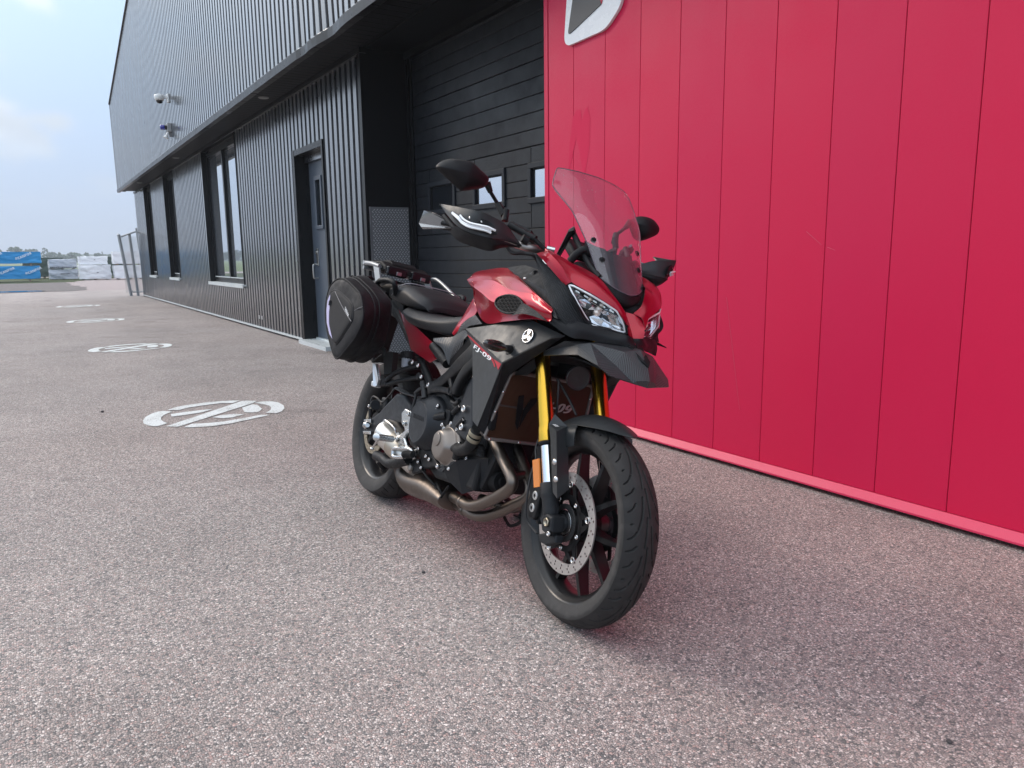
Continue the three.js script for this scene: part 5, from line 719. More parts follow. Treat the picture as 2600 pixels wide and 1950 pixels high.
{
  // red front cowl
  const T = [qB(625, 687, .186), q8(150, 60, .158), q8(340, 130, .134), q8(520, 215, .11), q8(660, 310, .09), q8(780, 450, .066), q8(870, 570, .045), q8(945, 690, .018)];
  const E = [qB(622, 691, .196), q8(62, 9, .207), q8(195, 143, .2), q8(330, 348, .178), q8(560, 480, .132), q8(760, 610, .087), q8(880, 700, .058), q8(975, 835, .036)];
  const mid = T.map((v, i) => v.clone().lerp(E[i], 0.5).add(V(0.006, 0.008, 0.004)));
  const C3 = [E[0], E[1], E[2], E[3]], S3 = [qB(568, 706, .2), q8(0, 100, .214), q8(130, 250, .205), q8(252, 392, .186)];
  const nose = [[V(0, 0, 0).copy(q8(955, 700, 0)), q8(1010, 860, 0), q8(1048, 1008, 0)], [q8(930, 700, .03), q8(1000, 865, .018), q8(1030, 1000, .012)], [E[6].clone(), q8(985, 860, .034), q8(1002, 968, .028)]];
  const ref = V(1.2, 0.85, 0);
  const half = [skin([T, mid, E], 0.004, 18, 40, ref), skin([C3, lerpRow(C3, S3, 0.5, V(0, 0, 0.002)), S3], 0.004, 8, 24, ref), skin(nose, 0.003, 10, 12, ref)];
  const hg = merged(half); part('front_cowl', [hg, mirror(hg)], redPaint);
  // ribbed dark side cowls
  const L = [qB(566, 720, .186), qB(590, 850, .192), qB(640, 980, .2), qB(700, 1110, .197), qB(800, 1235, .168)], R = [qB(575, 714, .197), qB(672, 820, .2), qB(772, 927, .184), qB(850, 1070, .154), qB(940, 1215, .108)];
  two('side_cowl', [ribs([L, lerpRow(L, R, 0.5, V(0.003, 0, 0.006)), R], 72, 40, 11, 0.0022, ref, 0)], darkPlastic);
  // dark lower cowl and chin
  const c0 = [q8(60, 700, .2), q8(300, 790, .17), q8(520, 845, .128), q8(780, 925, .07), q8(1010, 985, .022), q8(1046, 1008, 0)], c1 = [q8(70, 830, .2), q8(330, 1000, .165), q8(480, 1020, .13), q8(700, 1060, .085), q8(900, 1090, .045), q8(1100, 1160, 0)];
  two('lower_cowl', [skin([c0, lerpRow(c0, c1, 0.5, V(0.004, 0, 0.003)), c1], 0.004, 14, 36, ref)], blackPlastic);
  two('headlight_surround', [skin([[q8(250, 388, .186), q8(400, 640, .168), q8(515, 830, .128), q8(770, 915, .072), q8(975, 958, .024), q8(985, 870, .036)], [q8(290, 385, .178), q8(425, 640, .158), q8(545, 815, .122), q8(775, 890, .07), q8(945, 935, .028), q8(955, 850, .04)]], 0.004, 4, 36, ref)], blackPlastic);
  // headlights
  const oL = [[298, 388, .178], [352, 398, .172], [560, 508, .133], [720, 605, .094], [850, 690, .062], [905, 770, .046], [935, 850, .036], [950, 940, .026], [780, 900, .066], [560, 850, .115], [530, 820, .12], [425, 645, .153], [335, 475, .172]];
  const out3 = oL.map(a => q8(...a)); const cen = V(0, 0, 0); out3.forEach(v => cen.add(v)); cen.multiplyScalar(1 / out3.length);
  const lensM = phy([1, 1, 1], 0.02, 0, { transmission: 1, thickness: 0, ior: 1.45 });
  const back = V(-0.93, 0.05, -0.30);
  const sc = (k, d) => out3.map(v => cen.clone().lerp(v, k).addScaledVector(back, d));
  const dome = loft([sc(1.0, 0.001), sc(0.9, -0.004), sc(0.6, -0.008), sc(0.25, -0.010), sc(0.03, -0.0105)], 10, 52, false);
  const bowl = loft([sc(0.995, 0.004), sc(0.93, 0.020), sc(0.72, 0.040), sc(0.35, 0.052), sc(0.05, 0.055)], 12, 52, false);
  const reflM = std([0.82, 0.84, 0.87], 0.10, 1), darkRefl = phy([0.02, 0.02, 0.024], 0.12, 0.3);
  for (const s of [1, -1]) {
    const gp = group('headlight', bike), put = (n, g, m) => mesh(n, s > 0 ? (Array.isArray(g) ? merged(g) : g) : mirror(Array.isArray(g) ? merged(g) : g), m, gp);
    put('lens', dome, lensM); put('reflector', bowl, reflM);
    put('rim', tube([...out3, ].map(v => v.clone().addScaledVector(back, -0.001)), 0.0032, 8, 90, true, 0.15), phy([0.78, 0.8, 0.82], 0.2, 0.3, { clearcoat: 1 }));
    // divider between the lamp chambers, dark and bright facets, bulbs
    const dv = [q8(345, 450, .17), q8(470, 540, .148), q8(600, 610, .12), q8(730, 690, .09), q8(890, 760, .048)];
    put('divider', skin([dv.map(v => v.clone().addScaledVector(back, 0.006)), dv.map(v => v.clone().add(V(0, -0.007, 0)).addScaledVector(back, 0.028)), dv.map(v => v.clone().add(V(0, -0.01, 0)).addScaledVector(back, 0.05))], 0.002, 8, 30, ref), reflM);
    const F = (pts, d, m, n) => put(n, shell([pts.map(([x, y, l]) => q8(x, y, l).addScaledVector(back, d))], 0.002), m);
    F([[490, 700, .138], [545, 700, .125], [545, 780, .117], [530, 795, .118]], 0.020, darkRefl, 'facet');
    F([[560, 760, .115], [640, 740, .1], [720, 800, .083], [700, 880, .08], [590, 840, .107]], 0.018, std([0.75, 0.78, 0.82], 0.25, 0.9), 'facet'); F([[770, 740, .08], [880, 760, .05], [915, 880, .04], [820, 850, .06]], 0.020, std([0.55, 0.54, 0.53], 0.2, 1), 'facet');
    F([[440, 560, .15], [560, 600, .125], [640, 680, .105], [560, 680, .12], [470, 640, .145]], 0.024, std([0.7, 0.73, 0.78], 0.18, 1), 'facet');
    for (const [x, y, l, r] of [[650, 715, .1, 0.011], [565, 560, .128, 0.007], [700, 630, .096, 0.007]]) put('bulb', lathe(q8(x, y, l).addScaledVector(back, 0.022), V(1, 0, 0.25), [[r, 0], [r, 0.006], [r * 0.7, 0.011], [0, 0.013]], 16), phy([0.8, 0.7, 0.62], 0.1, 0.6));
    for (let k = 0; k < 5; k++) { const t = k / 4, x = 420 + t * 400, y = 470 + t * 230, l = .158 - t * .088; put('daytime_lamp', shell([[[x - 22, y - 26, l + .003], [x + 26, y + 2, l - .005], [x + 22, y + 20, l - .005], [x - 26, y - 8, l + .003]].map(([a, b, c]) => q8(a, b, c).addScaledVector(back, 0.014))], 0.003), phy([0.72, 0.68, 0.6], 0.15, 0.7, { clearcoat: 1 })); }
  }
  // windscreen
  const sd = [q7(640, 1310, .085), q7(500, 930, .108), q7(330, 565, .138), q7(110, 280, .17), q7(172, 72, .138)], ctr = [q7(975, 1522, 0), null, null, null, q7(620, 182, 0)];
  for (let i = 1; i < 4; i++) ctr[i] = V(sd[i].x + [0, .046, .053, .052][i], sd[i].y - [0, .022, .012, -.005][i], 0);
  const rowsS = sd.map((a, i) => { const c = ctr[i], h = c.clone().lerp(a, 0.55).add(c.clone().sub(a).setZ(0).multiplyScalar(0.25)); h.z = a.z * 0.55; return [mz(a), mz(h), c, h, a]; });
  // finer corner at the top edge
  rowsS.splice(4, 0, rowsS[3].map((v, j) => v.clone().lerp(rowsS[4][j], 0.6).add(V(0, 0.004, 0)).setZ(v.z + (rowsS[4][j].z - v.z) * 0.45)));
  const screenM = phy([0.90, 0.88, 0.92], 0.02, 0, { transmission: 0.965, thickness: 0, ior: 1.49 });
  part('windscreen', skin(rowsS, 0.004, 60, 40, V(0.9, 1.1, 0)), screenM);
  part('screen_edge', tube([...rowsS.map(r => r[4]), rowsS[5][3], rowsS[5][2], rowsS[5][1], ...rowsS.map(r => r[0]).reverse(), rowsS[0][1], rowsS[0][2], rowsS[0][3]].map(v => v.clone().add(V(-0.0015, 0, 0))), 0.0016, 6, 220, true, 0.2), phy([0.20, 0.17, 0.21], 0.15, 0, { transmission: 0.5, thickness: 0 }));
  drops('water_drops', [skin(rowsS, 0, 30, 20, V(0.9, 1.1, 0))], 110, 0.0022);
  for (const [x, y, l] of [[552, 905, .087], [650, 1130, .071]]) for (const s of [1, -1]) { const v = q7(x, y, l).add(V(0.006, 0.002, 0)); v.z *= s; part('screen_bolt', lathe(v, V(0.8, 0.5, 0.35 * s), [[0, 0.007], [0.006, 0.007], [0.0085, 0.004], [0.0095, 0]], 18), matBlack); }
  // screen mount plate, lip, instrument, bracket
  const P0 = rowsS[0].map(v => v.clone().add(V(-0.014, -0.012, 0))), Pt = rowsS[1].map((v, j) => v.clone().lerp(rowsS[2][j], 0.12).add(V(-0.026, 0, 0)).multiply(V(1, 1, 0.86)));
  part('screen_mount', skin([P0, P0.map((v, i) => v.clone().lerp(Pt[i], 0.5).add(V(-0.006, 0, 0))), Pt], 0.004, 14, 30, V(0.9, 1.1, 0)), darkPlastic);
  const lip0 = rowsS[0].map(v => v.clone().add(V(0.004, -0.004, 0)).multiply(V(1, 1, 1.03))), lip1 = rowsS[0].map(v => v.clone().add(V(0.004, -0.030, 0)).multiply(V(1, 1, 0.95))), lip2 = rowsS[0].map(v => v.clone().add(V(-0.05, -0.055, 0)).multiply(V(1, 1, 0.9)));
  part('nose_lip', skin([lip0, lip1, lip2], 0.006, 14, 30, V(1.2, 0.9, 0)), blackPlastic);
  const vent = [q8(875, 575, .045), q8(945, 692, .018), q8(955, 700, 0)];
  part('nose_vent', skin([[mz(vent[0]), vent[0].clone().setZ(0).add(V(-0.01, 0.0, 0)), vent[0]], [mz(vent[1]), vent[2].clone().add(V(-0.012, 0, 0)), vent[1]]].map(r => r.map(v => v.clone().add(V(-0.008, 0.0, 0)))), 0.004, 6, 12, V(1.2, 0.9, 0)), matBlack);
  const fb = [q7(150, 1045, .11), q7(288, 772, .125), q7(345, 746, .118), q7(372, 792, .11), q7(330, 830, .105), q7(200, 1070, .1)];
  two('screen_bracket', [shell([fb], 0.016), tube([q7(330, 800, .108), q7(430, 1000, .1), q7(520, 1170, .095), q7(640, 1320, .085)], 0.009, 8), tube([q7(300, 1140, .13), q7(380, 1050, .12), q7(480, 1000, .1), q7(560, 1060, .08)], 0.012, 8)], blackPlastic);
  two('bracket_cap', [shell([[q7(288, 772, .127), q7(283, 800, .126), q7(322, 815, .12), q7(365, 780, .112), q7(345, 744, .12)]], 0.008)], std([0.2, 0.2, 0.21], 0.35, 0.6));
  part('instrument_panel', [(() => { const g = new RoundedBoxGeometry(0.03, 0.085, 0.17, 3, 0.01); g.rotateZ(0.9); g.translate(1.20, 1.115, 0); return g; })()], blackPlastic);
  part('headlight_case', [(() => { const g = new RoundedBoxGeometry(0.16, 0.12, 0.26, 3, 0.03); g.rotateZ(-0.35); g.translate(1.33, 0.93, 0); return g; })(), (() => { const g = new RoundedBoxGeometry(0.12, 0.08, 0.16, 3, 0.02); g.rotateZ(-0.5); g.translate(1.27, 1.02, 0); return g; })()], matBlack);
  two('stay_clip', [rbox(1.10, 1.135, 1.055, 1.085, 0.085, 0.105, 0.004), cyl(q7(40, 990, .14), q7(130, 1010, .12), 0.010, 0.010, 4)], alloy);
}
{
  // beak under the lamps, carbon-look
  const k = [q8(250, 1040, .16), q8(400, 1078, .142), q8(550, 1065, .121), q8(850, 1330, .078), q8(1090, 1510, .036)], l = [q8(0, 1205, .148), q8(270, 1200, .152), q8(400, 1200, .15), q8(640, 1330, .134), q8(780, 1445, .112), q8(1050, 1535, .042)], z0 = q8(0, 1165, .14);
  const c = [V(1.40, 0.835, 0), V(1.46, 0.845, 0), V(1.535, 0.835, 0), V(1.578, 0.79, 0), V(1.598, 0.752, 0)];
  const m = [V(1.39, 0.825, 0.10), V(1.462, 0.838, 0.07), V(1.53, 0.82, 0.055), V(1.565, 0.788, 0.036), V(1.592, 0.75, 0.02)];
  const faces = [[z0, l[0], l[1], l[2], k[1], k[0]], [k[1], l[2], l[3], k[2]], [k[2], l[3], l[4], k[3]], [k[3], l[4], l[5], k[4]], [k[0], k[1], m[1], m[0]], [k[1], k[2], m[1]], [k[2], k[3], m[2], m[1]], [k[3], k[4], m[4], m[3], m[2]], [m[0], m[1], c[1], c[0]], [m[1], m[2], c[2], c[1]], [m[2], m[3], c[3], c[2]], [m[3], m[4], c[4], c[3]]];
  const tipL = q8(1050, 1535, .042), tipC = V(1.592, 0.732, 0); faces.push([k[4], tipL, tipC, c[4], m[4]]);
  const g = shell(faces, 0.004, 24);
  const carbon = phy([0.045, 0.047, 0.050], 0.36, 0.1, { bumpMap: rep(ribTex, 26), bumpScale: 0.0009, clearcoat: 0.15, clearcoatRoughness: 0.25, specularIntensity: 0.6 });
  part('beak', [g, mirror(g)], carbon);
  // raised spine plate on top of the beak
  part('beak_spine', shell([[V(1.50, 0.848, 0.03), V(1.57, 0.806, 0.012), V(1.582, 0.79, 0), V(1.57, 0.806, -0.012), V(1.50, 0.848, -0.03)]], 0.006), matBlack);
  const under = [q8(270, 1200, .15), q8(640, 1330, .132), q8(780, 1445, .11)]; two('beak_liner', [shell([[V(1.25, 0.79, 0.12), V(1.25, 0.79, 0), V(1.45, 0.79, 0), V(1.54, 0.755, 0), V(1.52, 0.755, 0.08), V(1.43, 0.775, 0.11)].reverse()], 0.004)], matBlack);
}
{
  // side fairings
  const P1 = q10(1005, 965, .178), P2 = q4(560, 150, .172), P2b = q4(250, 175, .182), P3 = q4(962, 345, .150), P3b = q4(790, 372, .175), A = q4(220, 665, .232), P4 = q10(1035, 1040, .2), R1 = q10(1105, 1230, .205), Q2 = q5(592, 585, .2), Q1 = q5(640, 645, .228), A2 = q4(-30, 1060, .232);
  const I1 = q4(650, 570, .150), I2 = q4(300, 800, .184), I3 = q4(130, 1150, .186), I4 = q5(712, 735, .192), I0 = q4(870, 405, .146);
  // flat panels: the remaining corners lie in the plane of three of them
  const inPlane = (q, a, b, c) => { const n = b.clone().sub(a).cross(c.clone().sub(a)); const d = rayB(q); return CbO.clone().addScaledVector(d, a.clone().sub(CbO).dot(n) / d.dot(n)); };
  R1.copy(inPlane(r10(1105, 1230), P4, A, Q1)); Q2.copy(inPlane(r5(592, 585), P4, A, Q1)); A2.copy(A.clone().lerp(Q1, 0.45));
  const up = [[P1, P4, A], [P1, A, P2], [P2, A, P3b], [P2, P3b, P3]], low = [[P4, R1, Q2, Q1, A2, A]], fr = [[P3b, A, I2, I1, I0, P3], [A, A2, Q1, I4, I3, I2]];
  const gU = shell(up, 0.004, 40), gL = shell(low, 0.004, 12), gF = shell(fr, 0.004, 12);
  const nU = A.clone().sub(P4).cross(P3b.clone().sub(P4)).normalize(); if (nU.z < 0) nU.negate();
  const nL = Q2.clone().sub(P4).cross(A.clone().sub(P4)).normalize(); if (nL.z < 0) nL.negate();
  const wordmark = font;
  for (const s of [1, -1]) {
    const gp = group('side_fairing', bike), put = (n, g, m) => { g = Array.isArray(g) ? merged(g) : g; return mesh(n, s > 0 ? g : mirror(g), m, gp); };
    put('upper_panel', gU, greyPaint); put('lower_panel', gL, greyPaint); put('inner_panel', gF, darkPlastic);
    // red pinstripes with their wedge
    const redSt = std([0.42, 0.006, 0.02], 0.45);
    const on = (x, y, d = 0.0015) => { const r = hit(r10(x, y), gL) || hit(r10(x, y), gU); if (!r) { const q = rayB(r10(x, y)); const t = P4.clone().sub(CbO).dot(nL) / q.dot(nL); return CbO.clone().addScaledVector(q, t).addScaledVector(nL, d); } return r.p.addScaledVector(nL, d); };
    const str = pts => put('stripe', shell([pts.map(p => on(...p))], 0.0008), redSt);
    str([[1040, 1050], [1050, 1075], [1240, 1275], [1252, 1262]]); str([[1240, 1275], [1345, 1385], [1360, 1375], [1252, 1262]]);
    str([[1075, 1075], [1082, 1098], [1385, 1405], [1400, 1390]]); str([[1372, 1400], [1400, 1450], [1415, 1505], [1430, 1500], [1420, 1450], [1395, 1400]]);
    str([[1400, 1392], [1440, 1460], [1468, 1545], [1512, 1462], [1450, 1420]]);
    // model lettering
    const o0 = on(1122, 1240, 0.002), o1 = on(1360, 1428, 0.002), u = o1.clone().sub(o0).normalize(); let wd = nL.clone().cross(u).normalize(); if (wd.y < 0) wd.negate();
    const tg = textGeo('FJ-09', 0.0135); tg.computeBoundingBox(); const bw = tg.boundingBox.max.x - tg.boundingBox.min.x; const L = o0.distanceTo(o1); tg.scale(L / bw, 1.0, 1); { const p = tg.attributes.position; for (let i = 0; i < p.count; i++) p.setX(i, p.getX(i) + 0.3 * p.getY(i)); }
    if (s > 0) { tg.applyMatrix4(new THREE.Matrix4().makeBasis(u, wd, u.clone().cross(wd)).setPosition(o0.clone().lerp(o1, 0.5).addScaledVector(wd, 0.006))); put('lettering', tg, whitePaint); }
    // round emblem: chrome ring with three crossed tuning-fork bars
    const eh = hit(r4(533, 353), gU), ec = eh.p, en = eh.n.clone().lerp(V(0.15, 0.1, 1).normalize(), 0.4).normalize(), eR = 0.0235; const eu = V(1, 0, 0).addScaledVector(en, -en.x).normalize(), ew = en.clone().cross(eu).normalize();
    const em = []; em.push(new THREE.TorusGeometry(eR * 0.9, eR * 0.085, 8, 40)); for (let k = 0; k < 3; k++) { const a = Math.PI / 2 + k * 2 * Math.PI / 3; for (const o of [-0.2, 0, 0.2]) { const g = new THREE.BoxGeometry(eR * 0.07, eR * (o ? 0.42 : 0.82), 0.002); g.translate(o * eR, eR * (o ? 0.56 : 0.40), 0.001); g.rotateZ(a - Math.PI / 2); em.push(g); } const b = new THREE.BoxGeometry(eR * 0.40, eR * 0.085, 0.002); b.translate(0, eR * 0.26, 0.001); b.rotateZ(a - Math.PI / 2); em.push(b); }
    const eg = merged(em); eg.applyMatrix4(new THREE.Matrix4().makeBasis(eu, ew, en).setPosition(ec.clone().addScaledVector(en, 0.0055))); put('emblem', eg, std([0.85, 0.86, 0.88], 0.25, 0.9));
    const dk = new THREE.CylinderGeometry(eR * 0.92, eR * 0.96, 0.008, 36); dk.rotateX(Math.PI / 2); dk.applyMatrix4(new THREE.Matrix4().makeBasis(eu, ew, en).setPosition(ec.clone().addScaledVector(en, 0.0012))); put('emblem_base', dk, phy([0.01, 0.01, 0.011], 0.35, 0, { specularIntensity: 0.4 }));
    // turn signal on its stalk
    const tp = group('turn_signal', bike), tput = (n, g, m) => { g = Array.isArray(g) ? merged(g) : g; return mesh(n, s > 0 ? g : mirror(g), m, tp); };
    const base = hit(r4(310, 500), gU).p, tip = q4(0, 425, .345), mid = q4(130, 450, .30), root = q4(250, 490, .255);
    tput('stalk', [lathe(base.clone().addScaledVector(nU, -0.004), nU, [[0.0, 0.006], [0.018, 0.006], [0.021, 0.002], [0.021, 0]], 24), cyl(base, root, 0.012, 0.010, 14)], blackPlastic);
    const dir = tip.clone().sub(root).normalize(), up2 = V(0, 1, 0).addScaledVector(dir, -dir.y).normalize(), sd2 = dir.clone().cross(up2); const rg2 = (t, a, b) => { const c = root.clone().lerp(tip, t), o = []; for (let i = 0; i < 12; i++) { const an = i / 12 * 2 * Math.PI; o.push(c.clone().addScaledVector(up2, a * Math.sin(an)).addScaledVector(sd2, b * Math.cos(an))); } return o; };
    tput('lamp', loft([rg2(-0.05, 0.006, 0.008), rg2(0.08, 0.011, 0.012), rg2(0.35, 0.0165, 0.016), rg2(0.7, 0.0155, 0.015), rg2(0.95, 0.010, 0.010), rg2(1.03, 0.003, 0.003)], 24, 24), phy([0.022, 0.02, 0.018], 0.22, 0, { clearcoat: 0.8, clearcoatRoughness: 0.1 }));
  }
}
{
  // fuel tank covers
  const ref = V(0.9, 0.75, 0);
  const A = [q10(1045, 285, .10), q10(1120, 190, .085), q10(1300, 140, .085), q10(1590, 116, .10), qB(480, 895, .165), qB(682, 1080, .203)];
  const Bc = [q10(1042, 303, .118), q10(1180, 290, .148), q10(1400, 290, .172), q10(1640, 420, .19), qB(540, 985, .203), qB(678, 1090, .206)];
  const M = [q10(1108, 372, .160), q10(1240, 470, .186), q10(1395, 590, .202), qB(480, 1060, .208), qB(580, 1095, .21), qB(668, 1125, .208)];
  const D = [q10(1122, 530, .135), q10(1180, 740, .152), q10(1292, 884, .168), q10(1560, 862, .19), qB(560, 1150, .204), qB(655, 1168, .205)];
  const topC = [V(A[0].x + 0.0, A[0].y + 0.004, 0), V(A[1].x, A[1].y + 0.014, 0), V(A[2].x, A[2].y + 0.018, 0), V(A[3].x, A[3].y + 0.012, 0)];
  const top = skin([A.slice(0, 4), A.slice(0, 4).map((v, i) => v.clone().lerp(topC[i], 0.5).add(V(0, 0.005, 0))), topC, A.slice(0, 4).map((v, i) => mz(v.clone().lerp(topC[i], 0.5).add(V(0, 0.005, 0)))), A.slice(0, 4).map(mz)], 0.003, 24, 24, ref);
  const side = merged([skin([A, lerpRow(A, Bc, 0.5, V(0, 0.004, 0.006)), Bc], 0.003, 10, 48, ref), skin([Bc, lerpRow(Bc, M, 0.5, V(0, 0, 0.003)), M], 0.003, 10, 48, ref), skin([M, lerpRow(M, D, 0.5, V(0, 0, -0.004)), D], 0.003, 10, 48, ref)]);
  part('fuel_tank', [top, side, mirror(side), skin([[A[0], Bc[0], M[0], D[0]], [V(A[0].x - 0.012, A[0].y - 0.01, 0.06), V(A[0].x - 0.012, A[0].y - 0.03, 0.06), V(M[0].x - 0.04, M[0].y - 0.02, 0.08), V(D[0].x - 0.03, D[0].y - 0.01, 0.07)], [V(A[0].x - 0.014, A[0].y - 0.01, 0), V(A[0].x - 0.016, A[0].y - 0.03, 0), V(M[0].x - 0.05, M[0].y - 0.02, 0), V(D[0].x - 0.04, D[0].y, 0)], [V(A[0].x - 0.012, A[0].y - 0.01, -0.06), V(A[0].x - 0.012, A[0].y - 0.03, -0.06), V(M[0].x - 0.04, M[0].y - 0.02, -0.08), V(D[0].x - 0.03, D[0].y - 0.01, -0.07)], [mz(A[0]), mz(Bc[0]), mz(M[0]), mz(D[0])]], 0.003, 20, 12, ref)], redPaint);
  drops('water_drops', [top, side], 260, 0.0026, g => true);
  // side scoop with honeycomb mesh
  const nS = M[3].clone().sub(Bc[2]).cross(M[2].clone().sub(Bc[2])).normalize(); if (nS.z < 0) nS.negate();
  const O = qB(378, 1050, .214); const onS = (x, y, d = 0) => { const r = rayB(rB(x, y)); const t = O.clone().sub(CbO).dot(nS) / r.dot(nS); return CbO.clone().addScaledVector(r, t).addScaledVector(nS, d); };
  const oval = [[288, 1035], [310, 1005], [370, 988], [430, 998], [472, 1040], [462, 1075], [430, 1102], [380, 1112], [330, 1098], [296, 1066]];
  for (const s of [1, -1]) {
    const gp = group('tank_scoop', bike), put = (n, g, m) => { g = Array.isArray(g) ? merged(g) : g; return mesh(n, s > 0 ? g : mirror(g), m, gp); };
    const ov = oval.map(p => onS(...p)); const cc = V(0, 0, 0); ov.forEach(v => cc.add(v)); cc.multiplyScalar(0.1);
    put('opening', loft([ov.map(v => v.clone().addScaledVector(nS, -0.002)), ov.map(v => cc.clone().lerp(v, 0.6).addScaledVector(nS, -0.003)), ov.map(v => cc.clone().lerp(v, 0.05).addScaledVector(nS, -0.003))], 6, 30, false), matBlack);
    put('frame', tube(ov, 0.0035, 8, 80, true), blackPlastic);
    const cells = []; const hx = 24, hy = 26; for (let j = -3; j <= 3; j++) for (let i = -5; i <= 5; i++) { const cx = 378 + i * hx + (j & 1 ? hx / 2 : 0), cy = 1050 + j * hy * 0.8; const ex = (cx - 380) / 88, ey = (cy - 1050) / 58; if (ex * ex + ey * ey > 0.95) continue; const hp = []; for (let k = 0; k < 6; k++) { const a = (k + 0.5) * Math.PI / 3; hp.push(onS(cx + 13 * Math.cos(a), cy + 12 * Math.sin(a), 0.0015)); } cells.push(tube(hp, 0.0013, 4, 18, true, 0)); }
    const cm = put('honeycomb', cells, matBlack);
    put('scoop_insert', ribs([[onS(430, 1104, .003), onS(470, 1052, .003), onS(540, 1078, .003), onS(640, 1160, .001)], [onS(400, 1132, .003), onS(470, 1120, .004), onS(540, 1132, .003), onS(636, 1166, .001)]], 30, 24, 5, 0.001, ref, 0), darkPlastic);
    // black plate with screw in front of the tank cover
    put('front_plate', shell([[qB(368, 801, .128), qB(682, 1082, .2), qB(640, 965, .19), qB(575, 812, .118), qB(490, 783, .105)]], 0.004), darkPlastic);
    put('screw', lathe(qB(492, 873, .158), V(0.2, 0.7, 0.6), [[0, 0.004], [0.004, 0.004], [0.006, 0.001], [0.006, -0.003]], 14), boltM);
    put('corner_cap', shell([[qB(655, 1105, .206), qB(690, 1140, .203), qB(712, 1148, .2), qB(690, 1090, .204), qB(672, 1078, .206)]], 0.006), darkPlastic);
  }
  // centre console in front of the tank, tank core
  part('tank_console', skin([[V(0.92, 1.045, 0.10), V(0.92, 1.058, 0), V(0.92, 1.045, -0.10)], [V(1.02, 1.03, 0.11), V(1.02, 1.045, 0), V(1.02, 1.03, -0.11)], [V(1.08, 1.0, 0.10), V(1.08, 1.01, 0), V(1.08, 1.0, -0.10)]], 0.004, 12, 16, ref), blackPlastic);
  part('airbox', [(() => { const g = new RoundedBoxGeometry(0.34, 0.2, 0.22, 3, 0.04); g.translate(0.88, 0.88, 0); return g; })(), (() => { const g = new RoundedBoxGeometry(0.2, 0.2, 0.2, 3, 0.03); g.translate(1.1, 0.9, 0); return g; })()], matBlack);
  // red waist strips
  const W0 = [q10(822, 1020, .145), q10(890, 900, .135), q10(962, 800, .122), q10(1040, 670, .118), q10(1112, 542, .125)], W1 = [q10(838, 1060, .152), q10(935, 955, .15), q10(1030, 832, .145), q10(1140, 765, .145), q10(1172, 690, .142)];
  two('waist_panel', [skin([W0, lerpRow(W0, W1, 0.5, V(0, 0.002, 0.004)), W1], 0.004, 12, 24, ref)], redPaint);
  // ribbed knee panels
  const kneeM = phy([0.05, 0.052, 0.056], 0.4, 0.1, {});
  const K0 = [q10(565, 1102, .165), q10(690, 1092, .162), q10(830, 1080, .16), q10(900, 1035, .166), q10(1010, 990, .18), q10(1056, 1055, .188)], K1 = [q10(600, 1175, .168), q10(690, 1250, .17), q10(745, 1400, .17), q10(775, 1470, .17), q10(800, 1390, .175), q10(975, 1190, .186)];
  two('knee_panel', [ribs([K0, lerpRow(K0, K1, 0.5, V(0, 0, 0.006)), K1], 20, 150, 19, 0.0022, V(0.6, 0.72, 0), 1)], kneeM);
  const U0 = [q10(885, 1040, .158), q10(955, 905, .152), q10(1045, 832, .148), q10(1150, 770, .15)], U1 = [q10(1000, 982, .176), q10(1060, 935, .176), q10(1150, 915, .174), q10(1245, 900, .17)];
  two('knee_panel', [ribs([U0, U1], 14, 130, 15, 0.0022, V(0.6, 0.72, 0), 1)], kneeM);
  two('frame_cover', [shell([[q10(775, 1475, .168), q10(802, 1515, .165), q10(1000, 1332, .178), q10(1112, 1192, .185), q10(1105, 1130, .188), q10(1050, 1062, .188), q10(962, 1205, .186), q10(798, 1395, .176)]], 0.012)], matBlack);
}
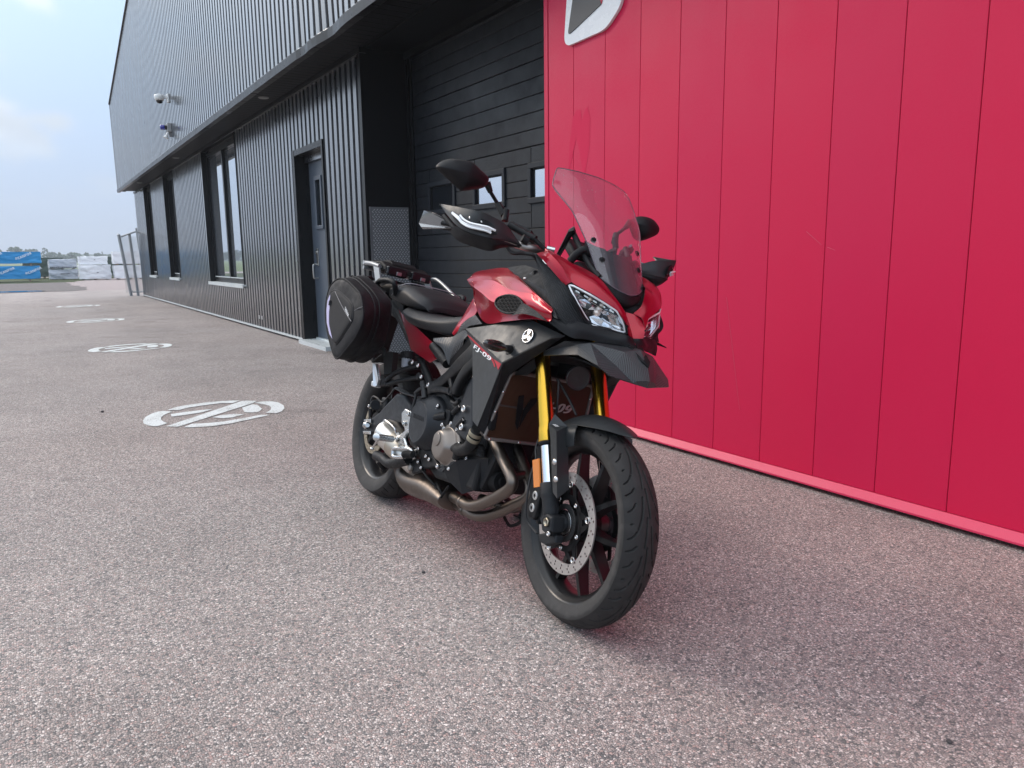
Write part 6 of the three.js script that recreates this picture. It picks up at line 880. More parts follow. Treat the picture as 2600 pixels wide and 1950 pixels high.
{
  // seats
  const sec = (x, yt, w, yb, crown = 0.012) => [V(x, yt, 0), V(x, yt - crown * 0.35, w * 0.5), V(x, yt - crown, w * 0.82), V(x, yt - crown - 0.02, w * 0.985), V(x, (yt + yb) / 2 - 0.008, w), V(x, yb + 0.006, w * 0.95), V(x, yb, w * 0.82), V(x, yb, 0), V(x, yb, -w * 0.82), V(x, yb + 0.006, -w * 0.95), V(x, (yt + yb) / 2 - 0.008, -w), V(x, yt - crown - 0.02, -w * 0.985), V(x, yt - crown, -w * 0.82), V(x, yt - crown * 0.35, -w * 0.5)];
  part('rider_seat', loft([sec(0.15, 0.872, 0.118, 0.845), sec(0.185, 0.878, 0.150, 0.826), sec(0.27, 0.864, 0.168, 0.80), sec(0.40, 0.853, 0.172, 0.783), sec(0.52, 0.853, 0.160, 0.777), sec(0.61, 0.862, 0.140, 0.776), sec(0.68, 0.878, 0.112, 0.79), sec(0.74, 0.90, 0.09, 0.82)], 50, 56), seatM);
  part('passenger_seat', loft([sec(-0.22, 0.965, 0.10, 0.93), sec(-0.17, 0.972, 0.125, 0.915), sec(-0.05, 0.972, 0.145, 0.90), sec(0.08, 0.968, 0.152, 0.880), sec(0.17, 0.960, 0.152, 0.868), sec(0.25, 0.938, 0.147, 0.862), sec(0.31, 0.915, 0.128, 0.86), sec(0.335, 0.885, 0.10, 0.862)], 50, 56), seatM);
  part('seat_piping', tube([V(0.05, 0.905, 0.156), V(0.068, 0.926, 0.153), V(0.10, 0.950, 0.146), V(0.143, 0.966, 0.122), V(0.152, 0.968, 0.06), V(0.152, 0.969, 0), V(0.148, 0.967, -0.07), V(0.135, 0.955, -0.13)], 0.0022, 6, 70), std([0.26, 0.25, 0.27], 0.5));
  // tail: red side panels, dark cover
  const a = q10(62, 690, .132), b = q10(122, 762, .142), c = q10(560, 1180, .172), d = q10(515, 1222, .174), e = q10(562, 1370, .172), f = q10(200, 1088, .152), g2 = q10(602, 1390, .164), h = q10(505, 1442, .156), i2 = q10(240, 1262, .146);
  two('tail_panel', [shell([[a, f, e, d, c, b], [f, i2, h, g2, e]], 0.004, 14)], redPaint);
  two('tail_side', [shell([[q9(895, 640, .14), q9(900, 780, .14), q9(1010, 960, .142), q9(1160, 1300, .145), i2, f, a]], 0.006), shell([[q9(1000, 500, .15), q9(900, 640, .14), a, b, q10(130, 640, .14), q10(60, 580, .145)]], 0.006)], darkPlastic);
  part('tail_cover', [loft([sec(-0.42, 0.985, 0.05, 0.93), sec(-0.38, 0.995, 0.09, 0.90), sec(-0.25, 0.985, 0.118, 0.87), sec(-0.05, 0.90, 0.138, 0.83), sec(0.15, 0.84, 0.14, 0.79), sec(0.3, 0.79, 0.13, 0.74)], 30, 40)], darkPlastic);
  // grab handles
  two('grab_handle', [tube([q9(960, 560, .15), q9(950, 470, .165), q9(930, 400, .175), q9(850, 368, .185), q9(760, 375, .19), q9(715, 420, .19), q9(740, 480, .185), q9(830, 560, .165)], 0.012, 10, 60), loft([[q9(760, 470, .17), q9(900, 420, .15), q9(960, 480, .14), q9(880, 600, .14), q9(830, 590, .15)], [q9(780, 490, .145), q9(900, 440, .125), q9(950, 490, .12), q9(880, 590, .12), q9(830, 580, .13)]], 4, 24)], blackPlastic);
  // luggage rack
  const rk = group('luggage_rack', bike); const put = (n, g, m) => mesh(n, Array.isArray(g) ? merged(g) : g, m, rk);
  const greyM = std([0.30, 0.31, 0.32], 0.4, 0.6);
  const st4 = [q9(662, 172, .135), q9(692, 395, .14), q9(752, 370, .14), q9(730, 190, .135)];
  for (const s of [1, -1]) { const zz = v => s > 0 ? v : mz(v); put('rail', tube([zz(V(-0.41, 1.054, 0.13)), zz(V(-0.32, 1.05, 0.13)), zz(V(-0.22, 1.038, 0.128))], 0.011, 8), greyM); put('strut', shell([s > 0 ? st4 : st4.map(mz).reverse()], 0.008), greyM); }
  put('stay', tube([V(-0.16, 1.03, -0.12), V(-0.10, 1.028, -0.12), V(0.02, 0.99, -0.12), V(0.11, 0.955, -0.12)], 0.0085, 8), greyM);
  put('end_bar', cyl(V(-0.41, 1.055, 0.14), V(-0.41, 1.055, -0.14), 0.011, 0.011, 12), greyM); put('end_bar', cyl(V(-0.40, 1.03, 0.14), V(-0.40, 1.03, -0.14), 0.009, 0.009, 12), greyM);
  put('rack_plate', [plate([[-0.43, 1.045], [-0.38, 1.070], [-0.24, 1.068], [-0.18, 1.045], [-0.17, 1.022], [-0.40, 1.03]], -0.118, 0.118, 0.008)], matBlack); put('rack_cover', [plate([[-0.36, 1.069], [-0.33, 1.082], [-0.25, 1.080], [-0.21, 1.060]], -0.06, 0.07, 0.004)], matBlack);
  const gl = phy([0.010, 0.010, 0.012], 0.25, 0, { specularIntensity: 0.5 }); for (const [z0, z1] of [[0.012, 0.112], [-0.112, -0.012]]) { put('rack_pad', rbox(-0.20, -0.155, 1.004, 1.046, z0, z1, 0.008), gl); put('pad_clip', rbox(-0.158, -0.148, 1.008, 1.026, z0 + 0.03, z1 - 0.045, 0.003), std([0.3, 0.3, 0.31], 0.3, 0.8)); }
  part('rear_hugger', patch([-0.06, 0.0, 0.06].map(z => [125, 110, 90, 70, 52].map(an => V(0.34 * Math.cos(an * RAD), 0.315 + 0.34 * Math.sin(an * RAD), z * 1.4))), 0.004, 12, 24, true), matBlack);
  part('plate_holder', [shell([[V(-0.36, 0.90, 0.09), V(-0.46, 0.60, 0.09), V(-0.46, 0.60, -0.09), V(-0.36, 0.90, -0.09)]], 0.01), rbox(-0.44, -0.40, 0.86, 0.93, -0.1, 0.1, 0.01)], matBlack);
}
// --- engine, frame, exhaust, rear end
{
  part('engine_core', [plate([[0.50, 0.60], [0.74, 0.60], [0.98, 0.74], [1.06, 0.70], [1.00, 0.45], [0.98, 0.27], [0.70, 0.245], [0.52, 0.30]], -0.125, 0.125, 0.012)], engineBlack);
  // cylinder side casting
  const cy = [qC(1095, 425, .165), qC(1095, 830, .165), qC(1035, 940, .165), qC(905, 830, .165), qC(1000, 640, .165), qC(1045, 500, .165)];
  two('cylinder_block', [plate(cy.map(v => [v.x, v.y]).reverse(), 0.10, 0.166, 0.008), plate([[0.90, 0.66], [1.03, 0.74], [1.09, 0.66], [1.06, 0.50], [0.98, 0.44], [0.90, 0.5]], -0.0, 0.12, 0.01)], engineGrey);
  for (const [x, y, r] of [[1048, 685, 0.013], [1030, 830, 0.013]]) part('engine_bolt', lathe(qC(x, y, .164), V(0, 0, 1), [[r, 0], [r, 0.012], [r * 0.85, 0.016], [r * 0.5, 0.016], [r * 0.45, 0.006], [0, 0.006]], 20), boltM);
  for (const [x, y] of [[990, 665], [1022, 770]]) { const a = qC(x, y, .17), b = qC(x - 45, y + 50, .17); part('stud_sleeve', [cyl(a, b, 0.0095, 0.0105, 12)], engineBlack); part('stud', cyl(a.clone().add(V(0.004, 0.005, 0)), a.clone().add(V(-0.002, -0.002, 0)), 0.0065, 0.0065, 10), boltM); }
  // clutch cover with raised lettering
  const cc = qC(662, 775, .2);
  { const ringOf = (cx, cy2, r, z, k) => { const o = []; for (let i = 0; i < 24; i++) { const a = i / 24 * 2 * Math.PI; let rr0 = r; const dn = Math.max(0, -Math.sin(a + 0.35)); rr0 *= 1 + 0.22 * Math.pow(dn, 4); o.push(V(cx + rr0 * Math.cos(a), cy2 + rr0 * Math.sin(a), z)); } return o; };
    part('clutch_cover', loft([ringOf(cc.x + 0.02, cc.y + 0.005, 0.098, 0.115), ringOf(cc.x + 0.018, cc.y + 0.004, 0.097, 0.150), ringOf(cc.x + 0.012, cc.y + 0.003, 0.090, 0.168), ringOf(cc.x + 0.002, cc.y, 0.076, 0.196), ringOf(cc.x, cc.y, 0.071, 0.2005), ringOf(cc.x, cc.y, 0.066, 0.2), ringOf(cc.x, cc.y, 0.02, 0.2005), ringOf(cc.x, cc.y, 0.002, 0.2005)], 42, 64), engineGrey);
    const tg = textGeo('YAMAHA', 0.016); const g = new THREE.ExtrudeGeometry(font.generateShapes('YAMAHA', 0.016), { depth: 0.0025, bevelEnabled: false, curveSegments: 3 }); g.computeBoundingBox(); g.translate(-g.boundingBox.max.x / 2, -0.008, 0); g.translate(cc.x - 0.002, cc.y + 0.012, 0.199); part('cover_lettering', g, engineBlack);
    part('cover_arm', [tube([V(cc.x + 0.05, cc.y + 0.005, 0.185), V(cc.x + 0.085, cc.y + 0.03, 0.168), V(cc.x + 0.12, cc.y + 0.045, 0.15)], 0.016, 10), rbox(cc.x + 0.11, cc.x + 0.15, cc.y - 0.05, cc.y + 0.07, 0.12, 0.155, 0.006)], engineBlack);
    for (const [x, y] of [[815, 690], [830, 660], [810, 805], [865, 810], [640, 1070]]) part('engine_bolt', bolt(qC(x, y, .165), V(0, 0, 1), 0.008, 0.01), boltM); }
  // pickup cover, bronze
  const sv = qC(805, 965, .205);
  { const rg = (r, z, cx = 0, cy2 = 0) => { const o = []; for (let i = 0; i < 20; i++) { const a = i / 20 * 2 * Math.PI; o.push(V(sv.x + cx + r * Math.cos(a) * (1 + 0.06 * Math.cos(5 * a)), sv.y + cy2 + r * 1.08 * Math.sin(a), z)); } return o; };
    part('rotor_cover', [loft([rg(0.078, 0.12, 0.015), rg(0.078, 0.158, 0.014), rg(0.072, 0.164, 0.013), rg(0.061, 0.166, 0.010), rg(0.058, 0.172, 0.008), rg(0.05, 0.192, 0.003), rg(0.045, 0.198), rg(0.03, 0.2), rg(0.002, 0.2005)], 40, 60)], bronze);
    part('cover_boss', discZ(sv.x - 0.008, sv.y + 0.018, 0.199, 0.2045, 0.024), bronze);
    for (let k = 0; k < 9; k++) { const a = k / 9 * 2 * Math.PI + 0.3; part('engine_bolt', bolt(V(sv.x + 0.014 + 0.076 * Math.cos(a), sv.y + 0.082 * Math.sin(a), 0.158), V(0, 0, 1), 0.0078, 0.010), boltM); } }
  // crankcase side, lower cover
  part('crankcase', [plate([qC(690, 960, .15), qC(760, 1010, .15), qC(830, 1140, .15), qC(700, 1160, .15), qC(665, 1030, .15)].map(v => [v.x, v.y]).reverse(), 0.08, 0.152, 0.006), plate([[0.50, 0.50], [0.66, 0.58], [0.80, 0.52], [0.92, 0.42], [0.88, 0.30], [0.70, 0.28], [0.54, 0.33]], 0.06, 0.14, 0.01)], engineBlack);
  for (const [x, y] of [[672, 1105], [695, 1150], [735, 1060], [760, 1085], [675, 1000]]) part('engine_bolt', bolt(qC(x, y, .153), V(0, 0, 1), 0.0075, 0.009), boltM);
  { const o = [[835, 1130, .165], [870, 1175, .165], [900, 1250, .150], [1010, 1360, .125], [1110, 1335, .105], [1215, 1150, .105], [1222, 1075, .11], [1090, 1065, .135], [960, 1080, .155], [935, 1095, .16]].map(q => qC(...q)); const f2 = qC(965, 1095, .165), f3 = qC(1000, 1290, .135);
    part('lower_cover', shell([[o[0], o[1], o[2], f3, f2, o[9]], [f2, f3, o[3], o[4], o[5], o[6], o[7], o[8]], [o[9], f2, o[8]], [o[2], o[3], f3]], 0.05, 16), darkPlastic);
    part('cover_tab', [shell([[qC(815, 1120, .168), qC(812, 1170, .168), qC(850, 1185, .168), qC(875, 1160, .168), qC(868, 1135, .168)]], 0.01)], engineGrey); part('engine_bolt', bolt(qC(825, 1138, .169), V(0, 0, 1), 0.009, 0.009), boltM); part('engine_bolt', bolt(qC(1052, 1082, .14), V(0, 0.6, 0.8), 0.008, 0.008), boltM); }
  part('oil_filter', [cyl(V(0.98, 0.315, 0.055), V(1.055, 0.325, 0.06), 0.036, 0.034, 28), cyl(V(1.055, 0.325, 0.06), V(1.06, 0.3255, 0.06), 0.018, 0.014, 12)], matBlack);
  part('crankcase_front', plate([[0.92, 0.46], [1.03, 0.47], [1.05, 0.39], [1.0, 0.28], [0.92, 0.26]], -0.11, 0.105, 0.015), engineBlack);
  // water pump hose
  part('water_hose', [tube([qC(1135, 845, .18), qC(1105, 905, .18), qC(1085, 960, .178), qC(1050, 1000, .175), qC(1000, 1010, .17), qC(975, 1000, .165)], 0.0215, 16, 40)], rubber);
  for (const [x, y] of [[1118, 880], [1103, 920]]) part('hose_clamp', lathe(qC(x, y, .18), V(0.45, 0.9, 0), [[0.0222, -0.007], [0.0236, -0.006], [0.0236, 0.006], [0.0222, 0.007]], 24), std([0.30, 0.27, 0.2], 0.45, 0.6));
  part('hose_bellows', [0, 1, 2, 3].map(k => lathe(qC(1160, 985 + k * 20, .14), V(0.2, 1, 0), [[0.012, -0.006], [0.02, 0], [0.012, 0.006]], 20)), rubber);
  part('coolant_pipe', tube([qC(945, 1000, .17), qC(965, 985, .175), qC(975, 1010, .172), qC(960, 1075, .165)], 0.013, 10), rubber);
  // throttle bodies, wiring behind the frame
  part('throttle_body', [cyl(V(0.70, 0.60, 0.10), V(0.74, 0.72, 0.10), 0.034, 0.036, 20), cyl(V(0.70, 0.60, 0), V(0.74, 0.72, 0), 0.034, 0.036, 20), cyl(qC(850, 560, .10), qC(870, 690, .10), 0.048, 0.044, 24)], engineBlack);
  for (const [pts, r] of [[[[650, 540, .15], [640, 600, .15], [625, 660, .15], [630, 700, .145]], 0.006], [[[480, 520, .12], [560, 560, .13], [680, 590, .14], [760, 560, .14]], 0.0045], [[[930, 625, .16], [960, 640, .16], [990, 620, .16]], 0.008], [[[700, 470, .15], [712, 540, .15], [715, 600, .15]], 0.0125], [[[640, 560, .15], [690, 520, .15], [760, 500, .15]], 0.008], [[[800, 500, .16], [860, 440, .16], [900, 420, .15]], 0.005]]) part('cable', tube(pts.map(q => qC(...q)), r, 8), hoseM);
  // frame spars
  const spar = (pts, w) => { const c = pts.map(q => qC(...q)); return loft(c.map((v, i) => { const a = c[Math.max(0, i - 1)], b = c[Math.min(c.length - 1, i + 1)], d = b.clone().sub(a).normalize(), n = V(-d.y, d.x, 0).normalize(), h = (pts[i][3] ?? w); return [v.clone().addScaledVector(n, h).add(V(0, 0, 0)), v.clone().addScaledVector(n, h * 0.8).add(V(0, 0, 0.010)), v.clone().addScaledVector(n, -h * 0.8).add(V(0, 0, 0.010)), v.clone().addScaledVector(n, -h), v.clone().addScaledVector(n, -h * 0.8).add(V(0, 0, -0.02)), v.clone().addScaledVector(n, h * 0.8).add(V(0, 0, -0.02))]; }), 30, 30); };
  two('frame_spar', [spar([[1180, 150, .17, .04], [1095, 250, .178, .036], [1000, 330, .176, .028], [900, 430, .168, .022], [800, 505, .155, .024], [760, 520, .15, .026]], .03), spar([[1150, 260, .176, .03], [1070, 350, .178, .022], [1010, 430, .178, .018], [975, 500, .178, .017], [955, 560, .176, .016]], .02), spar([[770, 520, .15, .02], [850, 530, .165, .012], [920, 545, .172, .012], [955, 558, .176, .015]], .015), spar([[925, 440, .168, .012], [935, 490, .172, .009], [945, 540, .175, .010]], .01)], engineBlack);
  two('frame_boss', [lathe(qC(957, 545, .166), V(0, 0, 1), [[0.0165, 0], [0.0165, 0.022], [0.013, 0.024], [0.0105, 0.022], [0.0105, 0]], 24)], engineBlack);
  // subframe rails
  two('subframe_rail', [cyl(qC(685, 285, .125), qC(770, 500, .135), 0.0165, 0.0165, 18), cyl(qC(785, 185, .163), qC(895, 325, .163), 0.0185, 0.0185, 18)], blackPlastic);
  part('engine_bolt', bolt(qC(755, 495, .155), V(0, 0, 1), 0.010, 0.01), boltM);
  // swing arm
  const sa = [[200, 725], [285, 712], [380, 640], [470, 540], [575, 432], [670, 455], [735, 560], [745, 690], [640, 770], [500, 760], [400, 860], [275, 892], [195, 885], [212, 800]].map(q => q3(...q, .125)); const sp = sa.map(v => [v.x, v.y]);
  const sh = plate(sp.slice().reverse(), 0.098, 0.135, 0.012, [], 4); part('swing_arm', [sh, mirror(sh), cyl(V(0.45, 0.47, -0.12), V(0.45, 0.47, 0.12), 0.05, 0.05, 20)], engineGrey);
  part('axle_nut', [lathe(q3(232, 785, .136), V(0, 0, 1), [[0, 0.02], [0.011, 0.02], [0.013, 0.014], [0.019, 0.012], [0.019, 0], [0, 0]], 6), cyl(q3(232, 785, .13), q3(232, 785, .17), 0.009, 0.009, 16)], steelM);
  part('chain_adjuster', [plate([q3(205, 722, .14), q3(278, 715, .14), q3(278, 760, .14), q3(205, 738, .14)].map(v => [v.x, v.y]).reverse(), 0.137, 0.146, 0.002), plate([q3(192, 850, .14), q3(275, 850, .14), q3(275, 888, .14), q3(195, 880, .14)].map(v => [v.x, v.y]).reverse(), 0.137, 0.146, 0.002)], steelM);
  part('rear_caliper', [loft([[q3(300, 520, .12), q3(350, 500, .12), q3(400, 560, .12), q3(390, 610, .12), q3(330, 630, .12), q3(295, 580, .12)], [q3(300, 520, .075), q3(350, 500, .075), q3(400, 560, .075), q3(390, 610, .075), q3(330, 630, .075), q3(295, 580, .075)].map(v => v)], 4, 24), cyl(q3(320, 560, .12), q3(320, 560, .135), 0.024, 0.022, 20), rbox(0.06, 0.12, 0.40, 0.46, 0.08, 0.12, 0.01)], engineBlack);
  part('rear_brake_hose', [tube([q3(265, 570, .135), q3(275, 500, .135), q3(300, 465, .13), q3(350, 490, .125), q3(400, 530, .12), q3(480, 450, .12), q3(560, 370, .12), q3(700, 440, .12)], 0.0045, 8, 60), cyl(q3(265, 600, .135), q3(262, 690, .13), 0.010, 0.008, 10)], hoseM);
  part('engine_bolt', bolt(q3(262, 572, .14), V(0, 0, 1), 0.008, 0.01), boltM);
  // rider foot-peg bracket, peg, heel guard, brake pedal
  const fp = group('rider_footrest', bike), put = (n, g, m) => mesh(n, Array.isArray(g) ? merged(g) : g, m, fp);
  const br1 = [[655, 598], [705, 625], [722, 665], [715, 740], [692, 830], [650, 860], [640, 800], [615, 760], [612, 650]].map(q => q3(...q, .165)), br2 = [[600, 890], [680, 830], [735, 808], [765, 868], [680, 880], [652, 930], [672, 1000], [745, 1045], [745, 1095], [720, 1070], [610, 1000], [525, 965], [530, 920]].map(q => q3(...q, .172));
  put('bracket', [plate(br1.map(v => [v.x, v.y]).reverse(), 0.150, 0.168, 0.005), plate(br2.map(v => [v.x, v.y]).reverse(), 0.155, 0.178, 0.005)], alloy);
  for (const [x, y, l] of [[693, 660, .169], [645, 762, .169], [562, 938, .18]]) put('bracket_bolt', bolt(q3(x, y, l), V(0, 0, 1), 0.010, 0.008), steelM);
  const p0 = q3(510, 938, .20), p1 = q3(335, 915, .295); const pegs = [cyl(p0, p1, 0.0105, 0.0115, 14)]; for (let k = 0; k < 12; k++) { const v = p0.clone().lerp(p1, 0.05 + k * 0.078); pegs.push(lathe(v, p1.clone().sub(p0), [[0.0105, -0.003], [0.0135, 0], [0.0105, 0.003]], 12)); }
  put('peg', [...pegs, lathe(p1, p1.clone().sub(p0), [[0.0145, -0.004], [0.016, 0], [0.0145, 0.006], [0, 0.007]], 16)], alloy);
  put('peg_feeler', [cyl(q3(345, 950, .285), q3(285, 1040, .285), 0.0045, 0.0045, 10), lathe(q3(285, 1042, .285), V(0, 1, 0), [[0, -0.008], [0.008, -0.004], [0.009, 0.003], [0, 0.006]], 12)], steelM);
  put('heel_guard', tube([q3(505, 895, .175), q3(440, 805, .185), q3(412, 750, .188), q3(430, 728, .188), q3(480, 765, .186), q3(530, 815, .182), q3(545, 870, .176)], 0.0042, 8, 50), alloy);
  put('heel_plate', shell([[q3(520, 880, .176), q3(540, 960, .176), q3(590, 940, .176), q3(580, 860, .176)]], 0.006), alloy);
  put('brake_pedal', [tube([q3(740, 1090, .18), q3(700, 1050, .185), q3(600, 1042, .19), q3(530, 1045, .19), q3(515, 1080, .19), q3(530, 1135, .19), q3(640, 1138, .195)], 0.0085, 8, 50)], alloy);
  put('pedal_rubber', [cyl(q3(635, 1105, .20), q3(735, 1110, .19), 0.013, 0.013, 14), ...[0, 1, 2, 3, 4].map(k => lathe(q3(660, 1106, .198).lerp(q3(730, 1110, .191), k / 5), V(1, 0, 0), [[0.013, -0.003], [0.0155, 0], [0.013, 0.003]], 14))], rubber);
  part('stand_linkage', [tube([q3(330, 1120, .15), q3(400, 1150, .155), q3(475, 1205, .16), q3(590, 1190, .165), q3(690, 1165, .165)], 0.021, 14, 40), cyl(q3(350, 1180, .14), q3(420, 1280, .10), 0.012, 0.010, 10)], blackPlastic);
  part('pivot_plate', [plate([q3(700, 1170, .15), q3(800, 1150, .15), q3(810, 1300, .15), q3(720, 1320, .15)].map(v => [v.x, v.y]).reverse(), 0.12, 0.15, 0.006)], engineBlack); part('engine_bolt', lathe(q3(720, 1252, .15), V(0, 0, 1), [[0, 0.012], [0.014, 0.012], [0.016, 0.009], [0.016, 0]], 6), std([0.35, 0.34, 0.32], 0.4, 1));
  // passenger foot-peg hanger, both sides, and folded peg
  two('passenger_hanger', [tube([qC(670, 340, .15), qC(570, 365, .17), qC(480, 400, .19), qC(430, 440, .2), qC(395, 480, .205)], 0.0105, 10, 40), tube([qC(695, 430, .15), qC(600, 445, .165), qC(500, 465, .185), qC(420, 490, .2)], 0.0095, 10, 40), lathe(qC(668, 340, .142), V(0, 0, 1), [[0, 0.022], [0.012, 0.022], [0.016, 0.018], [0.016, 0]], 20), lathe(qC(695, 430, .142), V(0, 0, 1), [[0, 0.022], [0.012, 0.022], [0.016, 0.018], [0.016, 0]], 20), plate([qC(380, 410, .2), qC(420, 440, .2), qC(420, 500, .2), qC(385, 510, .2), qC(350, 480, .2)].map(v => [v.x, v.y]).reverse(), 0.185, 0.212, 0.006)], engineBlack);
  for (const [x, y] of [[670, 340], [696, 430], [625, 315]]) part('hanger_bolt', bolt(qC(x, y, .165), V(0, 0, 1), 0.009, 0.008), boltM);
  { const a = qC(385, 235, .225), b = qC(465, 230, .205), c = qC(450, 400, .2), d = qC(392, 412, .218); const w = [[qC(318, 325, .23), qC(342, 325, .225), qC(365, 455, .215), qC(352, 500, .212), qC(320, 505, .222)]];
    part('passenger_peg', [shell([[a, d, c, b]], 0.03, 20), tube([qC(350, 225, .235), qC(375, 205, .23), qC(395, 225, .222), qC(395, 260, .218)], 0.011, 10)], rubber);
    part('peg_plate', [shell(w, 0.012), ...Array.from({ length: 8 }, (_, k) => lathe(qC(344 + k * 2.4, 335 + k * 16, .222), V(1, 0, 0.4), [[0, 0.004], [0.004, 0.0], [0.004, -0.004]], 8)), rbox(qC(340, 490, .21).x - 0.025, qC(340, 490, .21).x + 0.02, qC(340, 490, .21).y - 0.012, qC(340, 490, .21).y + 0.012, 0.2, 0.23, 0.006)], std([0.78, 0.79, 0.8], 0.3, 0.9)); }
  // brake fluid reservoir
  { const a = qC(580, 235, .16), b = qC(578, 285, .16), c = qC(570, 355, .16); part('fluid_cap', [cyl(b, a, 0.027, 0.026, 20), ...Array.from({ length: 16 }, (_, k) => { const an = k / 16 * 6.283; return cyl(b.clone().add(V(0.0265 * Math.cos(an), 0.002, 0.0265 * Math.sin(an))), a.clone().add(V(0.0265 * Math.cos(an), -0.003, 0.0265 * Math.sin(an))), 0.0022, 0.0022, 5); })], matBlack); part('fluid_cup', cyl(c, b, 0.021, 0.024, 20), phy([0.30, 0.32, 0.36], 0.35, 0, { transmission: 0.35, thickness: 0 })); part('cup_bracket', [cyl(qC(600, 320, .16), qC(650, 330, .155), 0.012, 0.012, 10)], matBlack); }
  // exhaust headers, collector, muffler
  const hd = (pts, r) => tube(pts.map(q => q5(...q)), r, 18, 110);
  const R = [[795, 750, .10], [855, 890, .105], [930, 1040, .11], [985, 1160, .112], [990, 1225, .112], [940, 1290, .108], [800, 1370, .10], [660, 1430, .094], [560, 1435, .09], [490, 1400, .085], [400, 1350, .075]], M2 = [[1000, 770, .012], [1060, 920, .015], [1120, 1080, .02], [1175, 1230, .025], [1150, 1350, .03], [1010, 1430, .035], [850, 1505, .04], [710, 1545, .045], [600, 1530, .045], [520, 1480, .045], [420, 1410, .045]];
  part('exhaust_header', hd(R, 0.0195), exhaust); part('exhaust_header', hd(M2, 0.0195), exhaust); part('exhaust_header', tube(R.map(q => { const v = q5(...q); return V(v.x, v.y, -v.z + 0.03); }), 0.0195, 16, 90), exhaust);
  part('header_link', cyl(q5(985, 1150, .105), q5(1125, 1118, .022), 0.014, 0.014, 14), exhaust);
  for (const q of [[490, 1400, .085], [515, 1478, .045]]) part('header_joint', lathe(q5(...q), V(-0.85, -0.2, -0.1), [[0.0195, -0.012], [0.0235, -0.008], [0.0235, 0.008], [0.0195, 0.012]], 24), exhaust);
  const cA = q5(430, 1395, .05), cB = q5(240, 1270, .05), cC = q5(20, 1160, .06), cD = V(0.40, 0.235, 0.085), ov = (c, a, b) => Array.from({ length: 16 }, (_, i) => { const an = i / 16 * 2 * Math.PI; return c.clone().add(V(0, a * Math.sin(an), b * Math.cos(an))); });
  part('catalyst', loft([ov(cA, 0.036, 0.075), ov(cA.clone().lerp(cB, 0.3), 0.048, 0.078), ov(cB, 0.058, 0.08), ov(cC, 0.062, 0.082), ov(cD, 0.064, 0.08), ov(V(0.33, 0.25, 0.085), 0.05, 0.065)], 30, 40), exhaust);
  part('catalyst_clamp', [tube([q5(230, 1220, .12), q5(260, 1270, .13), q5(290, 1330, .125)], 0.006, 8), cyl(q5(350, 1240, .13), q5(275, 1355, .13), 0.0045, 0.0045, 8)], matBlack);
  part('oxygen_sensor', [tube([q5(75, 1065, .15), q5(130, 1140, .15), q5(190, 1210, .14), q5(225, 1240, .13)], 0.0045, 8), cyl(q5(225, 1240, .13), q5(262, 1262, .11), 0.010, 0.010, 12)], matBlack);
  // muffler end with bright shield
  const me = q3(420, 840, .165), mi = V(0.52, 0.26, 0.10), md = me.clone().sub(mi);
  part('muffler', lathe(mi, md, [[0.0, 0], [0.055, 0], [0.062, 0.03], [0.062, md.length() * 0.85], [0.055, md.length() * 0.97], [0.045, md.length()], [0.042, md.length() - 0.01], [0, md.length() - 0.02]], 36), std([0.72, 0.70, 0.66], 0.3, 1));
  part('muffler_shield', lathe(mi, md, [[0.0635, md.length() * 0.35], [0.066, md.length() * 0.36], [0.066, md.length() * 0.62], [0.0635, md.length() * 0.63]], 36), std([0.52, 0.47, 0.40], 0.35, 1));
  // side stand on the far side, reaching the ground
  { const inv = bike.matrixWorld.clone().invert(); const foot = V(0.62, 0, -0.30).applyMatrix4(new THREE.Matrix4()); // foot on the ground plane
    const w = V(0.60, 0.25, -0.32).applyMatrix4(bike.matrixWorld); w.y = 0.006; const f = w.clone().applyMatrix4(inv);
    part('side_stand', [tube([V(0.66, 0.27, -0.13), V(0.68, 0.2, -0.19), V(f.x + 0.02, f.y + 0.03, f.z + 0.015), f], 0.012, 10), cyl(f, f.clone().add(V(0, 0.006, 0)), 0.03, 0.03, 16)], blackPlastic);
    // loop of the stand seen under the headers
    part('stand_tang', tube([q5(900, 1530, -.05), q5(930, 1590, -.07), q5(970, 1640, -.08), q5(1060, 1610, -.07), q5(1100, 1540, -.05)], 0.006, 8), matBlack); }
  // radiator with guard
  const rd = group('radiator', bike), rput = (n, g, m) => mesh(n, Array.isArray(g) ? merged(g) : g, m, rd);
  const c0 = V(1.142, 0.70, 0), c1 = V(1.096, 0.475, 0); const RX = (u, v, d = 0) => { const p = c0.clone().lerp(c1, v); const nx = c1.clone().sub(c0).normalize(); return V(p.x + nx.y * -1 * d * -1 * -1, p.y + nx.x * d, u); };
  const nR = V(0.98, -0.2, 0); const rp = (u, v, d) => c0.clone().lerp(c1, v).setZ(u).addScaledVector(nR, d);
  rput('core', shell([[rp(0.165, 0, -0.004), rp(0.19, 1, -0.004), rp(-0.19, 1, -0.004), rp(-0.165, 0, -0.004)]], 0.03), std([0.014, 0.008, 0.006], 0.75));
  const gr = []; const nW = 62; for (let k = 0; k <= nW; k++) { const v = k / nW; gr.push(cyl(rp(0.162 + 0.025 * v, v, 0.004), rp(-0.162 - 0.025 * v, v, 0.004), 0.0012, 0.0012, 4, true)); } for (let k = 0; k <= 84; k++) { const u = -0.16 + 0.32 * k / 84; gr.push(cyl(rp(u, 0, 0.003), rp(u * 1.15, 1, 0.003), 0.0011, 0.0011, 4, true)); }
  rput('guard_mesh', gr, std([0.10, 0.042, 0.022], 0.55, 0.3)).userData.kind = 'stuff';
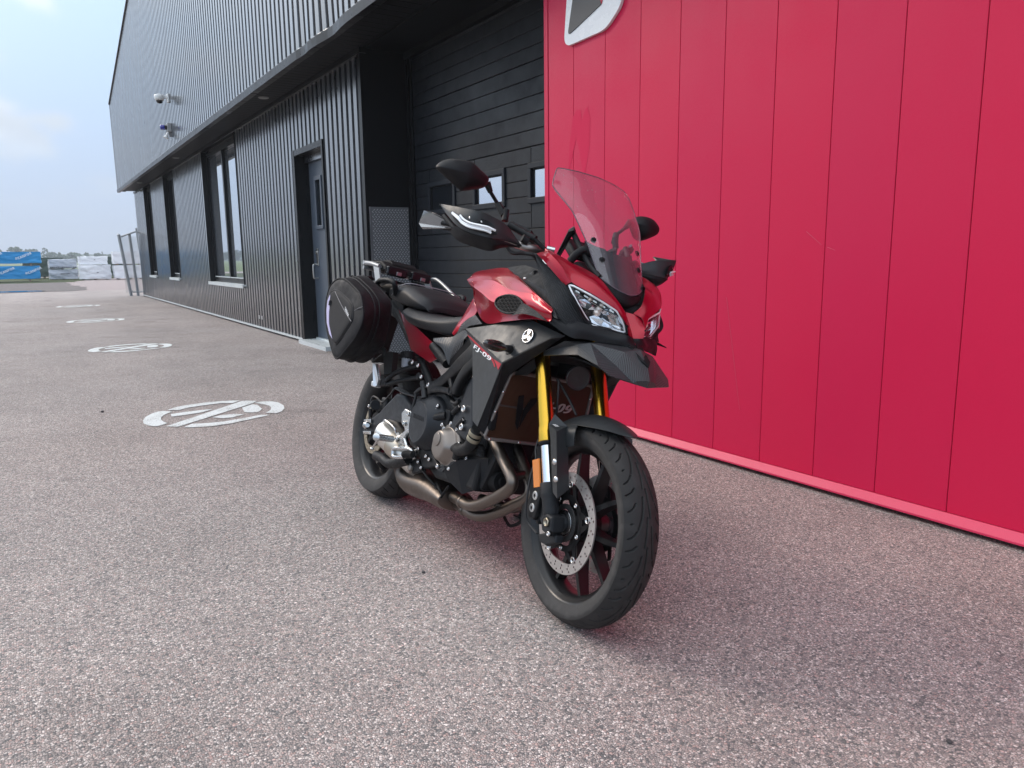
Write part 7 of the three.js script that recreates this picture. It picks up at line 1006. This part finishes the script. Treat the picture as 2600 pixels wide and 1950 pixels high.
  rput('guard_frame', tube([rp(0.15, 0, .006), rp(0.168, 0.05, .006), rp(0.193, 0.97, .006), rp(0.175, 1.01, .006), rp(-0.175, 1.01, .006), rp(-0.193, 0.97, .006), rp(-0.168, 0.05, .006), rp(-0.15, 0, .006)], 0.006, 8, 120, true, 0.05), std([0.22, 0.20, 0.19], 0.5, 0.5));
  rput('guard_bar', [cyl(rp(0.175, 0.5, .006), rp(0.08, 0.5, .006), 0.003, 0.003, 6), cyl(rp(-0.02, 0.5, .006), rp(-0.05, 0.5, .006), 0.003, 0.003, 6)], std([0.14, 0.125, 0.12], 0.45, 0.7));
  { const s2 = (pts) => { const sh2 = new THREE.Shape(pts.map(p => new THREE.Vector2(...p))); const g = new THREE.ExtrudeGeometry(sh2, { depth: 0.003, bevelEnabled: false }); g.applyMatrix4(new THREE.Matrix4().makeBasis(V(0, 0, -1), c0.clone().sub(c1).normalize(), nR).setPosition(rp(0.085, 0.52, 0.007))); return g; };
    rput('guard_badge', [s2([[-0.03, 0.045], [-0.012, 0.05], [0.0, 0.0], [0.004, -0.07], [-0.01, -0.05], [-0.025, 0.01]]), s2([[0.05, 0.05], [0.018, 0.04], [0.004, 0.0], [0.008, -0.06], [0.02, -0.01]])], matBlack);
    const t = new THREE.ExtrudeGeometry(font.generateShapes('FJ-09', 0.036), { depth: 0.003, bevelEnabled: false, curveSegments: 4 }); const p = t.attributes.position; for (let i = 0; i < p.count; i++) p.setX(i, p.getX(i) + 0.3 * p.getY(i)); t.scale(1.15, 0.85, 1); t.applyMatrix4(new THREE.Matrix4().makeBasis(V(0, 0, -1), c0.clone().sub(c1).normalize(), nR).setPosition(rp(0.03, 0.47, 0.008))); rput('guard_lettering', t, std([0.42, 0.40, 0.39], 0.5, 0.4)); }
  for (const [u, v] of [[0.178, 0.3], [0.185, 0.6], [0.175, 1.01], [0.06, 1.01], [-0.06, 1.01], [-0.17, 0.2]]) rput('guard_screw', lathe(rp(u, v, 0.010), nR, [[0, 0.004], [0.004, 0.003], [0.005, 0]], 10), boltM);
  rput('radiator_tank', [rbox(1.06, 1.12, 0.50, 0.68, 0.165, 0.195, 0.01), rbox(1.06, 1.12, 0.50, 0.68, -0.195, -0.165, 0.01)], matBlack);
  two('inner_liner', [shell([[B(rB(440, 1150), .13), B(rB(600, 1225), .13), B(rB(830, 1245), .12), B(rB(700, 1105), .14)]], 0.004)], matBlack);
  // horn, brake lines, inner liner
  part('horn', [lathe(B(r4(1125, 850), .02), V(0.95, -0.15, 0.2), [[0, -0.02], [0.035, -0.02], [0.04, -0.004], [0.04, 0], [0.035, 0.001], [0.03, -0.004], [0, -0.002]], 32)], phy([0.018, 0.018, 0.02], 0.35));
  part('brake_line', [tube([B(r4(870, 860), .06), B(r4(930, 960), .05), B(r4(1020, 1120), .04), B(r4(1100, 1290), .03)], 0.0045, 8), tube([B(r4(890, 880), .07), B(r4(880, 1050), .07), B(r4(870, 1200), .065), B(r4(850, 1320), .06)], 0.004, 8)], hoseM);
  two('inner_liner', [shell([[V(1.18, 0.80, 0.165), V(1.14, 0.71, 0.175), V(1.09, 0.71, 0.05), V(1.09, 0.82, 0.05)]], 0.004), shell([[B(r4(380, 770), .17), B(r4(600, 600), .15), B(r4(620, 720), .13), B(r4(520, 800), .14), B(r4(360, 800), .165)]], 0.004)], matBlack);
}
// --- soft pannier hung on the right side of the tail
{
  const ctr = q9(330, 860, .33); const wp = ctr.clone(); wp.y = ctr.y - 0.19; const bag = group('pannier_bag'); bag.position.copy(wp.clone().applyMatrix4(bike.matrixWorld)); bag.quaternion.copy(bike.quaternion); bag.updateMatrixWorld(true);
  tag(bag, 'black soft pannier bag with a zip and reflective stripe on the motorcycle tail', 'pannier');
  const loc = g => { g = Array.isArray(g) ? merged(g) : g.clone(); g.translate(-wp.x, -wp.y, -wp.z); return g; }; const put = (n, g, m) => mesh(n, loc(g), m, bag);
  const fab = dataTex(256, (() => { const a = tileNoise(128, 71); return (u, v) => 0.5 + 0.25 * Math.sin(u * 2 * Math.PI * 64) * Math.sin(v * 2 * Math.PI * 64) + 0.25 * a(u, v); })());
  const clothM = phy([0.0085, 0.009, 0.0115], 1.0, 0, { specularIntensity: 0.5, bumpMap: rep(fab, 7), bumpScale: 0.0005, roughnessMap: rep(texSmudge, 2) }), smoothM = phy([0.009, 0.009, 0.011], 0.7, 0, { specularIntensity: 0.5, bumpMap: rep(fab, 9), bumpScale: 0.0003 });
  const OUT = [[60, 760], [75, 620], [112, 478], [175, 390], [250, 352], [335, 372], [440, 465], [518, 560], [550, 700], [558, 860], [520, 1000], [440, 1150], [330, 1290], [232, 1402], [172, 1370], [105, 1150], [66, 930]];
  const INN = [[290, 700], [300, 560], [350, 420], [420, 335], [500, 318], [570, 330], [660, 400], [790, 530], [888, 655], [890, 790], [868, 960], [828, 1150], [740, 1285], [560, 1440], [420, 1410], [330, 1200], [295, 920]];
  const lo = .415, li = .245; const O3 = OUT.map(q => q9(...q, lo)), I3 = INN.map(q => q9(...q, li));
  const mid = t => O3.map((v, i) => v.clone().lerp(I3[i], t)); const c3 = O3.reduce((a, v) => a.add(v), V(0, 0, 0)).multiplyScalar(1 / O3.length); const ci = I3.reduce((a, v) => a.add(v), V(0, 0, 0)).multiplyScalar(1 / I3.length);
  const grow = (r, k, c) => r.map(v => c.clone().lerp(v, k)); const face = (k, d) => grow(O3, k, c3).map(v => v.clone().add(V(0, 0, d)));
  put('body', loft([grow(I3, 0.02, ci), grow(I3, 0.9, ci), grow(I3, 1.0, ci), grow(mid(0.75), 1.01, c3.clone().lerp(ci, 0.75)), grow(mid(0.45), 1.012, c3.clone().lerp(ci, 0.45)), grow(mid(0.36), 1.0, c3.clone().lerp(ci, 0.36)), grow(mid(0.1), 1.01, c3.clone().lerp(ci, 0.1)), face(0.985, 0.006), face(0.93, 0.013), face(0.7, 0.020), face(0.3, 0.022), face(0.02, 0.022)], 66, 90), clothM);
  const pip = (r, rad) => tube(r, rad, 6, 160, true);
  put('piping', [pip(face(0.995, 0.008), 0.0042)], smoothM); put('zip', [pip(grow(mid(0.36), 0.992, c3.clone().lerp(ci, 0.36)), 0.005), ], smoothM); put('piping', [pip(grow(mid(0.52), 1.022, c3.clone().lerp(ci, 0.52)), 0.0035)], smoothM); put('piping', [pip(grow(I3, 1.003, ci), 0.0035)], smoothM);
  const fz = (x, y, d = 0) => q9(x, y, lo + 0.018 + d);
  const PK = [[102, 560], [160, 505], [232, 528], [320, 605], [385, 680], [402, 770], [388, 900], [300, 1050], [182, 1212], [130, 1150], [98, 1000], [92, 800]].map(q => fz(...q, 0.002));
  const pc = PK.reduce((a, v) => a.add(v), V(0, 0, 0)).multiplyScalar(1 / PK.length);
  put('pocket', loft([PK, grow(PK, 0.95, pc).map(v => v.clone().add(V(0, 0, 0.006))), grow(PK, 0.5, pc).map(v => v.clone().add(V(0, 0, 0.008))), grow(PK, 0.03, pc).map(v => v.clone().add(V(0, 0, 0.008)))], 16, 60), smoothM); put('piping', tube(PK, 0.0034, 6, 120, true), clothM);
  put('seam', tube([fz(160, 520, .009), fz(220, 650, .011), fz(300, 800, .011), fz(372, 915, .009)], 0.0018, 5, 40), std([0.12, 0.12, 0.13], 0.5)); put('seam', tube([fz(412, 770, .001), fz(470, 740, .0), fz(520, 720, -.006)], 0.0014, 5, 20), std([0.12, 0.12, 0.13], 0.5));
  const ST = [[58, 770], [72, 640], [102, 565], [118, 640], [92, 780], [88, 940], [132, 1140], [96, 1080], [62, 930]].map(q => fz(...q, .006)); put('reflective_stripe', shell([ST], 0.004), phy([0.46, 0.42, 0.62], 0.45, 0.1)); put('zip_pull', [cyl(fz(100, 640, .012), fz(92, 700, .012), 0.007, 0.007, 8)], blackPlastic);
  // woven label
  const a = fz(292, 722, .011), b = fz(345, 845, .011), u = b.clone().sub(a).normalize(), n = V(0, 0, 1), w = n.clone().cross(u); const tg = textGeo('YAMAHA', 0.012); tg.computeBoundingBox(); tg.scale(a.distanceTo(b) * 0.86 / (tg.boundingBox.max.x - tg.boundingBox.min.x), 1, 1); tg.applyMatrix4(new THREE.Matrix4().makeBasis(u, w, u.clone().cross(w)).setPosition(a.clone().lerp(b, 0.52).add(V(0, 0, 0.002)))); put('label', tg, whitePaint);
  put('strap', [tube([q9(360, 360, .33), q9(375, 322, .33), q9(405, 330, .32), q9(400, 350, .31)], 0.005, 6), tube([q9(570, 340, .22), q9(620, 330, .2), q9(660, 360, .18)], 0.007, 6), rbox(q9(90, 1240, .35).x - 0.02, q9(90, 1240, .35).x + 0.01, q9(90, 1240, .35).y - 0.03, q9(90, 1240, .35).y + 0.03, 0.30, 0.33, 0.004)], smoothM);
}
renderer.render(scene, camera);
